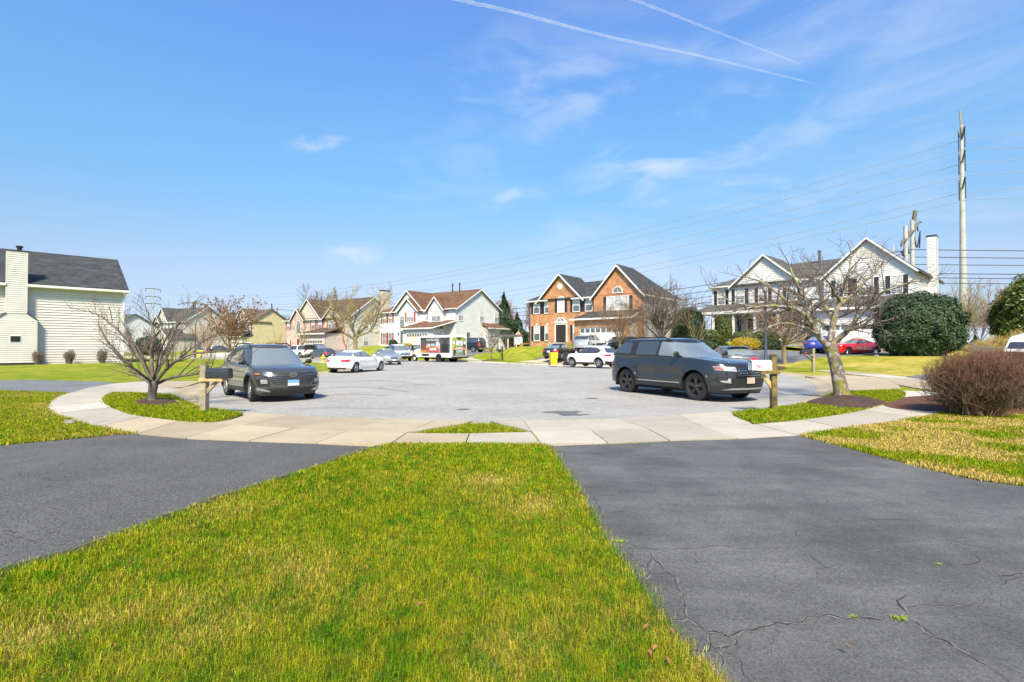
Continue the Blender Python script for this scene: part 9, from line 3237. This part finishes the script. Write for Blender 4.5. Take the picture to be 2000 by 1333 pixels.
PB(p1, MB().beam((0, 0, 45.6), (0, -1.2, 49.5), .3, .4), 'top_spike', 'pole arm')
PB(p1, MB().beam((0, 0, 45.6), (0, 1.0, 43.5), .3, .4), 'top_arm', 'pole arm')
def far_pole(label, u, vt, Y, arms, w, r0):
 b = D(u, 682, Y)
 hh = (682 - vt) / 1000 * Y
 r = thing('power_pole', label, 'power pole', (b.x, b.y, 1.0), math.atan2(LD.y, LD.x))
 tapered(r, hh, r0, r0 * .4, n=8)
 for z_ in arms:
  zz = (682 - z_) / 1000 * Y
  PB(r, MB().beam((0, -w, zz - .4), (0, 0, zz), r0 * .7, r0 * .7).beam((0, w, zz - .4), (0, 0, zz), r0 * .7, r0 * .7), 'crossarm', 'pole arm')
  for sg in (-1, 1):
   PB(r, MB().tube([(0, sg * w, zz - .4), (0, sg * w, zz - 2.2)], r0 * .2, 4), 'insulator', 'black metal')
 return r
fp = far_pole('distant three armed power pole above the low bare tree', 298, 558, 300, (564, 579, 593), 4.0, .55)
def wire(name_, label, a, b, sag, r, n=40, m='wire', parent=None, group='power lines'):
 a, b = Vector(a), Vector(b)
 pts = []
 for k in range(n + 1):
  t_ = k / n
  p = a.lerp(b, t_)
  p.z -= 4 * sag * t_ * (1 - t_)
  pts.append(p)
 o = MB().tube(pts, r, 4, cap=False).build(name_, M(m))
 tag(o, label, 'wire', group)
 return o
vl = {(-1, 0): 275, (1, 0): 292, (-1, 1): 322, (1, 1): 344, (-1, 2): 379, (1, 2): 392}
vmid = {(-1, 0): 509, (1, 0): 519, (-1, 1): 539, (1, 1): 550, (-1, 2): 570, (1, 2): 579}      # at column 1000
order = 0
words = ['topmost', 'second', 'third', 'fourth', 'fifth', 'lowest']
P0 = Vector((330, 150))
for key in ((-1, 0), (1, 0), (-1, 1), (1, 1), (-1, 2), (1, 2)):
 sg, i = key
 off = LN * (2.6 * sg)
 a = Vector((P1.x - off.x * -1, P1.y + off.y, 0))
 a = Vector((P1.x + off.x, P1.y + off.y, 0))
 a.z = CAM_H + (682 - vl[key]) / 1000 * a.y
 far = Vector((fp.location.x + off.x * 1.4, fp.location.y + off.y * 1.4, 0))
 far.z = CAM_H + (682 - {0: 571, 1: 586, 2: 600}[i]) / 1000 * far.y
 tt = a.x / (a.x - far.x)
 yy_ = a.y + (far.y - a.y) * tt
 zwant = CAM_H + (682 - vmid[key]) / 1000 * yy_
 zline = a.z + (far.z - a.z) * tt
 sag = (zline - zwant) / (4 * tt * (1 - tt))
 wire('power_line', words[order] + ' of the six wires sweeping left from the tall steel pole', a, far, sag, .055, 90, 'wire thin', group=None)
 b_ = Vector((330 + off.x, 150 + off.y, 0))
 vr = {(-1, 0): 262, (1, 0): 288, (-1, 1): 312, (1, 1): 337, (-1, 2): 368, (1, 2): 387}[key]
 # reaches column 2000 at row vr
 tx_ = 0.0
 for k in range(1, 400):
  q_ = a.lerp(b_, k / 400)
  if q_.x / q_.y > 1.0:
   tx_ = k / 400
   yq = q_.y
   break
 zq = CAM_H + (682 - vr) / 1000 * yq
 b_.z = a.z + 0
 sag2 = (a.z + (b_.z - a.z) * tx_ - zq) / (4 * tx_ * (1 - tx_))
 wire('power_line', words[order] + ' of the six wires running right off the view from the tall steel pole', a, b_, sag2, .05, 70, 'wire thin', group=None)
 order += 1
# nearer line: paired poles with one arched arm and V-strings
def arch_pole(label, u1, vt1, u2, vt2, Y, sc=1.0, full=True):
 b1, b2 = D(u1, 682, Y), D(u2, 682, Y + 6 * sc)
 r = thing('power_pole', label, 'power pole', (b2.x, b2.y, 1.0))
 o = Vector((b2.x, b2.y, 1.0))
 for b_, vt in ((b1, vt1), (b2, vt2)):
  hh = CAM_H + (682 - vt) / 1000 * b_.y - 1.0
  rel = b_ - o
  PB(r, MB().lathe([(-.5, .42 * sc), (hh * .55, .32 * sc), (hh, .26 * sc), (hh, 0)], 12, 'z', (rel.x, rel.y, 0)), 'pole', 'pole steel', True, 40)
 return r, o, b1, b2
r, o_, b1, b2 = arch_pole('pair of steel poles joined by a curved arm, just left of the sided chimney', 1771, 443, 1784, 432, 76)
arm = [(1760, 481), (1763, 472), (1770, 467), (1777, 455), (1784, 451), (1789, 441), (1796, 434), (1799, 435)]
apts = []
for i, (u, v) in enumerate(arm):
 Yq = 70 + i * 3.4
 apts.append(D(u, v, Yq) - o_)
PB(r, MB().tube(limb_path(apts, 4), [.12 + .22 * math.sin(PI * k / 28) for k in range(29)], 8), 'curved_arm', 'pole arm', True)
PB(r, MB().beam(D(1785, 431, b2.y) - o_, D(1788, 412, b2.y) - o_, .35, .5), 'top_spike', 'pole arm')
for (ua, va), (ub, vb), Yq in (((1791, 438), (1793, 452), 92), ((1797, 452), (1796, 485), 92), ((1792, 484), (1797, 453), 92), ((1790, 484), (1785, 462), 88), ((1776, 497), (1772, 478), 82), ((1780, 496), (1780, 470), 84), ((1772, 497), (1769, 480), 80), ((1762, 500), (1766, 486), 76), ((1767, 502), (1760, 492), 74)):
 PB(r, MB().tube([D(ua, va, Yq) - o_, D(ub, vb, Yq) - o_], .10, 6), 'insulator', 'black metal')
r2 = thing('power_pole', 'lone pole tip showing over the porch house gable', 'power pole', tuple(D(1747, 682, 80)))
PB(r2, MB().lathe([(-1, .4), (14.6, .28), (14.6, .2), (16.4, .03)], 10, 'z'), 'pole', 'pole steel')
for u, v, Yc, w_ in ((380, 590, 150, 33), (541, 603, 210, 25)):
 b_ = D(u, 682, Yc)
 r3 = thing('power_pole', {380: 'distant pole with one wide bowed crossarm left of the rusty trees', 541: 'distant pole with bowed crossarm above the yellow house roof'}[u], 'power pole', (b_.x, b_.y, 1))
 hh = CAM_H + (682 - v) / 1000 * Yc - 1
 PB(r3, MB().lathe([(-.5, .4), (hh, .22), (hh, 0)], 8, 'z'), 'pole', 'pole arm')
 ww_ = w_ / 1000 * Yc
 PB(r3, MB().tube(limb_path([(-ww_, 0, hh - 1.1), (-ww_ * .5, 0, hh - .5), (0, 0, hh - .8), (ww_ * .5, 0, hh - .9), (ww_ * 1.5, 0, hh - 1.4)]), .14, 6), 'crossarm', 'pole arm')
lows = [(485, 560), (499, 572), (513, 583), (530, 594), (538, 600), (548, 607)]
for i, (vr, vf) in enumerate(lows):
 Yn = 78 + (i % 3) * 6
 a = D(1776 + 4 * (i % 3), vr + 3 + i * .4, Yn)
 b_ = Vector((190, Yn + 6, 0))
 b_.z = CAM_H + (682 - vr) / 1000 * (Yn + 6)
 wire('power_line', ['highest', 'second highest', 'third', 'fourth', 'fifth', 'lowest'][i] + ' of the dark level wires right of the sided chimney', a, b_, .5, .065, 12, 'wire', group=None)
 far = D(380 + (i % 3) * 12, 602 + i * 3, 150 - (i % 3) * 3)
 tt = None
 for k in range(1, 600):
  q_ = a.lerp(far, k / 600)
  if 1000 + 1000 * q_.x / q_.y < 1360:
   tt = k / 600
   yq = q_.y
   break
 zq = CAM_H + (682 - (vf + 2)) / 1000 * yq
 sag = (a.z + (far.z - a.z) * tt - zq) / (4 * tt * (1 - tt))
 wire('power_line', ['highest', 'second highest', 'third', 'fourth', 'fifth', 'lowest'][i] + ' of the dark wires sagging left behind the brick house', a, far, sag, .055, 60, 'wire', group=None)
# ------------------------------------------------------------------ condensation trails
def trail(label, pts, w0, w1):
 Zt = 3000.0
 P = []
 for u, v in pts:
  d = Vector(ray(u, v))
  P.append(d * (Zt / d.z))
 P = limb_path(P, 24)
 n = len(P)
 rad = []
 rr = random.Random(len(label))
 for i, p in enumerate(P):
  t_ = i / (n - 1)
  k = w0 + (w1 - w0) * t_
  rad.append(k * p.length * (rr.uniform(.9, 1.1)) * (1 if i < n - 6 else max(.1, (n - 1 - i) / 6)))
 P = [p + Vector((rr.gauss(0, 1), rr.gauss(0, 1), rr.gauss(0, 1))) * rad[i] * .12 for i, p in enumerate(P)]
 o = MB().tube(P, rad, 10).build('condensation_trail', M('vapour'), None, True)
 tag(o, label, 'contrail')
m = bpy.data.materials.new('vapour')
MATS['vapour'] = m
m.use_nodes = True
t_ = NT(m.node_tree)
m.node_tree.nodes.clear()
lw = t_.n('ShaderNodeLayerWeight')
lw.inputs[0].default_value = .5
face = t_.math('SUBTRACT', 1.0, lw.outputs['Facing'])
pos = t_.n('ShaderNodeNewGeometry').outputs['Position']
nz_ = t_.ramp(t_.noise(pos, .006, 6, .6), .3, .75, .45, 1.0)
al = t_.math('MULTIPLY', t_.math('MULTIPLY', t_.math('POWER', face, 1.6), nz_), .34)
tr_ = t_.n('ShaderNodeBsdfTransparent')
df = t_.n('ShaderNodeBsdfTranslucent')
df.inputs[0].default_value = (.95, .95, .95, 1)
df2 = t_.n('ShaderNodeBsdfDiffuse')
df2.inputs[0].default_value = (.95, .95, .95, 1)
ad = t_.n('ShaderNodeMixShader')
ad.inputs[0].default_value = .5
t_.link(df.outputs[0], ad.inputs[1])
t_.link(df2.outputs[0], ad.inputs[2])
mx = t_.n('ShaderNodeMixShader')
t_.link(al, mx.inputs[0])
t_.link(tr_.outputs[0], mx.inputs[1])
t_.link(ad.outputs[0], mx.inputs[2])
ou = t_.n('ShaderNodeOutputMaterial')
t_.link(mx.outputs[0], ou.inputs[0])
trail('longer bright contrail crossing the sky from the top centre down to the right', [(840, -12), (1000, 23), (1190, 72), (1400, 117), (1596, 165)], .0034, .0011)
trail('shorter faint contrail just above the long bright one', [(1230, -4), (1330, 35), (1450, 82), (1567, 127)], .0026, .0010)
for o in COL.objects:
 if o.type == 'MESH' and o.name.startswith('condensation_trail'):
  o.visible_shadow = True
GRP = {'house': 'houses round the court', 'car': 'vehicles parked round the court', 'suv': 'vehicles parked round the court', 'pickup': 'vehicles parked round the court', 'tree': 'trees of the neighbourhood',
 'mailbox': 'mailboxes by the kerb', 'bin': 'wheeled bins by the kerb', 'lamp post': 'street lamps', 'power pole': 'poles of the power lines', 'wire': 'wires of the power lines', 'shrub': 'shrubs in the yards',
 'hedge': 'hedges in the yards', 'rock': 'rocks on the lawns', 'contrail': 'contrails in the sky'}
for o in COL.objects:
 if o.parent is None and o.get('category') in GRP and not o.get('group'):
  o['group'] = ('bare trees of the neighbourhood' if o.name.startswith('bare_tree') else GRP[o['category']])
print('objects', len(COL.objects), 'tris~', sum(len(o.data.polygons) for o in COL.objects if o.type == 'MESH'))
